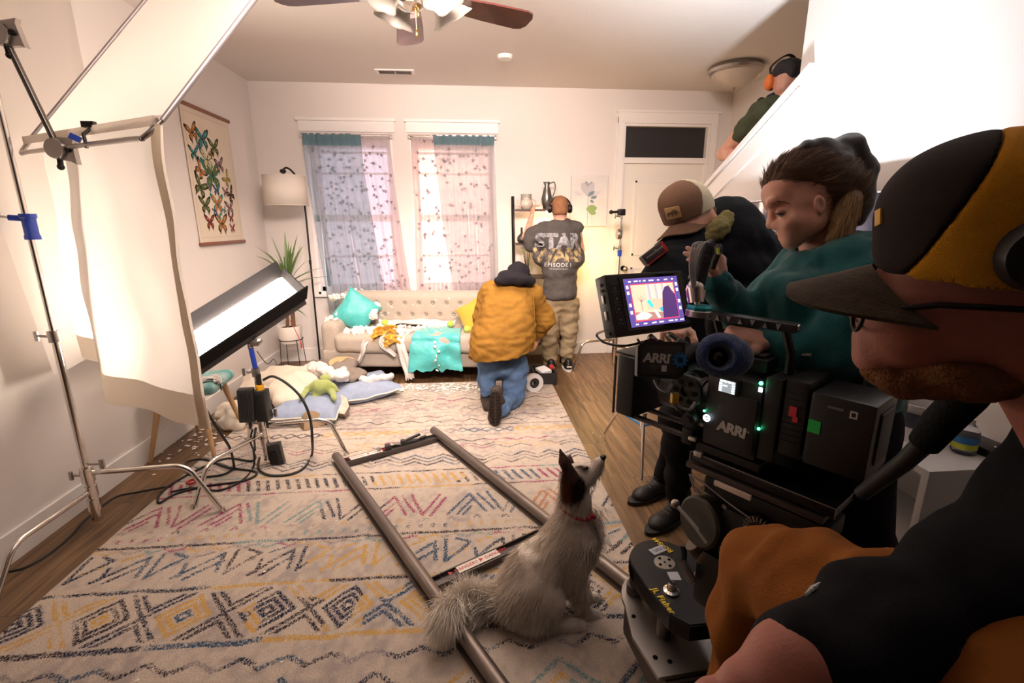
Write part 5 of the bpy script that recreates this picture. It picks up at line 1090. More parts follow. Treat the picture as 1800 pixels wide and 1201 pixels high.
    # coat: short on the face, long on chest, thighs and tail
    P, N = surface_samples(body, 34000, 2, lambda c: np.where(np.linalg.norm(c-skc, axis=1) < .055, .9, 1.))
    dn = np.array((-.45, 0, -.85)); flow = N*.35+dn
    hd = np.linalg.norm(P-skc, axis=1) < .06; muz = P[:, 0] > skc[0]+.035
    flow[hd] = N[hd]*.25+(np.array(g(1000, 875))-np.array(g(1050, 815)))/.15
    tail = (P[:, 0] < .075) & (P[:, 2] < .16); flow[tail] = N[tail]*.9+np.array((-.9, -.1, .25)); 
    leg = P[:, 2] < .06; flow[leg & ~tail] = N[leg & ~tail]*.3+np.array((.3, 0, -.5))
    L = np.full(len(P), .045); L[hd] = .016; L[muz & hd] = .007; L[(P[:, 0] > .33) & (P[:, 2] > .2) & (P[:, 2] < .42)] = .055; L[leg] = .016; L[tail] = .060
    ch_ = np.linalg.norm(P-np.array(nk), axis=1) < .09; L[ch_] = .040
    c = tint(P); rng = np.random.default_rng(5); c = c*rng.uniform(.80, 1.22, (len(c), 1))
    strands('coat', P, flow, L, .0016, M_fur, dog, c, .35, 3, 3, .16)
    # feathering on the rear leg, the ear and the big plume of the tail
    rng = np.random.default_rng(9)
    def plume(name, a, b, n, r, dr, L, col, seed, dv=.35, droop=.4, w=.0018, curl=.14):
        t = rng.random(n)[:, None]; R0 = np.array(a)*(1-t)+np.array(b)*t+rng.normal(0, r, (n, 3)); D = np.array(dr)+rng.normal(0, dv, (n, 3)); cc = np.minimum(np.array(col)*rng.uniform(.75, 1.3, (n, 1)), .95); return strands(name, R0, D, L, w, M_fur, dog, cc, droop, 4, seed, curl)
    plume('tail_hair', g(868, 1070), g(800, 1058, 1.46), 3200, .014, (-.75, -.55, .15), .105, W, 11, .20, .8, .0018, .07)
    plume('tail_hair', g(800, 1055, 1.46), g(785, 1072, 1.42), 2800, .016, (-.35, -.9, .30), .12, W, 12, .28, 1.1, .0018, .07)
    plume('tail_hair', g(850, 1058, 1.50), g(815, 1050, 1.48), 1500, .012, (-.2, .4, .8), .085, W, 14, .28, 1.1, .0018, .07)
    plume('thigh_hair', g(930, 1082, 1.41), g(965, 1080, 1.41), 1300, .012, (-.1, -.5, -.4), .065, W*.85, 15, .25, .5)
    plume('ear_hair', g(1000, 868, 1.448), g(995, 828, 1.446), 1500, .008, (-.25, -.25, -.9), .045, Br*.8, 16, .22, .3, .0013)
    plume('ear_hair', g(1008, 862, 1.446), g(1016, 845, 1.450), 1300, .008, (.15, -.25, -.95), .045, Bk, 18, .2, .3, .0013)
    plume('chest_hair', g(1040, 900, 1.48), g(1046, 950, 1.48), 1300, .014, (.45, -.2, -.8), .055, W, 17, .2, .4)
make_dog()
# ================================================================== PEOPLE
M_skin = mat('warm_skin', (.68, .38, .28), .5, var=((.55, .26, .19), 22, .25), sss=.08, bump=(300, .12))
def person(loc, label): return thing('person', loc, label, 'person')
def hand(sdf, w, fd, pn, side=1, L=.18, curl=(.3, .4, .5, .6), spread=.12, thumb=.7, k=.006):
    """palm and five bent fingers added to a field; w wrist, fd finger direction, pn palm-facing direction, side +1/-1 puts the thumb"""
    w = V(w); fd = V(fd).normalized(); pn = V(pn); pn = (pn-fd*pn.dot(fd)).normalized(); sd = fd.cross(pn)*side; s_ = L/.18
    pc = w+fd*.048*s_
    M = Matrix((fd, sd, pn)).transposed(); sdf.rbox(pc, (.036*s_, .028*s_, .004*s_), .011*s_, M, .012)
    sdf.cone(w-fd*.01, pc, .023*s_, .022*s_, .015)
    for i in range(4):
        b = w+fd*(.086-.004*abs(i-1.3))*s_+sd*(.030-.020*i)*s_; d = (fd+sd*spread*(1.5-i)*.5).normalized(); r = (.0088, .0092, .0088, .0078)[i]*s_; ls = [(.040, .026, .020), (.045, .029, .021), (.041, .027, .020), (.031, .020, .018)][i]
        c = curl[i]; p = b-d*.012
        for j, l_ in enumerate(ls):
            a = c*(1, 1.15, .8)[j]; ax = d.cross(pn).normalized(); d = (Matrix.Rotation(a, 3, ax) @ d).normalized(); q = p+d*l_*s_+(d*.010 if j == 0 else V((0, 0, 0))); sdf.cone(p, q, r*(1-.07*j), r*(.94-.08*j), k); p = q
    b = w+fd*.022*s_+sd*.024*s_; d = (fd*.65+sd*.75+pn*.25*thumb).normalized(); p = b
    for j, l_ in enumerate((.036, .030, .024)):
        q = p+d*l_*s_; sdf.cone(p, q, (.0125-.0012*j)*s_, (.0115-.0018*j)*s_, k+.003); p = q; d = (d-sd*.35*thumb+pn*.35*thumb+fd*.15).normalized()
    return sdf

# ---- 1. standing at the shelf, back to the camera
def p1():
    y0 = 4.62; g = lambda px, py, y=y0: at(px, py, y=y)
    P = person((.93, y0, 0), 'person with short ginger hair in a charcoal printed T-shirt reaching into the ladder shelf')
    s = SDF(); hd = g(984, 366); s.ell(hd, (.074, .090, .105), None, .02).ell(hd+V((0, .06, -.04)), (.05, .05, .06), None, .03); s.cone(g(986, 398), hd+V((0, 0, -.03)), .062, .056, .03)
    for sg in (-1, 1): s.ell(hd+V((sg*.078, 0, -.012)), (.012, .020, .030), None, .006)
    s.chain([g(950, 408), g(926, 416, 4.70), g(934, 384, 4.82)], [.055, .045, .030], .02); hand(s, g(935, 382, 4.83), (.1, .12, 1), (1, .2, 0), 1, .18, (.5, .6, .6, .6))
    s.chain([g(1014, 410), g(1020, 440, 4.66), g(1000, 425, 4.86)], [.05, .042, .03], .02)
    s.cone(g(986, 400), g(985, 440), .09, .12, .03)
    sdf_obj('body', s, .010, M_skin, P)
    s = SDF(); s.ell(hd+V((0, -.004, .026)), (.079, .096, .088), None, .01).ell(hd+V((0, -.03, -.03)), (.070, .070, .06), None, .02); s.plane(hd+V((0, -.10, -.055)), (0, -.25, -1), .01)
    sdf_obj('hair', s, .008, mat('ginger_hair', (.24, .10, .045), .8, var=((.34, .17, .09), 40, .3), bump=(260, 1)), P, wr=[(60, .004)])
    M_tee = mat('charcoal_tee', (.075, .068, .064), .9, var=((.10, .09, .085), 9, .2), bump=(180, .3)); s = SDF()
    s.chain([g(987, 404), g(985, 425), g(984, 470), g(985, 512)], [.115, .150, .155, .165], .05); s.cone(g(958, 402), g(1012, 402), .070, .070, .05); s.cone(g(958, 450), g(1008, 455), .11, .11, .05)
    s.cone(g(953, 406), g(934, 416, 4.68), .080, .075, .04); s.cone(g(934, 416, 4.68), g(932, 432, 4.66), .07, .062, .03); s.cone(g(1012, 404), g(1013, 440, 4.64), .068, .062, .04); s.plane(g(985, 526), (0, 0, -1), .01)
    sdf_obj('t_shirt', s, .010, M_tee, P, wr=[((5, 5, 13), .020), (26, .006)])
    M_pant = mat('khaki_cotton', (.27, .205, .12), .9, var=((.32, .25, .155), 12, .2), bump=(200, .3)); s = SDF()
    s.ell(g(985, 528), (.16, .12, .11), None, .03); fl, frt = (.83, 4.55, .05), (.955, 4.62, .05)
    s.chain([g(972, 535), g(966, 580), V((.80, 4.60, .09))], [.105, .085, .072], .03).chain([g(1000, 535), g(1000, 582), V((.975, 4.62, .09))], [.105, .083, .068], .03)
    sdf_obj('trousers', s, .010, M_pant, P, wr=[((9, 9, 20), .022), (26, .006)])
    
    for x, y, a in ((.80, 4.57, .2), (.975, 4.58, -.15)):
        s = SDF(); s.cone((x, y+.10, .045), (x, y-.06, .045), .040, .042, .02).cone((x, y-.05, .05), (x, y-.05, .09), .04, .038, .02); s.plane((x, y, .012), (0, 0, -1), .004); sh_ = sdf_obj('shoe', s, .008, M_blk, P)
        MB().prism([(x+.048*math.cos(t), y+.02+.145*math.sin(t)) for t in [2*PI*i/20 for i in range(20)]], .0, .018).build('shoe_sole', M_white_cloth, sh_); MB().box((x, y-.104, .05), (.05, .004, .012)).build('heel_stripe', M_white_cloth, sh_)
    h = MB(); h.tube(arc(hd+V((0, .0, .0)), .104, R(8), R(172), (1, 0, 0), (0, .1, 1), 14), .010, 8)
    h.build('headphone_band', M_blk, P)
    for sg in (-1, 1): MB().lathe([(0, -.02), (.038, -.016), (.042, 0), (.036, .02), (0, .024)], hd+V((sg*.094, -.0, -.005)), (sg, 0, 0), 20).build('ear_cup', M_blk, P)
    # printed letters on the back of the shirt, wrapped to it
    def wrap(o):
        sh = [c for c in P.children if c.name.startswith('t_shirt')][0]; from mathutils.bvhtree import BVHTree
        bv = BVHTree.FromPolygons([v.co[:] for v in sh.data.vertices], [p.vertices[:] for p in sh.data.polygons])
        for v in o.data.vertices:
            r = bv.ray_cast(V((v.co.x, v.co.y-.5, v.co.z)), V((0, 1, 0)))
            if r[0] is not None: v.co.y = r[0].y-.004
    ML = lambda px, py: Matrix.Translation(g(px, py, y0-.2)) @ Matrix.Rotation(PI/2, 4, 'X')
    def art(name, txt, px, py, size, mt, bold=0., sp=.95):
        o = text_mesh(name, txt, size, ML(px, py), mt, P, 0, bold, space=sp); bm = bmesh.new(); bm.from_mesh(o.data); bmesh.ops.subdivide_edges(bm, edges=bm.edges[:], cuts=2, use_grid_fill=True); bm.to_mesh(o.data); bm.free(); wrap(o)
    m1 = mat('print_silver', (.40, .42, .46), .8, var=((.22, .20, .20), 25, .1)); m2 = mat('print_ochre', (.50, .38, .18), .8, var=((.12, .10, .10), 22, .08)); m3 = mat('print_white', (.55, .55, .55), .8)
    art('shirt_print', 'STAR', 985, 426, .185, m1, .010); art('shirt_print', 'WARS', 985, 451, .165, m2, .010); art('shirt_print', 'EPISODE I', 983, 467, .050, m3, .001, 1.15); art('shirt_print', 'THE PHANTOM MENACE', 984, 474, .016, m3)
p1()

# ---- 2. kneeling in front of the sofa, back to the camera
def p2():
    g = lambda px, py, y=3.72: at(px, py, y=y)
    P = person((.25, 3.6, 0), 'person kneeling on the rug in a mustard work jacket, black hood and blue jeans')
    s = SDF(); hd = g(912, 486, 3.86); s.ell(hd, (.072, .09, .10), (.5, 0, 0), .02); s.cone(g(905, 505, 3.80), hd, .06, .055, .03)
    el = g(960, 560, 3.80); hw = g(943, 597, 3.95); hand(s, hw, (-.25, .3, -1), (-1, 0, 0), -1, .18, (.6, .7, .7, .7)); s.cone(el, hw, .038, .028, .02)
    sdf_obj('body', s, .009, M_skin, P)
    s = SDF(); s.ell(hd+V((-.005, -.025, .03)), (.088, .10, .092), (.4, 0, 0), .02); s.ell(g(903, 489, 3.66), (.125, .085, .055), (0, .2, 0), .03).ell(g(882, 494, 3.66), (.065, .06, .035), (0, .1, 0), .03).ell(g(925, 494, 3.72), (.07, .07, .045), None, .03)
    sdf_obj('hood', s, .009, mat('black_jersey', (.016, .014, .018), .9, bump=(200, .3)), P, wr=[((12, 12, 20), .016)])
    MB().lathe([(0, -.015), (.034, -.012), (.036, .005), (.028, .018), (0, .02)], hd+V((.082, -.015, -.01)), (1, -.2, 0), 18).build('ear_cup', M_blk, P)
    M_jk = mat('mustard_canvas', (.28, .14, .024), .85, var=((.23, .11, .02), 8, .25), bump=(260, .4)); s = SDF()
    s.chain([g(896, 520, 3.76), g(893, 550, 3.70), g(888, 590, 3.64), g(880, 616, 3.60)], [.150, .205, .235, .255], .06); s.cone(g(868, 512, 3.78), g(935, 518, 3.80), .085, .085, .05)
    s.chain([g(936, 520, 3.80), g(952, 548, 3.82), el+V((0, 0, -.02)), g(945, 592, 3.94)], [.085, .078, .072, .052], .025); s.chain([g(862, 520, 3.82), g(848, 556, 3.86), g(850, 585, 3.95)], [.085, .075, .06], .03)
    s.plane(g(880, 634, 3.40), (.13, .0, -1), .01)
    sdf_obj('jacket', s, .010, M_jk, P, wr=[((5, 5, 7), .026), ((13, 13, 30), .012), (40, .004)])
    b = MB(); b.tube(smooth_path([g(937, 512, 3.60), g(939, 540, 3.58), g(940, 580, 3.56), g(940, 612, 3.50)], 5), .004, 6); b.build('jacket_seam', M_jk, P)
    M_jean = mat('worn_denim', (.075, .135, .26), .85, var=((.12, .20, .34), 10, .3), bump=(300, .4)); s = SDF()
    s.ell(g(885, 640, 3.66), (.17, .15, .12), None, .04); kn = V((.345, 3.62, .075)); s.cone(g(905, 645, 3.66), kn, .115, .075, .04); s.cone(kn, V((.20, 3.36, .085)), .072, .062, .03)
    k2 = g(856, 620, 3.98); s.cone(g(864, 635, 3.70), k2, .10, .08, .04); s.cone(k2, V((.12, 3.72, .16)), .080, .062, .03).cone(g(862, 645, 3.66), V((.125, 3.62, .15)), .085, .062, .04)
    sdf_obj('jeans', s, .009, M_jean, P, wr=[((10, 10, 16), .020), (28, .006)])
    M_boot = mat('dark_boot_rubber', (.035, .022, .017), .75, bump=(60, .6))
    s = SDF(); s.cone((.165, 3.26, .055), (.185, 3.285, .245), .042, .038, .03).ell((.163, 3.262, .06), (.048, .035, .055), None, .02).ell((.185, 3.30, .25), (.042, .045, .04), None, .02); s.cone((.185, 3.33, .16), (.195, 3.38, .13), .05, .06, .03)
    bt = sdf_obj('boot', s, .007, M_boot, P)
    out = [(.052*math.sin(t)*(1.0 if math.cos(t) < 0 else .80), .135*math.cos(t)) for t in [2*PI*i/28 for i in range(28)]]
    Fb = frame((.168, 3.222, .148), (1, .02, 0), (.10, .12, 1)); sl = MB(Fb).prism(out, -.006, .010).build('boot_sole', M_boot, bt, smooth=False)
    b = MB(Fb)
    for i in range(-5, 6):
        wv = .046*math.sqrt(max(.05, 1-(i/5.8)**2)); 
        for sx in (-1, 1): b.box((sx*wv*.55, i*.0225, .013 if True else 0), (wv*.8, .014, .010), rot=(0, 0, sx*.25))
    b.build('sole_tread', mat('sole_rubber', (.028, .019, .015), .85), bt, smooth=False)
    s = SDF(); s.cone((.125, 3.66, .05), (.13, 3.52, .045), .048, .045, .03).cone((.125, 3.66, .06), (.125, 3.66, .15), .05, .055, .02); s.plane((.1, 3.6, .012), (0, 0, -1), .004); sdf_obj('boot', s, .008, M_boot, P)
p2()

# ---- 3. on the stairs behind the knee wall
def p3():
    g = lambda px, py, x=2.12: at(px, py, x=x); hd = g(1383, 137); sc = .125
    P = person((2.2, hd.y, .9), 'person on the stairs in an olive T-shirt with orange-cupped headphones, leaning over the sloping rail')
    s = SDF(); s.ell(hd, (.082, .092, .105), None, .02); s.cone(g(1378, 175), hd, .058, .055, .03); s.ell(hd+V((-.045, -.03, -.07)), (.04, .05, .04), None, .03)
    s.ell(hd+V((-.082, .03, -.03)), (.012, .022, .03), None, .01)
    sh = g(1343, 202, 2.02); el = g(1271, 271, 1.98); wr_ = g(1318, 283, 2.0)
    s.chain([sh, g(1296, 243, 1.99), el, wr_], [.058, .054, .046, .036], .02); hand(s, wr_, (.9, -.3, .2), (0, 0, -1), 1, .18, (.7, .7, .7, .7)); s.cone(g(1380, 190), g(1385, 230), .08, .12, .04)
    sdf_obj('body', s, .010, M_skin, P)
    s = SDF(); s.ell(hd+V((.006, .0, .028)), (.092, .103, .092), None, .02).ell(hd+V((.03, .02, -.02)), (.075, .09, .085), None, .03); sdf_obj('hair', s, .009, mat('black_hair', (.012, .010, .013), .7, bump=(120, 1)), P, wr=[(16, .012)])
    s = SDF(); s.chain([sh, g(1319, 222, 2.01), g(1306, 234, 2.0)], [.088, .078, .070], .03); s.chain([g(1375, 205, 2.14), g(1385, 260, 2.18), g(1385, 320, 2.2)], [.15, .17, .18], .05); s.cone(sh, g(1385, 205, 2.2), .085, .09, .04)
    sdf_obj('t_shirt', s, .010, mat('olive_tee', (.065, .075, .045), .9, bump=(180, .3)), P, wr=[((10, 10, 14), .026), (24, .006)])
    s = SDF(); s.cone(g(1362, 182, 2.08), g(1352, 212, 2.04), .045, .05, .02).ell(g(1368, 175, 2.1), (.075, .08, .04), (0, .3, 0), .02); sdf_obj('dark_scarf', s, .009, mat('navy_cloth', (.02, .022, .045), .9, bump=(200, .3)), P, wr=[(20, .01)])
    s = SDF(); s.ell(g(1338, 180, 2.05), (.032, .03, .034), None, .01).cone(g(1338, 180, 2.05), g(1346, 195, 2.05), .022, .022, .01); sdf_obj('microphone_grip', s, .007, M_blk, P)
    ec = g(1352, 145, 2.02); ax = V((-.85, -.5, 0)).normalized(); M_or = mat('orange_plastic', (.72, .16, .02), .45)
    s = SDF(); s.ell(ec, (.030, .030, .052), (0, .1, .5), .01); sdf_obj('ear_cup', s, .006, M_or, P, label='orange ear cup'); s = SDF(); s.ell(ec+V((.025, .012, 0)), (.025, .034, .05), (0, .1, .5), .01); sdf_obj('ear_pad', s, .006, M_blk, P)
    for o in (0, .018): MB().tube(smooth_path([ec+V((.005, 0, .045)), ec+V((.01, o, .10)), hd+V((-.04, -.02+o, .125)), hd+V((.03, o, .13)), hd+V((.09, .02, .08))], 6), .005, 8).build('headphone_band', M_blk, P)
p3()

# ---- caps
def cap(P, H_, f, up, crown, front, back, brim_m, r=(.098, .082, .085), brimL=.075, res=.0035, brim_tilt=-.25, patch=None, split=.15, mesh_bump=True, brimw=.085, base=-.02, slant=.45):
    """baseball cap: H_ centre of the head, f forward, up"""
    f = V(f).normalized(); up = V(up); sd = up.cross(f).normalized(); up = f.cross(sd).normalized(); M = Matrix((f, sd, up)).transposed()
    def dome(sgn):
        s = SDF(); s.ell(H_+up*(.012), r, M, .01); s.ell(H_+up*.055+f*.025, (r[0]*.78, r[1]*.80, r[2]*.58), M, .03)
        s.plane(H_+up*base, -up, .004); s.plane(H_+f*split+up*base, (-f-up*slant)*sgn, .002); s.ell(H_, (r[0]-.010, r[1]-.009, r[2]), M, .003, '-')
        return s
    o1 = sdf_obj('cap_front_panel', dome(1), res, front, P, wr=[(14, .003)], relax=1); o2 = sdf_obj('cap_back_panel', dome(-1), res, back, P, wr=[(14, .002)], relax=1)
    b = MB(); nu, nv = 26, 8
    def br(a, c, h):
        t = (a-.5)*2; ang = t*1.12; e = V((0, 0, 0)); rx = r[0]*.96*math.cos(ang); ry = r[1]*1.0*math.sin(ang); inner = f*rx+sd*ry
        outer = f*(r[0]*.96+brimL*(1-abs(t)**3.2))+sd*(brimw*t*(1-.10*abs(t)**2)); p = inner.lerp(outer, c) if abs(t) < 1 else inner
        return H_+up*base+p+up*(-.55*(p.dot(sd))**2/.09+brim_tilt*c*brimL*(1-abs(t)**2)+h)
    b.grid(lambda a, c: br(a, c, .002), nu, nv); b.grid(lambda a, c: br(1-a, c, -.002), nu, nv)
    b.grid(lambda a, c: br(a, 1, .002-.004*c), nu, 2)
    b.build('cap_brim', brim_m, P)
    for k in range(3): MB().tube([br(a/24, .40+.22*k, .0035) for a in range(2, 23)], .0007, 4).build('brim_stitching', brim_m, P) if k < 0 else None
    top = H_+up*(r[2]*.98+.012); MB().ball(top+f*.01, (.008, .008, .004), 8).build('cap_button', front, P)
    # seams
    for a in (0,):
        pts = []
        for i in range(14):
            t = i/13*1.35+.10; pts.append(H_+up*(.012+r[2]*1.0*math.sin(t))+f*(r[0]*1.0*math.cos(t)))
        MB().tube(pts, .0012, 5).build('cap_seam', front, P)
    return M, f, sd, up
def snap_patch(P, names, px, py, w, h, th, mt, name, upv):
    from mathutils.bvhtree import BVHTree
    best = None; o0 = V((0, 0, EYE)); dr = (at(px, py, d=1)-o0).normalized()
    for c in P.children:
        if not c.name.startswith(names): continue
        off = root_loc(c); bv = BVHTree.FromPolygons([v.co+off for v in c.data.vertices], [p.vertices[:] for p in c.data.polygons]); r = bv.ray_cast(o0, dr)
        if r[0] is not None and (best is None or r[3] < best[3]): best = r
    if best is None: return None
    n = best[1].normalized(); n = -n if n.dot(dr) > 0 else n; yv = (upv-n*upv.dot(n)).normalized(); F_ = frame(best[0]+n*th*.3, yv.cross(n), yv, n)
    MB(F_).box((0, 0, 0), (w, h, th), bev=th*.3).build(name, mt, P); return F_
# ---- 4. the camera assistant bending over, in a trucker cap
def p4():
    dd = 1.72; g = lambda px, py, d=dd: at(px, py, d=d)
    P = person((1.0, 2.1, 0), 'bearded person in a brown and cream trucker cap and black hoodie bending behind the monitor')
    hd = g(1212, 382); f = (-_rt*.72-_up*.50-_fw*.62).normalized(); up = (_up*.80-_rt*.42-_fw*.30); up = (up-f*up.dot(f)).normalized(); sd = up.cross(f).normalized()
    M = Matrix((f, sd, up)).transposed()
    s = SDF(); s.ell(hd, (.094, .074, .100), M, .02); s.ell(hd+f*.045-up*.055, (.048, .048, .055), M, .03); s.ell(hd+f*.095-up*.03, (.020, .016, .026), M, .012); s.ell(hd-up*.01-sd*.074*1+f*-.01, (.020, .010, .030), M, .005); s.ell(hd-up*.01+sd*.074-f*.01, (.020, .010, .030), M, .005)
    nk = g(1268, 405, 1.74); s.cone(hd-f*.03-up*.04, nk, .056, .062, .03)
    sdf_obj('body', s, .006, M_skin, P)
    s = SDF(); s.ell(hd+f*.055-up*.080, (.045, .050, .036), M, .02).ell(hd+f*.01-up*.075-sd*-.0, (.055, .062, .035), M, .02); s.ell(hd+f*.098-up*.045, (.016, .028, .010), M, .01); sdf_obj('beard', s, .006, mat('reddish_beard', (.16, .07, .035), .85, bump=(300, 1)), P, wr=[(70, .004)])
    s = SDF(); s.ell(hd-f*.035-up*.01, (.068, .078, .075), M, .02); sdf_obj('hair', s, .006, mat('short_brown_hair', (.20, .12, .075), .85, bump=(300, 1)), P)
    M_cb = mat('brown_twill', (.150, .085, .055), .85, bump=(350, .4)); M_cm = mat('cream_mesh', (.58, .52, .38), .85, bump=(420, 1))
    Mc, cf, cs, cu = cap(P, hd+up*.018, f, up, None, M_cb, M_cm, M_cb, r=(.104, .088, .098), split=.050, slant=.35, base=-.012, brimL=.072, brim_tilt=-.22, brimw=.088, res=.004)
    # leather patch with an embossed bison
    c = hd+up*.018; n_ = (f*.93+up*.42); 
    Fp = snap_patch(P, ('cap_front_panel', 'cap_back_panel'), 1183, 374, .052, .040, .006, mat('tan_leather', (.40, .24, .10), .6, bump=(200, .3)), 'cap_patch', _up) or frame(c, _rt, _up)
    bis = [(-.018, -.012), (-.016, -.012), (-.015, -.004), (-.004, -.004), (-.003, -.012), (0, -.012), (.001, -.004), (.009, -.005), (.010, -.012), (.012, -.012), (.013, -.003), (.019, -.005), (.018, .004), (.012, .010), (.004, .011), (-.006, .005), (-.016, .004), (-.019, -.001)]
    MB(Fp).prism(bis, .002, .0042).build('bison_mark', mat('burnt_leather', (.10, .05, .02), .7), P, smooth=False)
    for a in (-.028, .028): MB().ball(hd+up*.088+f*.06+sd*a*1.6, .003, 6).build('cap_eyelet', M_cb, P)
    M_hd = mat('black_fleece', (.010, .011, .014), .95, bump=(150, .4)); s = SDF()
    s.chain([g(1275, 435, 1.80), g(1265, 500, 1.85), g(1262, 580, 1.90)], [.155, .18, .175], .06); s.cone(g(1222, 440, 1.72), g(1320, 448, 1.84), .10, .105, .05); s.ell(g(1283, 395, 1.80), (.085, .08, .085), (0, .5, .3), .03).cone(g(1262, 400, 1.85), g(1310, 425, 1.80), .07, .08, .04)
    s.chain([g(1200, 455, 1.68), g(1163, 495, 1.62), g(1180, 560, 1.50)], [.098, .078, .058], .04); s.chain([g(1328, 460, 1.80), g(1325, 530, 1.74), g(1270, 575, 1.55)], [.098, .085, .06], .04)
    sdf_obj('hoodie', s, .011, M_hd, P, wr=[((7, 7, 9), .03), (22, .008)])
    s = SDF(); s.chain([g(1240, 418, 1.66), g(1262, 403, 1.66), g(1278, 385, 1.69), g(1280, 372, 1.76)], [.030, .033, .028, .020], .02); sdf_obj('fur_collar', s, .007, mat('olive_pile', (.22, .19, .08), .98, bump=(110, 1.)), P, wr=[(50, .008)])
    MB().tube(smooth_path([g(1236, 425, 1.60), g(1215, 450, 1.55), g(1213, 480, 1.52), g(1200, 510, 1.50)], 5), .0022, 6).build('hood_cord', mat('tan_cord', (.45, .30, .18), .7), P)
    s = SDF(); s.chain([g(1262, 590, 1.9), V((1.02, 2.08, .62)), V((1.03, 2.25, .10))], [.13, .082, .052], .04); s.chain([g(1275, 590, 1.9), V((.93, 1.92, .58)), V((1.00, 2.02, .10))], [.13, .082, .05], .04)
    sdf_obj('trousers', s, .011, mat('black_denim', (.008, .008, .010), .9, bump=(200, .3)), P, wr=[((12, 12, 14), .018)])
    s = SDF(); s2 = hand(s, g(1195, 570, 1.48), (-.5, -.6, -.2), (0, 0, -1), 1, .17, (.5, .6, .6, .6)); sdf_obj('hand', s, .005, M_skin, P)
    M_sho = mat('black_canvas_shoe', (.014, .012, .013), .55, bump=(200, .3))
    for (hx, hy, tx, ty) in ((1.02, 2.26, .885, 2.20), (1.02, 2.04, .88, 1.955)):
        s = SDF(); d = V((tx-hx, ty-hy, 0)); n = V((-d.y, d.x, 0)).normalized(); h = V((hx, hy, 0)); s.cone(h+V((0, 0, .05)), h+d*.95+V((0, 0, .036)), .040, .036, .03).cone(h+V((0, 0, .06)), h+V((.005, 0, .14)), .045, .048, .03); s.ell(h+d*1.0+V((0, 0, .034)), (.05, .045, .032), (0, 0, math.atan2(d.y, d.x)), .02); s.plane((0, 0, .010), (0, 0, -1), .003)
        o = sdf_obj('shoe', s, .006, M_sho, P); 
        for k in range(6): q = h+d*(.25+.11*k)+V((0, 0, .118-.011*k)); MB().tube([q-n*.022, q+V((0, 0, .004)), q+n*.022], .0022, 5).build('shoelace', mat('grey_lace', (.10, .09, .09), .6), o)
        u = d.normalized(); MB().prism([tuple((h+u*(.5*d.length+.02)+u*math.cos(t)*(.5*d.length+.068)+n*math.sin(t)*.050)[:2]) for t in [2*PI*i/24 for i in range(24)]], 0, .022).build('rubber_sole', M_sho, o)
    # pouch clipped at the chest
    t = thing('camera_battery', g(1148, 446, 1.58), 'small black battery with red edging at the chest of the person in the cream-backed cap', 'battery')
    Fb = frame(g(1148, 446, 1.56), (_rt*.78+_up*.60), (-_rt*.5+_up*.8)); MB(Fb).box((0, 0, 0), (.085, .035, .04), bev=.006).build('casing', mat('charcoal_plastic', (.05, .04, .042), .5), t); MB(Fb).box((0, -.019, .012), (.08, .004, .02)).box((.035, .0, .0205), (.012, .03, .002)).build('red_trim', M_red, t)
    text_mesh('battery_print', 'Anton/Bauer', .013, Fb @ Matrix.Translation((0, .002, .0215)), mat('print_grey', (.5, .5, .5), .6), t)
p4()

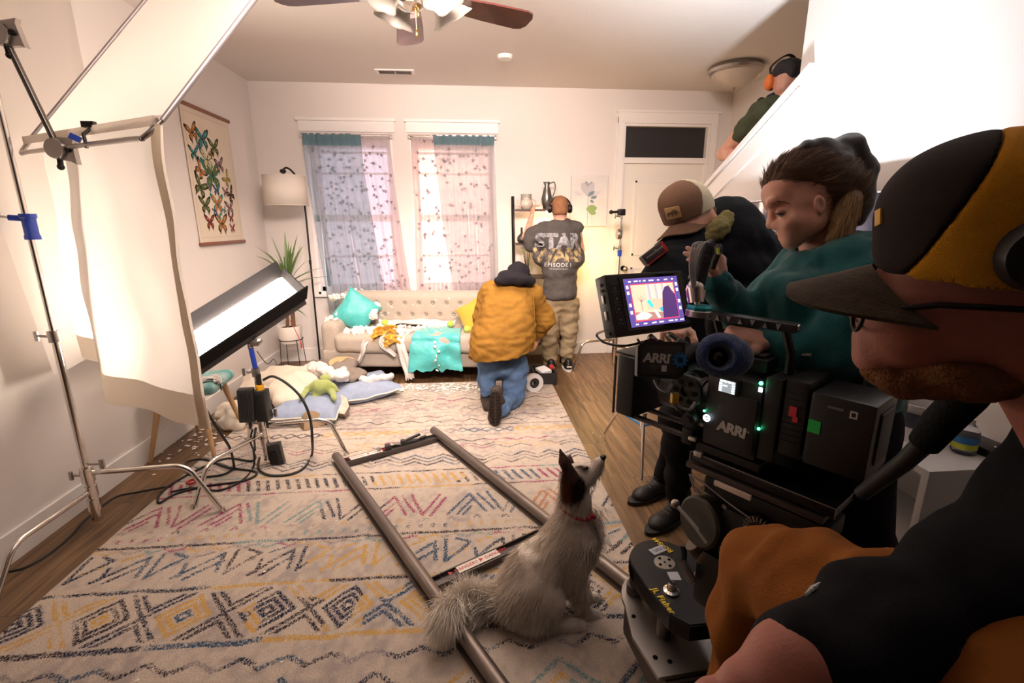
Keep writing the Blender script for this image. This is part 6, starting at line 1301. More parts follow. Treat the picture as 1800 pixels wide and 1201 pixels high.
# ---- 5. the woman with the ribboned ponytail
def p5():
    dd = 1.15; g = lambda px, py, dz=0.: at(px, py, d=dd-dz)
    P = person((.95, 1.2, 0), 'woman in a dark teal sweatshirt with a black ribbon in her ponytail, looking down')
    RT, UP, TC = _rt, _up, -_fw
    s = SDF(); I3 = Matrix((RT, UP, TC)).transposed(); tilt = lambda a: I3 @ Matrix.Rotation(a, 3, 'Z')
    s.ell(g(1425, 338), (.098, .086, .074), tilt(-.35), .03)                     # cranium
    s.ell(g(1398, 372, .004), (.047, .066, .056), tilt(.42), .03)                # face mass
    s.ell(g(1371, 336, .0), (.036, .036, .052), tilt(.2), .02)                   # forehead
    s.cone(g(1356, 357, .026), g(1355, 358, -.03), .0125, .012, .010)            # brow
    s.cone(g(1360, 364), g(1356, 391), .0095, .0110, .007).ell(g(1354.5, 395), (.0110, .0090, .0105), None, .004).ell(g(1364, 397, .011), (.0100, .0072, .0085), None, .005)   # nose, wing
    s.ell(g(1380, 405, .004), (.0135, .016, .022), tilt(.4), .010)               # upper jaw
    s.ell(g(1373, 408.5, .003), (.0085, .0055, .018), tilt(.3), .003).ell(g(1377, 416, .003), (.0085, .0058, .016), tilt(.3), .003)   # lips
    s.ell(g(1391, 425, .002), (.018, .0135, .020), tilt(.4), .010)                # chin
    s.cone(g(1392, 421, .022), g(1432, 392, .050), .020, .022, .025)             # jaw line
    s.ell(g(1393, 392, .034), (.027, .026, .022), None, .025)                    # cheek
    s.ell(g(1369, 371, .046), (.0140, .0085, .008), tilt(.15), .008, '-')        # eye socket
    s.ell(g(1372, 373, .034), (.0115, .0100, .0095), None, .004)              # lid
    s.cone(g(1440, 390, -.005), g(1455, 445, -.02), .048, .052, .03); s.cone(g(1455, 445, -.02), g(1470, 480, -.03), .055, .10, .03)
    ear = g(1441, 360, .076); s.ell(ear, (.0135, .022, .0065), tilt(.15), .006).ell(ear+TC*.006, (.008, .014, .005), tilt(.15), .003, '-')
    sdf_obj('body', s, .0028, M_skin, P, relax=1)
    MB().ball(g(1371.5, 375, .0335), .0085, 12).build('eyeball', mat('eye_white', (.55, .50, .46), .2), P)
    MB().tube([g(1362, 374.5, .040), g(1367, 376, .0455), g(1373, 376.5, .0470), g(1380, 374.5, .0465)], [.0009, .0016, .0016, .0008], 6).build('eyelashes', M_blk, P)
    MB().tube([g(1356, 360, .041), g(1366, 354, .049), g(1380, 355, .054), g(1390, 360, .055)], [.0014, .0026, .0022, .0009], 6, flat=.5).build('eyebrow', mat('brown_brow', (.13, .065, .035), .9), P)
    lm = mat('lip', (.50, .16, .14), .4); s = SDF(); s.ell(g(1372.4, 409, .0045), (.0090, .0048, .0185), tilt(.3), .002).ell(g(1376.4, 415.6, .0045), (.0090, .0052, .0165), tilt(.3), .002); sdf_obj('lips', s, .0018, lm, P, relax=1)
    # hair: pulled back to a high ponytail
    M_h = tint_mat('streaked_hair', .5, spec=.4); s = SDF()
    s.ell(g(1432, 326), (.104, .078, .080), tilt(-.32), .02).ell(g(1388, 308, .0), (.058, .036, .066), tilt(.55), .03); s.ell(g(1458, 348), (.066, .076, .076), None, .03); s.ell(g(1478, 300), (.048, .045, .045), None, .03)
    s.ell(g(1370, 378, .02), (.052, .058, .10), tilt(.30), .006, '-'); s.ell(g(1408, 405, .05), (.046, .060, .08), None, .008, '-'); s.ell(ear+TC*.01, (.020, .027, .03), None, .006, '-')
    hc = np.array((.12, .065, .038))
    def ht(p): nz = np.array([mnoise.noise(V((q[0]*30, q[1]*30, q[2]*160))) for q in p]); m = np.clip(nz*.9+.2, 0, 1)[:, None]; return hc*(1-m)+np.array((.22, .12, .065))*m
    hair = sdf_obj('hair', s, .0040, M_h, P, colour=ht, wr=[((20, 20, 90), .003)])
    Q, N = surface_samples(hair, 12000, 4); tgt = np.array(g(1490, 285)); fl = (tgt-Q); fl /= np.linalg.norm(fl, axis=1)[:, None]; fl = fl-N*(fl*N).sum(1)[:, None]; fl /= np.linalg.norm(fl, axis=1)[:, None]+1e-6
    rng = np.random.default_rng(3); c = hc*rng.uniform(.6, 1.2, (len(Q), 1)); bl = rng.random(len(Q)) < .28; c[bl] = np.array((.30, .175, .095))*rng.uniform(.6, 1.3, (bl.sum(), 1))
    strands('hair_strands', Q+N*.0008, fl+N*.03, .040, .0009, M_h, P, c, .0, 3, 6, .05)
    t = rng.random((2600, 1)); a, b_ = np.array(g(1500, 335, .01)), np.array(g(1488, 378, .02)); R0 = a*(1-t)+b_*t+rng.normal(0, .008, (2600, 3)); D = np.array(g(1478, 402, .03))-R0+rng.normal(0, .006, (2600, 3)); c = np.array((.62, .38, .13))*rng.uniform(.5, 1.25, (2600, 1))
    s = SDF(); s.chain([g(1488, 320, .05), g(1493, 352, .065), g(1488, 382, .07), g(1466, 404, .07)], [.018, .022, .019, .004], .01); pt_ = sdf_obj('ponytail', s, .004, M_h, P, colour=lambda p: np.tile(np.array((.34, .20, .10)), (len(p), 1)), wr=[((60, 60, 14), .004)])
    Q, N = surface_samples(pt_, 3000, 8); fl = np.tile(np.array(-UP*1.-RT*.35), (len(Q), 1))+N*.1; strands('ponytail_strands', Q, fl, .05, .001, M_h, P, np.array((.58, .37, .18))*rng.uniform(.4, 1.25, (len(Q), 1)), .1, 3, 7, .06)
    M_rib = mat('black_satin', (.022, .022, .028), .45, sheen=.2)
    s = SDF(); s.chain([g(1395, 270, .02), g(1418, 262, .03), g(1450, 262, .03)], [.007, .017, .022], .015); s.chain([g(1448, 262, .02), g(1490, 268, .01), g(1508, 300, .01), g(1514, 350, .0), g(1512, 388, -.01)], [.026, .036, .032, .026, .016], .02); s.ell(g(1470, 285, .035), (.045, .032, .03), tilt(-.5), .02); s.chain([g(1480, 290, .045), g(1470, 330, .05)], [.022, .014], .01)
    sdf_obj('ribbon', s, .004, M_rib, P, wr=[((16, 16, 16), .011), (45, .003)])
    # sweatshirt
    M_sw = mat('teal_sweatshirt', (.010, .085, .095), .9, var=((.014, .105, .115), 10, .2), bump=(240, .3), sheen=.25); s = SDF()
    s.chain([g(1470, 520, -.02), g(1456, 560, .0), g(1450, 600, 0), g(1450, 700, 0)], [.120, .140, .145, .15], .05); s.cone(g(1422, 484, .02), g(1508, 466, .02), .055, .072, .05); s.ell(g(1385, 525, .03), (.075, .062, .085), tilt(-.3), .04)
    s.chain([g(1408, 462, -.08), g(1362, 520, -.12), g(1340, 572, -.06)], [.060, .055, .050], .04); s.chain([g(1340, 572, -.06), g(1300, 545, -.01), g(1262, 505, .03)], [.052, .045, .036], .02)
    s.chain([g(1512, 470, .06), g(1500, 560, .12), g(1470, 612, .12)], [.085, .068, .058], .04); s.chain([g(1470, 612, .12), g(1400, 612, .08), g(1350, 606, .04)], [.055, .045, .036], .02)
    s.ell(g(1446, 434, .01), (.056, .030, .056), tilt(.25), .012, '-')
    sdf_obj('sweatshirt', s, .0065, M_sw, P, wr=[((12, 12, 12), .020), ((30, 30, 16), .006)])
    s = SDF(); s.chain([g(1252, 508, .035), g(1268, 497, .03), g(1280, 490, .02)], [.026, .026, .020], .01) if False else s.cone(g(1258, 502, .032), g(1266, 512, .026), .036, .038, .01); sdf_obj('cuff', s, .005, M_sw, P, wr=[(60, .002)])
    MB().ring(g(1446, 436, .01), (UP*.95-RT*.30).normalized(), .058, .006, 40, 8).build('neckband', M_sw, P)
    s = SDF(); w = g(1262, 506, .03); hand(s, w, (UP*1.0+RT*.03), (-RT*.7-TC*.5), 1, .150, (.75, .9, 1.0, 1.1), .1, .9); s.cone(g(1266, 512, .02), w, .026, .022, .012); sdf_obj('hand', s, .0032, M_skin, P)
    s = SDF(); w = g(1347, 600, .04); hand(s, w, (-RT*.9+UP*.15), (-UP*.5-TC*.3), 1, .165, (.25, .35, .4, .5), .1, .7); sdf_obj('hand', s, .0035, M_skin, P)
    s = SDF(); s.chain([g(1450, 740), V((.98, 1.30, .50)), V((1.0, 1.36, .06))], [.14, .085, .05], .04); s.chain([g(1450, 740), V((1.15, 1.15, .50)), V((1.18, 1.2, .06))], [.14, .085, .05], .04); sdf_obj('trousers', s, .014, mat('black_denim', (0, 0, 0)), P)
p5()

# ---- 6. the dolly operator in the foreground
def p6():
    g = lambda px, py, d=.46: at(px, py, d=d)
    P = person((.7, .2, 0), 'seated operator in a black and yellow trucker cap and brown trousers beside the film camera')
    RT, UP, TC = _rt, _up, -_fw; I3 = Matrix((RT, UP, TC)).transposed(); tilt = lambda a: I3 @ Matrix.Rotation(a, 3, 'Z')
    f = (-RT*.84+UP*.17-TC*.50).normalized(); up = (UP*.93+TC*.40+RT*.06); up = (up-f*up.dot(f)).normalized(); sd = up.cross(f).normalized(); hc = V((0, 0, EYE))+RT*.522+UP*.070-TC*.52; M = Matrix((f, sd, up)).transposed()
    s = SDF(); s.ell(hc, (.100, .070, .108), M, .02); s.ell(hc+f*.055-up*.060, (.052, .055, .060), M, .03); s.ell(hc+f*.112-up*.040, (.020, .014, .024), M, .014).ell(hc+f*.095-up*.085, (.016, .022, .014), M, .012).ell(hc+f*.082-up*.112, (.024, .026, .020), M, .02)
    s.ell(hc+f*.07-up*.045-sd*.0, (.04, .062, .03), M, .02); s.cone(hc-f*.05-up*.05, hc-f*.17-up*.22, .060, .064, .03)
    sdf_obj('body', s, .0055, mat('ruddy_skin', (.36, .125, .085), .55, var=((.30, .10, .07), 22, .25), sss=.05, bump=(200, .2)), P)
    s = SDF(); s.ell(hc+f*.050-up*.126, (.046, .052, .024), M, .02).ell(hc+f*.0-up*.105, (.058, .066, .034), M, .02); sdf_obj('beard', s, .006, mat('auburn_beard', (.16, .065, .025), .9, bump=(280, 1)), P, wr=[(60, .005)])
    M_cf = mat('black_twill', (.020, .014, .012), .85, bump=(1500, .3)); M_cy = mat('yellow_mesh', (.62, .27, .012), .8, bump=(1100, .8)); M_br = mat('faded_brim', (.060, .045, .030), .85, var=((.048, .036, .026), 60, .1), bump=(300, .4))
    cap(P, hc+up*.028, f, up, None, M_cf, M_cy, M_br, r=(.112, .094, .105), split=.082, slant=.36, base=-.026, brimL=.084, brim_tilt=-.42, brimw=.092, res=.004)
    snap_patch(P, ('cap_front_panel', 'cap_back_panel'), 1546, 382, .012, .018, .003, mat('gold_patch', (.55, .30, .03), .6), 'cap_patch', _up+_rt*.2)
    gl = MB(); 
    for sg in (-1, 1): gl.ring(hc+f*.112-up*.046+sd*sg*.032, (f+sd*sg*.15).normalized(), .023, .0026, 28, 8)
    gl.tube([hc+f*.116-up*.044-sd*.009, hc+f*.118-up*.042, hc+f*.116-up*.044+sd*.009], .002, 6)
    for sg in (-1, 1): gl.tube([hc+f*.108-up*.040+sd*sg*.056, hc+f*.05-up*.018+sd*sg*.080, hc-f*.03-up*.012+sd*sg*.084], .0032, 8)
    gl.build('eyeglasses', M_blk, P)
    # headphones over the cap
    tb_ = -1 if (sd.dot(TC) < 0) else 1; ec = hc+sd*tb_*.093-up*.0+f*.002
    for sg in (-1, 1): MB().lathe([(0, -.02), (.030, -.018), (.034, 0), (.028, .014), (.010, .017), (0, .017)], hc+sd*sg*.098+up*.040-f*.006, sd*sg, 28).build('ear_cup', M_blk, P)
    MB().tube(smooth_path([hc+sd*.115-f*.012+up*.03, hc+sd*.11-f*.012+up*.10, hc+up*.150-f*.012, hc-sd*.11-f*.012+up*.10, hc-sd*.115-f*.012+up*.03], 8), .008, 8).build('headphone_band', mat('silver_band', (.55, .56, .60), .3, .8), P)
    # body, seated; thigh and knee, arm resting on the knee
    M_bk = mat('black_tee', (.008, .008, .009), .9, bump=(200, .3)); s = SDF()
    s.chain([at(2080, 800, d=.50), at(2010, 1030, d=.53), at(1930, 1250, d=.56)], [.11, .135, .15], .06); s.cone(at(1880, 905, d=.56), at(2050, 820, d=.50), .060, .09, .05)
    s.chain([at(1870, 930, d=.56), at(1720, 1030, d=.57), at(1560, 1085, d=.56), at(1425, 1160, d=.54)], [.062, .060, .056, .060], .04)
    sdf_obj('t_shirt', s, .009, M_bk, P, wr=[((10, 10, 10), .018), (26, .005)])
    s = SDF(); a, b_ = at(1410, 1125, d=.53), at(1300, 1225, d=.52); s.chain([at(1450, 1150, d=.54), at(1395, 1165, d=.53), at(1328, 1215, d=.52)], [.044, .042, .034], .02); hand(s, b_, (-RT*.45-UP*.9), (RT*.3+TC*-.9), -1, .19, (.4, .4, .5, .5)); sdf_obj('forearm', s, .0045, mat('ruddy_skin', (0, 0, 0)), P)
    M_tr = mat('rust_brown_twill', (.25, .085, .015), .85, var=((.20, .065, .012), 9, .25), bump=(300, .35)); s = SDF(); kn = at(1338, 1008, d=.80)
    s.chain([kn, at(1420, 1035, d=.70), at(1620, 1130, d=.58), at(1800, 1250, d=.5)], [.068, .078, .088, .10], .03); s.chain([kn, at(1315, 1110, d=.84), at(1290, 1260, d=.90)], [.068, .064, .058], .03)
    s.chain([at(1290, 1260, d=.90), at(1260, 1420, d=1.0)], [.06, .05], .03)
    sdf_obj('trousers', s, .0075, M_tr, P, wr=[((11, 11, 7), .018), ((26, 26, 9), .010)])
    FS_ = snap_patch(P, ('t_shirt',), 1432, 1040, .004, .004, .0006, M_bk, 'logo_backing', _up)
    if FS_:
        b = MB(FS_)
        for k in range(4): x = -.011+.0075*k; hgt = .0115-.0026*k; b.prism([(x, -.006), (x+.0042, -.006), (x+.0042-.006, -.006+hgt), (x-.006, -.006+hgt)], .001, .004)
        b.build('stripe_logo', mat('grey_print', (.45, .45, .45), .7), P, smooth=False)
p6()
# ================================================================== FILM CAMERA ON ITS DOLLY
CB = V((.545, -.84, 0)).normalized(); CR = V((-CB.y, CB.x, 0)); CO = V((.514, .999, .9))
CF = frame(CO, CB, CR, (0, 0, 1)); cf = lambda b, r, z: CF @ V((b, r, z))      # b = rearwards, r = away from us, z = up
def cbx(name, c, d, mt, parent, bev=.004, **k): return MB(CF).box(c, d, bev=bev).build(name, mt, parent, **k)
M_cam = mat('camera_grey', (.019, .017, .016), .5, bump=(500, .15)); M_cam2 = mat('camera_black', (.005, .0045, .0045), .45); M_txt = mat('grey_lettering', (.55, .52, .50), .6)
M_grn = mat('green_led', (0, .6, .2), .4, emit=(.05, 1, .35), es=6); M_wled = mat('white_led', (.9, .9, .9), .4, emit=(.8, .9, 1), es=2.2)
LF = lambda b, z, r=.0: CF @ Matrix.Translation((b, r, z)) @ Matrix.Rotation(PI/2, 4, 'X')     # lettering on the near face
fc = thing('film_camera', cf(.09, .08, .02), 'large black film camera with green lights mounted in front of the operator', 'film camera')
cbx('camera_body', (.077, .085, .120), (.125, .13, .175), M_cam, fc, .008)
cbx('side_door', (.092, .0175, .110), (.085, .006, .125), M_cam, fc, .003)
cbx('recording_media', (.158, .085, .135), (.034, .125, .185), M_cam2, fc, .004)
cbx('display_frame', (.066, .0165, .186), (.052, .006, .036), M_cam2, fc, .003)
cbx('status_display', (.066, .0125, .187), (.036, .002, .028), mat('display_glow', (.2, .2, .2), .3, emit=(.55, .62, .65), es=.30), fc, .0005)
b = MB(CF)
for i in range(4): b.box((.053+i*.0087, .011, .1985), (.006, .001, .0035)).box((.0515, .011, .192-i*.0055), (.006, .001, .0028)).box((.0805, .011, .192-i*.0055), (.006, .001, .0028))
b.box((.062, .011, .1885), (.010, .001, .002)); b.build('display_readout', mat('readout_white', (.8, .9, .9), .4, emit=(.85, .95, 1), es=1.6), fc, smooth=False)
for c_, r_ in (((.134, .018, .212), .0042), ((.141, .018, .112), .0032), ((.016, .018, .113), .0028)): MB(CF).ball(c_, r_, 8).build('green_light', M_grn, fc)
MB(CF).box((.135, .017, .198), (.008, .003, .010), bev=.002).build('blue_button', M_wled, fc)
MB(CF).lathe([(.005, 0), (.0085, 0), (.0085, .002), (.005, .002), (.005, 0)], (.025, .016, .099), (0, -1, 0), 24).box((.025, .014, .099), (.007, .002, .0022)).build('record_button', M_wled, fc)
text_mesh('maker_lettering', 'ARRI', .032, LF(.085, .0915, .0140), M_txt, fc, .0004, .0016, shear=.08, space=.92)
text_mesh('maker_lettering', '\u00ae', .008, LF(.122, .098, .0140), M_txt, fc, .0003)
for i in range(2): MB(CF).cyl((.004+i*.010, .015, .078), (.004+i*.010, .019, .078), .0045).build('port', M_steel, fc)
# battery plate, batteries
cbx('battery_plate', (.200, .085, .150), (.044, .115, .165), M_cam2, fc, .005, label='ribbed battery adapter with red tape')
b = MB(CF)
for i in range(9): b.box((.200, .027, .10+i*.013), (.036, .003, .003))
b.build('cooling_ribs', M_cam2, fc)
MB(CF).box((.199, .0245, .168), (.014, .001, .022)).box((.205, .0245, .153), (.010, .001, .012)).build('red_tape', mat('red_gaffer', (.60, .03, .05), .7), fc, smooth=False)
bt = thing('camera_battery', cf(.28, .08, .07), 'large black battery block with a green tape square at the rear of the film camera', 'battery')
cbx('battery_case', (.282, .083, .145), (.108, .125, .152), mat('battery_black', (.010, .009, .009), .38), bt, .008); cbx('rear_panel', (.338, .083, .150), (.004, .075, .10), M_cam, bt, .002)
MB(CF).box((.242, .019, .152), (.022, .001, .026)).build('green_tape', mat('green_gaffer', (.01, .42, .06), .7), bt, smooth=False)
MB(CF).box((.302, .0195, .195), (.012, .001, .014)).build('white_sticker', M_txt, bt, smooth=False); MB(CF).box((.302, .0188, .195), (.007, .0008, .008)).build('sticker_window', M_cam2, bt, smooth=False)
MB(CF).box((.272, .0195, .199), (.026, .001, .005)).build('small_label', mat('dim_label', (.12, .12, .12), .6), bt, smooth=False)
# lens, matte box, follow-focus gears
b = MB(CF); b.lathe([(.0, 0), (.045, 0), (.045, .03), (.050, .032), (.050, .045), (.045, .047), (.045, .075), (.052, .078), (.052, .095), (.048, .10), (.048, .14), (0, .14)], (.015, .085, .118), (-1, 0, 0), 40); b.build('lens', M_cam2, fc)
for q, rr in ((.04, .0505), (.082, .0525)):
    b = MB(CF)
    for i in range(48): a = 2*PI*i/48; b.box((.015-q, .085+rr*math.cos(a), .118+rr*math.sin(a)), (.010, .002, .003), rot=(a, 0, 0))
    b.build('gear_ring', M_cam2, fc)
cbx('matte_box', (-.205, .085, .115), (.055, .16, .165), M_cam2, fc, .006); cbx('top_flag', (-.215, .085, .20), (.07, .14, .006), M_cam2, fc, .002)
cbx('side_flag', (-.232, -.004, .115), (.006, .004, .16), M_cam2, fc, .001)
MB(CF).lathe([(.012, 0), (.040, 0), (.042, .006), (.040, .012), (.012, .012)], (-.03, .018, .150), (0, -1, 0), 30).build('focus_gear', mat('gear_steel', (.03, .028, .026), .4, .6), fc)
b = MB(CF)
for i in range(6): a = 2*PI*i/6; b.lathe([(.0, 0), (.006, 0), (.006, .002), (0, .002)], (-.03+.025*math.cos(a), .0055, .150+.025*math.sin(a)), (0, -1, 0), 10)
b.build('gear_holes', mat('deep_black', (.003, .003, .003), .9), fc)
MB(CF).lathe([(0, 0), (.018, 0), (.019, .01), (.018, .02), (0, .02)], (-.012, .02, .085), (0, -1, 0), 20).cyl((-.012, .0, .085), (-.012, -.004, .085), .009).build('focus_knob', M_cam2, fc)
for r_ in (.05, .12): MB(CF).cyl((-.24, r_, .02), (.14, r_, .02), .0075).build('support_rod', mat('dark_rod', (.08, .07, .07), .3, .8), fc)
cbx('rod_bracket', (-.02, .06, .035), (.03, .09, .04), M_cam2, fc); cbx('base_plate', (.075, .075, .018), (.15, .10, .020), M_cam2, fc)
MB(CF).box((-.002, .012, .038), (.020, .012, .010), bev=.003).box((.018, .008, .008), (.022, .014, .014), bev=.005).build('clamp_lever', mat('bare_aluminium', (.62, .58, .54), .3, .9), fc)
# viewfinder with blue eye cushion
vf = thing('viewfinder', cf(-.12, -.02, .16), 'grey electronic viewfinder with a fuzzy blue eye cushion on the near side of the camera', 'viewfinder')
Fv = frame(at(1160, 634, d=1.0), (_rt*.985-_up*.06-_fw*.16), (_up+_rt*.05))
out = [(-.046, -.036), (.036, -.036), (.046, -.026), (.046, .040), (-.034, .040), (-.048, .028)]
MB(Fv).prism(out, -.04, .018).build('finder_housing', M_cam, vf, smooth=False); MB(Fv).prism([(x*.84, y*.80) for x, y in out], .018, .0205).build('finder_plate', mat('plate_grey', (.040, .036, .033), .5), vf, smooth=False)
text_mesh('maker_lettering', 'ARRI', .026, Fv @ Matrix.Translation((-.010, .004, .021)), M_txt, vf, .0003, .0010, shear=.08, space=.92)
text_mesh('maker_lettering', '\u00ae', .007, Fv @ Matrix.Translation((.017, .012, .021)), M_txt, vf, .0003)
MB(Fv).box((-.010, -.011, .0212), (.026, .0015, .0006)).box((-.014, -.016, .0212), (.018, .0012, .0006)).build('model_line', mat('dim_label', (0, 0, 0)), vf, smooth=False)
MB(Fv).box((.006, -.015, .0214), (.010, .013, .0008)).build('white_sticker', M_txt, vf, smooth=False)
b = MB(Fv); b.lathe([(.006, 0), (.012, 0), (.012, .006), (.006, .006), (.006, 0)], (.036, .004, .0205), (0, 0, 1), 20)
for i in range(10): a = 2*PI*i/10; b.box((.036+.013*math.cos(a), .004+.013*math.sin(a), .0235), (.005, .004, .005), rot=(0, 0, a))
b.build('blue_dial', mat('dial_blue', (.02, .14, .38), .4), vf)
ec = at(1268, 628, d=.965); MB().tube([Fv @ V((.040, 0, -.008)), ec+_fw*.05-_rt*.04, ec+_fw*.045], [.026, .028, .034], 24).build('eyepiece_tube', M_cam2, vf)
en = (-_fw*.93-_rt*.22+_up*.1).normalized(); s = SDF(); Fe = frame(ec, _rt+en*.2, _up, None); Me = Matrix((en.orthogonal(), en.cross(en.orthogonal()), en)).transposed()
e1 = (_rt-en*_rt.dot(en)).normalized(); e2 = en.cross(e1); Me = Matrix((e1, e2, en)).transposed()
s.ell(ec+e2*.004, (.049, .046, .030), Me, .01).ell(ec+e1*.028-e2*.002, (.030, .032, .024), Me, .02); s.ell(ec+en*.024-e1*.006, (.025, .026, .034), Me, .006, '-')
sdf_obj('eye_cushion', s, .0028, mat('blue_velour', (.008, .040, .15), .95, bump=(420, 1), sheen=.5), vf, wr=[(60, .0015)])
MB().ball(ec-e1*.006-en*.006, .020, 12).build('eyepiece_glass', mat('lens_glass', (.003, .003, .004), .08), vf)
# top handle, teal knob, chrome joint, upright grip
th = thing('top_handle', cf(.07, .08, .25), 'long black slotted handle bar over the top of the film camera', 'camera handle')
cbx('handle_bar', (.070, .05, .332), (.215, .034, .018), M_cam2, th, .004); b = MB(CF)
for i in range(7): b.prism([(-.014+.026*i, -.006), (-.004+.026*i, -.006), (-.009+.026*i, .006)] if i % 2 else [(-.014+.026*i, .006), (-.004+.026*i, .006), (-.009+.026*i, -.006)], 0, .002, Matrix.Translation((0, .033, .332)) @ Matrix.Rotation(PI/2, 4, 'X'))
b.build('handle_slots', M_steel, th, smooth=False)
for q in (.0, .15): MB(CF).tube([(q, .06, .325), (q+.012, .075, .27), (q+.01, .08, .21)], .009, 8).build('handle_post', M_cam2, th)
MB(CF).lathe([(0, 0), (.007, 0), (.007, .003), (.004, .003), (.004, .001), (0, .001)], (.178, .05, .334), (1, 0, 0), 16).build('end_screw', M_steel, th)
mg = thing('upright_grip', at(1228, 540, d=1.02), 'black upright grip with grey cable straps on a chrome joint, held by the woman', 'camera grip')
kb = at(1227, 556, d=1.0); F_ = frame(kb, _rt, -_fw)
MB().lathe([(0, 0), (.026, 0), (.026, .012), (.024, .014), (0, .014)], kb, (.05, 0, 1), 32).build('metal_puck', M_steel, mg); MB().lathe([(0, .014), (.024, .014), (.025, .020), (.022, .024), (0, .024)], kb, (.05, 0, 1), 24, wob=lambda i, a: 1+.06*math.cos(8*a)).build('teal_knob', mat('teal_anodised', (.02, .36, .42), .3, .4), mg)
MB().cyl(at(1226, 545, d=1.0), at(1224, 524, d=1.0), .007).tube([at(1224, 532, d=1.0), at(1222, 507, d=1.0)], [.018, .020], 16).ball(at(1222, 507, d=1.0), .019, 10).box(at(1233, 518, d=.99), (.012, .012, .022), bev=.003).build('chrome_joint', M_chrome, mg)
MB().tube(smooth_path([at(1225, 505, d=1.0), at(1234, 470, d=1.0), at(1245, 438, d=1.0), at(1254, 430, d=1.0)], 5), [.015]*6+[.0165]*6+[.014]*4, 14, flat=1.).build('grip', mat('ribbed_black', (.016, .016, .018), .6, bump=(120, .6)), mg)
M_gs = mat('grey_strap', (.45, .48, .52), .6)
for k in range(5): MB().tube(smooth_path([at(1217+k*1.6, 507, d=.985), at(1212+k*2.6, 475, d=.98), at(1214+k*3.6, 445, d=.98), at(1222+k*4.5, 427-k*.3, d=.985), at(1250, 427+k*.6, d=.99), at(1262, 434, d=.985)], 5), .0016, 6).build('cable_strap', M_gs, mg)
MB().tube(smooth_path([at(1262, 432, d=.975), at(1263, 442, d=.97), at(1257, 458, d=.97), at(1252, 473, d=.975)], 5), [.008]*6+[.0065]*6+[.006]*4, 10).build('lever', M_cam2, mg)
MB().tube([at(1262, 436, d=.965), at(1263, 448, d=.965)], .0035, 8).build('yellow_mark', mat('yellow_tape', (.55, .60, .03), .6), mg)
# on-board monitor
mo = thing('camera_monitor', at(1135, 600, d=1.06), 'black on-board monitor showing the sofa scene, mounted ahead of the camera body', 'monitor')
q4 = [at(*p, d=dd*1.12) for p, dd in (((1060, 484), .849), ((1197, 476), .935), ((1218, 574), .928), ((1082, 592), .842))]
mx = (q4[1]-q4[0]).normalized(); my = q4[0]-q4[3]; my = (my-mx*my.dot(mx)).normalized(); FM = frame((q4[0]+q4[1]+q4[2]+q4[3])*.25, mx, my)
MW, MH = .213, .126
MB(FM).box((0, 0, -.015), (MW, MH, .034), bev=.004).build('monitor_housing', M_cam2, mo); MB(FM).box((.012, .001, .0025), (.172, .112, .002)).build('screen_bezel', mat('gloss_black', (.006, .006, .007), .15), mo, smooth=False)
b = MB(FM)
for k in range(4): 
    c = (-.087, .034-k*.0215); b.tube([(c[0]-.008, c[1]-.008, .003), (c[0]+.008, c[1]-.008, .003), (c[0]+.008, c[1]+.008, .003), (c[0]-.008, c[1]+.008, .003)], .0008, 5, closed=True).box((c[0], c[1], .003), (.005, .005, .001))
b.build('menu_buttons', mat('button_grey', (.10, .10, .10), .5), mo, smooth=False)
for y in (.015, -.018): MB(FM).box((-MW/2-.001, y, -.014), (.003, .018, .007), bev=.002).build('side_port', M_steel, mo)
for y in (.045, .033, -.055): MB(FM).cyl((-MW/2, y, -.014), (-MW/2-.003, y, -.014), .003).build('side_screw', M_cam, mo)
def emis(n, c, s_=1.): return mat('screen_'+n, (0, 0, 0), .3, emit=c, es=s_)
SW, SH = .148, .100; sx, sy = .010, .001
def scr(name, pts, m, k): MB(FM).add([(sx+(x-.5)*SW, sy+(y-.5)*SH, .0040+k*.00025) for x, y in pts], [list(range(len(pts)))]).build(name, m, mo, smooth=False)
rect = lambda x0, y0, x1, y1: [(x0, y0), (x1, y0), (x1, y1), (x0, y1)]
scr('screen_image', rect(0, 0, 1, 1), emis('violet', (.085, .055, .22)), 0); scr('screen_image', rect(.09, .10, .91, .88), emis('red', (.80, .03, .08)), 1)
scr('screen_image', rect(.105, .12, .895, .86), emis('wall', (.78, .44, .30)), 2)
scr('screen_image', [(.105, .12), (.895, .12), (.895, .22), (.105, .30)], emis('floor', (.33, .16, .14)), 3)
for i in range(9): scr('screen_image', rect(.36+i*.043, .50, .40+i*.043, .86), emis('drape%d' % (i % 3), ((.62, .45, .38), (.40, .34, .38), (.72, .52, .40))[i % 3]), 3)
scr('screen_image', [(.34, .34), (.62, .30), (.66, .48), (.60, .54), (.40, .55), (.34, .48)], emis('sofa', (.70, .38, .26)), 4)
scr('screen_image', [(.34, .50), (.40, .54), (.46, .38), (.41, .36)], emis('cushion', (.04, .50, .46)), 5)
scr('screen_image', [(.55, .34), (.68, .38), (.68, .26), (.58, .26)], emis('teal', (.05, .32, .40)), 5)
scr('screen_image', [(.895, .12), (.60, .12), (.62, .40), (.66, .66), (.72, .78), (.80, .80), (.84, .70), (.895, .60)], emis('coat', (.060, .025, .10)), 6)
scr('screen_image', [(.105, .14), (.30, .13), (.40, .20), (.34, .26), (.22, .30), (.105, .22)], emis('blanket', (.90, .68, .50)), 6)
scr('screen_image', [(.44, .30), (.49, .32), (.55, .14), (.50, .13)], emis('rag', (.95, .78, .64)), 7)
for a in (-.9, -.45, 0, .45, .9): x, y = .24, .50; scr('screen_image', [(x, y), (x+.18*math.sin(a)+.01, y+.20*math.cos(a)), (x+.012, y)], emis('leaf', (.22, .10, .12)), 6)
scr('screen_image', rect(.235, .30, .245, .52), emis('leaf', (0, 0, 0)), 6)
rr_ = random.Random(3)
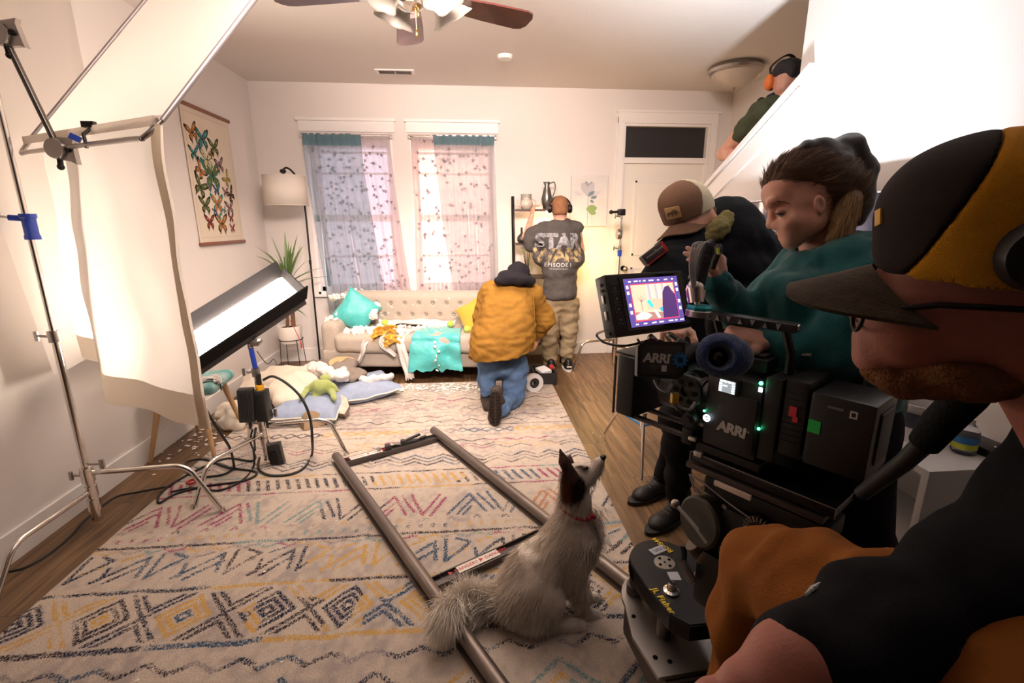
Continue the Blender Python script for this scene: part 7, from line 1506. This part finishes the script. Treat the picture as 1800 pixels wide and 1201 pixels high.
for y in (.935, .05):
    x = .08
    while x < .92: w = rr_.uniform(.03, .10); scr('screen_readout', rect(x, y-.013, x+w, y+.013), emis('white' if rr_.random() > .12 else 'green', (.9, .9, .95) if True else 0), 3); x += w+rr_.uniform(.02, .10)
for x in (.045, .955):
    for y in (.82, .70, .45, .30): scr('screen_readout', rect(x-.02, y-.035, x+.02, y+.035), emis('white', (0, 0, 0)), 3)
MB().tube([FM @ V((.0, -.070, -.02)), FM @ V((.03, -.10, -.02)), at(1185, 610, d=1.06)], .008, 8).tube([FM @ V((.055, -.070, -.02)), at(1215, 612, d=1.06)], .006, 8).build('monitor_arm', M_steel, mo)
cable('thin black cable looping from the left of the monitor to the camera', [FM @ V((-.105, -.045, -.02)), at(1049, 588, d=1.05), at(1062, 602, d=1.03), at(1100, 608, d=1.0), at(1150, 598, d=1.02), at(1190, 612, d=1.04)], .0028, mat('glossy_cable', (.012, .012, .012), .25))
cable('pale cable loop hanging under the viewfinder', [at(1150, 668, d=1.02), at(1158, 682, d=1.01), at(1172, 688, d=1.0), at(1180, 676, d=1.02)], .0032, mat('grey_cable', (.35, .34, .33), .4))
for k, (pts, col, rr0, lb) in enumerate((([(1150, 596), (1160, 612), (1178, 606), (1200, 622)], (.35, .03, .03), .0022, 'thin red wire behind the monitor mount'), ([(1120, 596), (1135, 610), (1162, 602), (1185, 618)], (.30, .22, .20), .0025, 'thin tan wire under the monitor'), ([(1170, 592), (1185, 604), (1196, 596), (1215, 610)], (.40, .38, .38), .0022, 'thin grey wire beside the monitor arm'), ([(1188, 702), (1196, 716), (1212, 720), (1222, 708)], (.30, .29, .28), .003, 'short grey cable loop in front of the lens gears'))):
    cable(lb, [at(a_, b_, d=1.0+.01*i) for i, (a_, b_) in enumerate(pts)], rr0, mat('wire_%d' % k, col, .4))
MB().box(at(1186, 700, d=1.0), (.016, .012, .022), bev=.003).build('yellow_connector', mat('yellow_connector', (.55, .34, .03), .5), None, label='small yellow connector below the viewfinder', cat='connector')
# boxes on the far side and on top
for nm, c_, d_, lb in (('video_transmitter', (.185, .205, .205), (.17, .07, .10), 'black transmitter box on the far side of the film camera'), ('camera_receiver', (.075, .10, .232), (.09, .06, .03), 'small black receiver box lying on top of the camera body')):
    t = thing(nm, cf(*c_), lb, 'transmitter' if 'trans' in nm else 'receiver'); cbx('casing', c_, d_, M_cam2, t, .006); MB(CF).box((c_[0], c_[1], c_[2]+d_[2]/2+.003), (d_[0]*.7, d_[1]*.6, .006), bev=.002).build('top_plate', M_cam, t); MB(CF).cyl((c_[0]-d_[0]*.3, c_[1]-d_[1]/2, c_[2]), (c_[0]-d_[0]*.3, c_[1]-d_[1]/2-.012, c_[2]), .007).build('port', M_steel, t)
t = thing('clip_light', cf(.13, .15, .27), 'folded black bracket with bright metal edges on top of the camera', 'bracket'); MB(CF).box((.10, .15, .262), (.13, .05, .008), rot=(.1, .05, 0), bev=.002).build('bracket_plate', mat('sheen_black', (.05, .05, .06), .25), t); MB(CF).cyl((.03, .13, .262), (.05, .13, .262), .012).build('bracket_hinge', M_chrome, t); MB(CF).box((.165, .125, .263), (.035, .010, .006), rot=(0, -.1, .2), bev=.002).build('metal_edge', mat('bare_aluminium', (0, 0, 0)), t)
# sliding base plate and head
hd_ = thing('geared_pan_mount', cf(.14, .07, -.2), 'black geared camera head with hand wheels and sliding plate under the camera', 'camera mount')
cbx('sliding_plate', (.145, .072, -.012), (.31, .10, .022), mat('plate_black', (.014, .013, .016), .18), hd_, .003); cbx('plate_edge', (.135, .066, -.034), (.30, .104, .014), mat('rail_grey', (.09, .075, .075), .35, .7), hd_, .002)
b = MB(CF); b.box((.145, .0215, -.0005), (.31, .0016, .002)).box((.3005, .072, -.0005), (.0016, .10, .002)).box((.3005, .0215, -.012), (.002, .002, .022)).box((-.0105, .0215, -.012), (.002, .002, .022)); b.build('plate_trim', mat('bright_edge', (.55, .55, .58), .25, .9), hd_, smooth=False)
MB(CF).box((.105, .010, -.047), (.085, .008, .012), bev=.002).build('scale_strip', mat('pale_strip', (.75, .62, .52), .5), hd_)
cbx('head_cradle', (.16, .075, -.075), (.27, .09, .045), M_cam2, hd_, .008)
b = MB(CF); b.tube([(-.004, .016, -.058), (.03, .014, -.062), (.06, .014, -.072), (.10, .014, -.085), (.15, .014, -.098)], .0022, 6); b.tube([(-.004, .016, -.058), (.01, .014, -.085), (.03, .014, -.095)], .0022, 6)
b.build('cradle_edge', M_steel, hd_); b = MB(CF)
for c_ in ((.006, -.067), (.035, -.075), (.018, -.09), (.09, -.098)): b.lathe([(0, 0), (.0055, 0), (.0055, .003), (.003, .003), (.003, .001), (0, .001)], (c_[0], .014, c_[1]), (0, -1, 0), 12)
b.build('cradle_screws', M_steel, hd_)
Dc = (.035, .005, -.165); ax_ = (-.25, -1, .12); M_ol = mat('olive_metal', (.035, .033, .024), .4, .4)
MB(CF).lathe([(0, -.0), (.058, 0), (.062, -.004), (.062, -.075), (0, -.075)], Dc, ax_, 44).build('gear_drum', M_ol, hd_); MB(CF).lathe([(0, .002), (.056, .002), (.058, 0)], Dc, ax_, 40).build('drum_face', mat('olive_face', (.050, .048, .036), .5, .2), hd_)
MB(CF).tube([(-.018, -.012, -.135), (.01, -.014, -.148), (.05, -.016, -.170)], .0055, 8).tube([(.045, -.018, -.168), (.075, -.02, -.188)], .004, 8).ball((-.018, -.012, -.135), .011, 10).build('crank_handle', M_steel, hd_)
b = MB(CF); Dw = V((.170, .012, -.115))
for i in range(22): a = 2*PI*i/22; b.box(Dw+V((.026*math.cos(a), 0, .026*math.sin(a))), (.012, .010, .0032), rot=(0, -a, 0))
b.build('ribbed_wheel', M_steel, hd_); MB(CF).lathe([(0, 0), (.020, 0), (.020, .012), (0, .012)], Dw+V((0, .004, 0)), (0, -1, 0), 20).build('wheel_hub', M_cam2, hd_)
MB(CF).box((.165, .055, -.17), (.17, .08, .14), bev=.02).box((.10, .075, -.32), (.14, .12, .16), bev=.02).build('head_housing', M_cam2, hd_)
# pan bar
pb = thing('pan_bar', at(1600, 800, d=.74), 'thick black pan bar angling from the camera head to the operator', 'pan bar')
MB().tube([at(1515, 868, d=.82), at(1590, 812, d=.72), at(1632, 772, d=.66)], [.012, .013, .014], 12).build('bar', M_cam2, pb); MB().tube([at(1625, 780, d=.665), at(1655, 742, d=.64), at(1700, 698, d=.61), at(1735, 672, d=.59)], [.019, .022, .022, .016], 14).build('foam_grip', mat('black_foam', (.012, .012, .012), .95, bump=(220, .8)), pb)

# ---- the dolly under it
dl_ = thing('camera_dolly', (.72, 1.05, 0), 'dark camera dolly with a yellow-lettered oval wheel cover at the end of the track', 'dolly')
M_dk = mat('dolly_black', (.008, .008, .011), .42); M_cast = mat('cast_grey', (.15, .125, .115), .5, .6, bump=(60, .2)); M_yel = mat('yellow_letters', (.75, .55, .02), .6)
Z0 = .365; c0, c1 = V((.612, 1.285, 0)), V((.625, 1.125, 0)); ux = (c1-c0).normalized(); uy = V((-ux.y, ux.x, 0)); FD = frame((c0.x, c0.y, Z0), ux, uy, (0, 0, 1))
st_ = [(.112*math.cos(t)*1.05, .108*math.sin(t)) for t in [PI/2+PI*i/18 for i in range(19)]]+[(.10, -.104), (.20, -.088), (.245, -.05), (.25, .05), (.20, .088), (.10, .104)]
MB(FD).prism(st_, -.052, -.004).prism([(x*.985, y*.985) for x, y in st_], -.004, .0).build('wheel_cover', M_dk, dl_, angle=30)
b = MB(FD)
for i in range(34): t = PI/2+PI*i/33; b.box((.1185*math.cos(t), .1085*math.sin(t), -.03), (.004, .005, .034), rot=(0, 0, t))
b.build('ribbed_rim', mat('ribbed_rubber', (.012, .012, .012), .8), dl_)
MB(FD).lathe([(0, .003), (.032, .003), (.034, 0)], (.0, .0, .0), n=32).build('hub_plate', mat('bare_aluminium', (0, 0, 0)), dl_); b = MB(FD)
for a in range(4): b.lathe([(0, .0045), (.005, .0045), (.005, .003)], (.021*math.cos(a*PI/2+.4), .021*math.sin(a*PI/2+.4), 0), n=12)
b.lathe([(0, .0045), (.003, .0045), (.003, .003)], (0, 0, 0), n=12).build('hub_screws', mat('deep_black', (0, 0, 0)), dl_)
for c_, d_, rz in (((-.062, .008), (.030, .060), .3), ((.062, .0), (.036, .034), -.15)): MB(FD).box((*c_, .0012), (*d_, .0012), rot=(0, 0, rz)).build('white_label', mat('label_pale', (.48, .50, .56), .5), dl_, smooth=False)
FL_ = lambda x, y, rz, z=.0015: FD @ Matrix.Translation((x, y, z)) @ Matrix.Rotation(rz, 4, 'Z')
text_mesh('label_print', 'R.L. Fisher Inc.\nservice unit', .007, FL_(-.062, .008, 1.87, .0022), mat('label_ink', (.05, .05, .07), .6), dl_, .0002)
text_mesh('yellow_lettering', 'RO-544', .026, FL_(-.083, .034, 1.1+PI-.75), M_yel, dl_, .0003, .0006)
text_mesh('yellow_lettering', 'JL Fisher', .026, FL_(.150, -.082, .12, .002), M_yel, dl_, .0003, .0009, space=1.1)
MB(FD).lathe([(0, .03), (.010, .03), (.013, .026), (.015, .010), (.024, .006), (.024, 0)], (.120, -.040, 0), n=28).lathe([(.006, .031), (.008, .033), (.006, .033)], (.120, -.040, 0), n=16).build('cap_nut', M_chrome, dl_)
# castings under the cover
MB(FD).prism([(.135*math.cos(t), .118*math.sin(t)-.01) for t in [PI*.5+PI*i/14 for i in range(15)]]+[(.12, -.155), (.26, -.14), (.26, .10), (.12, .11)], -.155, -.142).build('deck_plate', mat('dull_aluminium', (.48, .45, .43), .35, .9), dl_, smooth=False)
MB(FD).tube([(-.05, -.075, -.14), (-.05, -.075, -.055)], .018, 16).lathe([(.018, 0), (.026, .0), (.026, .03), (.018, .03)], (-.05, -.075, -.14)).tube([(.13, -.06, -.14), (.13, -.06, -.05)], .022, 16).tube([(-.05, -.07, -.115), (.12, -.05, -.10)], .014, 10).build('suspension_post', M_cast, dl_)
MB(FD).lathe([(0, -.018), (.055, -.018), (.060, -.012), (.060, .012), (.055, .018), (0, .018)], (.03, -.02, -.10), (.1, 1, 0), 32).build('wheel', M_cast, dl_)
MB(FD).box((.12, -.02, -.22), (.30, .20, .12), bev=.015).box((.20, -.03, -.29), (.14, .14, .12), bev=.01).build('truck_casting', M_cast, dl_)
b = MB(FD)
for c_ in ((-.095, -.06), (.20, -.12), (.22, -.085), (.05, -.12), (.235, .05)): b.lathe([(0, .002), (.007, .002), (.007, 0)], (*c_, -.142), n=12)
b.build('deck_bolts', mat('deep_black', (0, 0, 0)), dl_)
MB(FD).tube([(.02, .055, .0), (.01, .060, .03), (.0, .060, .058)], [.010, .009, .013], 12).build('lever_knob', M_dk, dl_)
MB().box((.86, .86, .20), (.52, .60, .16), rot=(0, 0, -.50), bev=.03).box((.80, .95, .46), (.17, .17, .42), rot=(0, 0, -.5), bev=.02).build('dolly_chassis', M_dk, dl_)
b = MB(); b.ball(cf(.045, .045, -.265), (.035, .035, .03), 10).tube([cf(.02, .02, -.24), cf(.06, .05, -.30), cf(.03, .06, -.36)], .022, 12).tube([cf(.0, .01, -.30), cf(.04, .0, -.33)], .012, 8); b.build('leveling_joint', M_cast, dl_)
MB(FD).tube([(.23, -.09, -.21), (.27, -.13, -.20), (.33, -.11, -.18)], .012, 10).ball((.27, -.13, -.20), .018, 8).build('brake_lever', M_chrome, dl_)
# second unit of four wheels that ride the track, small
for q in (T0+TD*1.92+TP*GA,): MB().lathe([(0, -.02), (.05, -.02), (.056, 0), (.05, .02), (0, .02)], q+V((0, 0, .118)), TP, 28).build('track_wheel', M_cast, dl_)

# ================================================================== AT THE STAIR WALL
tv = thing('television', (XS-.03, 2.45, .86), 'large flat black television mounted on the stair wall behind the woman', 'television')
MB().box((XS-.045, 2.44, 1.205), (.05, 1.26, .71), bev=.004).build('tv_housing', M_blk, tv); MB().box((XS-.0715, 2.44, 1.21), (.003, 1.235, .685)).build('screen', mat('tv_glass', (.008, .007, .010), .06, coat=1.), tv, smooth=False)
MB().box((XS-.0715, 3.068, 1.205), (.004, .006, .71)).box((XS-.0715, 2.44, 1.561), (.004, 1.26, .005)).build('bright_edge', mat('edge_glint', (.7, .7, .74), .3, .8), tv, smooth=False)  # pale strips paint in the light reflected along the television's edges
sbd = thing('sideboard', (1.60, 1.9, 0), 'low white open sideboard along the stair wall under the television', 'sideboard'); M_lam = mat('white_laminate', (.50, .48, .47), .4)
x0, x1, y0, y1, zt_ = 1.41, 1.79, 1.22, 2.75, .685
for nm, c_, d_ in (('top_board', ((x0+x1)/2, (y0+y1)/2, zt_-.012), (x1-x0, y1-y0, .024)), ('side_panel', ((x0+x1)/2, y0+.012, (zt_-.024)/2), (x1-x0, .024, zt_-.024)), ('side_panel', ((x0+x1)/2, y1-.012, (zt_-.024)/2), (x1-x0, .024, zt_-.024)), ('shelf_board', ((x0+x1)/2, (y0+y1)/2, .34), (x1-x0-.01, y1-y0-.05, .02)), ('back_panel', (x1-.006, (y0+y1)/2, .33), (.012, y1-y0-.05, .62)), ('divider', ((x0+x1)/2, 1.98, .33), (x1-x0-.01, .02, .64))): MB().box(c_, d_, bev=.001).build(nm, M_lam, sbd, smooth=False)
tz = lambda px, py: at(px, py, z=zt_)
c = tz(1632, 782)+V((.0, .05, 0)); t = thing('plastic_tub', c, 'white plastic tub with a dark label standing on the sideboard', 'tub'); M_tub = mat('milky_plastic', (.55, .53, .52), .45)
MB().lathe([(0, 0), (.058, 0), (.070, .135), (.072, .138), (.066, .138), (.055, .004), (0, .004)], c, n=36).build('tub_body', M_tub, t); MB().grid(lambda a, b_: c+V(((.0655+.006*b_)*math.cos(3.2+a*.7), (.0655+.006*b_)*math.sin(3.2+a*.7), .055+.055*b_)), 10, 3).build('tub_label', mat('navy_label', (.03, .035, .06), .6), t)
c = tz(1702, 800)+V((.0, .02, 0)); t = thing('water_bottle', c, 'small clear water bottle with a blue and yellow label on the corner of the sideboard', 'bottle')
MB().lathe([(0, 0), (.028, 0), (.034, .008), (.034, .030), (.032, .034), (.034, .040), (.035, .068), (.033, .080), (.020, .100), (.0135, .106), (.0135, .116), (.012, .116), (.0125, .106), (.019, .098)], c, n=32).build('bottle_body', mat('clear_plastic', (.95, .97, 1), .08, trans=.9, ior=1.2), t)
MB().lathe([(0, .104), (.0155, .104), (.0155, .122), (0, .123)], c, n=24).build('bottle_cap', M_tub, t)
MB().lathe([(.0345, .040), (.0355, .064)], c, n=32).build('blue_label', mat('label_blue', (.02, .15, .40), .5), t); MB().lathe([(.0345, .020), (.0348, .040)], c, n=32).build('yellow_label', mat('label_yellow', (.50, .52, .04), .5), t)
c = tz(1762, 806)+V((.0, .05, 0)); t = thing('walkie_charger', c, 'flat black box lying beside the water bottle on the sideboard', 'electronics box'); MB().box(c+V((0, 0, .014)), (.10, .13, .028), bev=.005).build('casing', M_blk, t); MB().ball(c+V((-.01, -.03, .03)), .004, 6).build('silver_button', M_chrome, t)
c = tz(1664, 778)+V((.0, .10, 0)); MB().box(c+V((0, 0, .018)), (.05, .07, .036), rot=(0, 0, .4), bev=.004).build('snack_packet', mat('lime_packet', (.42, .45, .03), .5), None, label='small lime yellow packet between the tub and the bottle', cat='packet')
c = tz(1580, 768); MB().box(c+V((.06, .10, .002)), (.14, .20, .004), rot=(0, 0, .3)).build('paper_sheet', mat('paper', (.7, .72, .75), .7), None, label='white sheet of paper on the sideboard behind the tub', cat='paper')
c = tz(1572, 765)+V((-.0, .02, .0)); MB().ring(c+V((0, 0, .03)), (.8, -.5, .2), .028, .007, 24, 8).build('tape_ring', mat('clear_tape', (.35, .30, .20), .3), None, label='small clear tape ring standing on the sideboard beside the camera battery', cat='tape')
# short silver tripod with blue spreader on the floorboards behind the monitor
tr_ = thing('tripod', (1.08, 2.70, 0), 'short silver tripod with a blue spreader standing on the floorboards', 'tripod'); ap = V((1.045, 2.66, .62))
for k, f_ in enumerate((V((.916, 3.01, 0)), V((.953, 2.38, 0)), V((1.34, 2.68, 0)))):
    m_ = ap.lerp(f_, .45); lg = MB().tube([ap, m_], .013, 8).build('leg', M_chrome, tr_); MB().tube([m_, f_+V((0, 0, .012))], .009, 8).build('lower_leg', M_chrome, lg); MB().cyl(m_+V((0, 0, .02)), m_-V((0, 0, .02)), .017).build('leg_clamp', M_steel, lg)
    MB().tube([ap.lerp(f_, .62), V((ap.x, ap.y, .22))], .007, 6).build('blue_strut', mat('blue_strut', (.02, .18, .42), .4), tr_)
MB().cyl(ap, V((ap.x, ap.y, .20)), .014).lathe([(0, 0), (.05, 0), (.05, .03), (0, .03)], ap, n=24).build('centre_column', M_chrome, tr_)
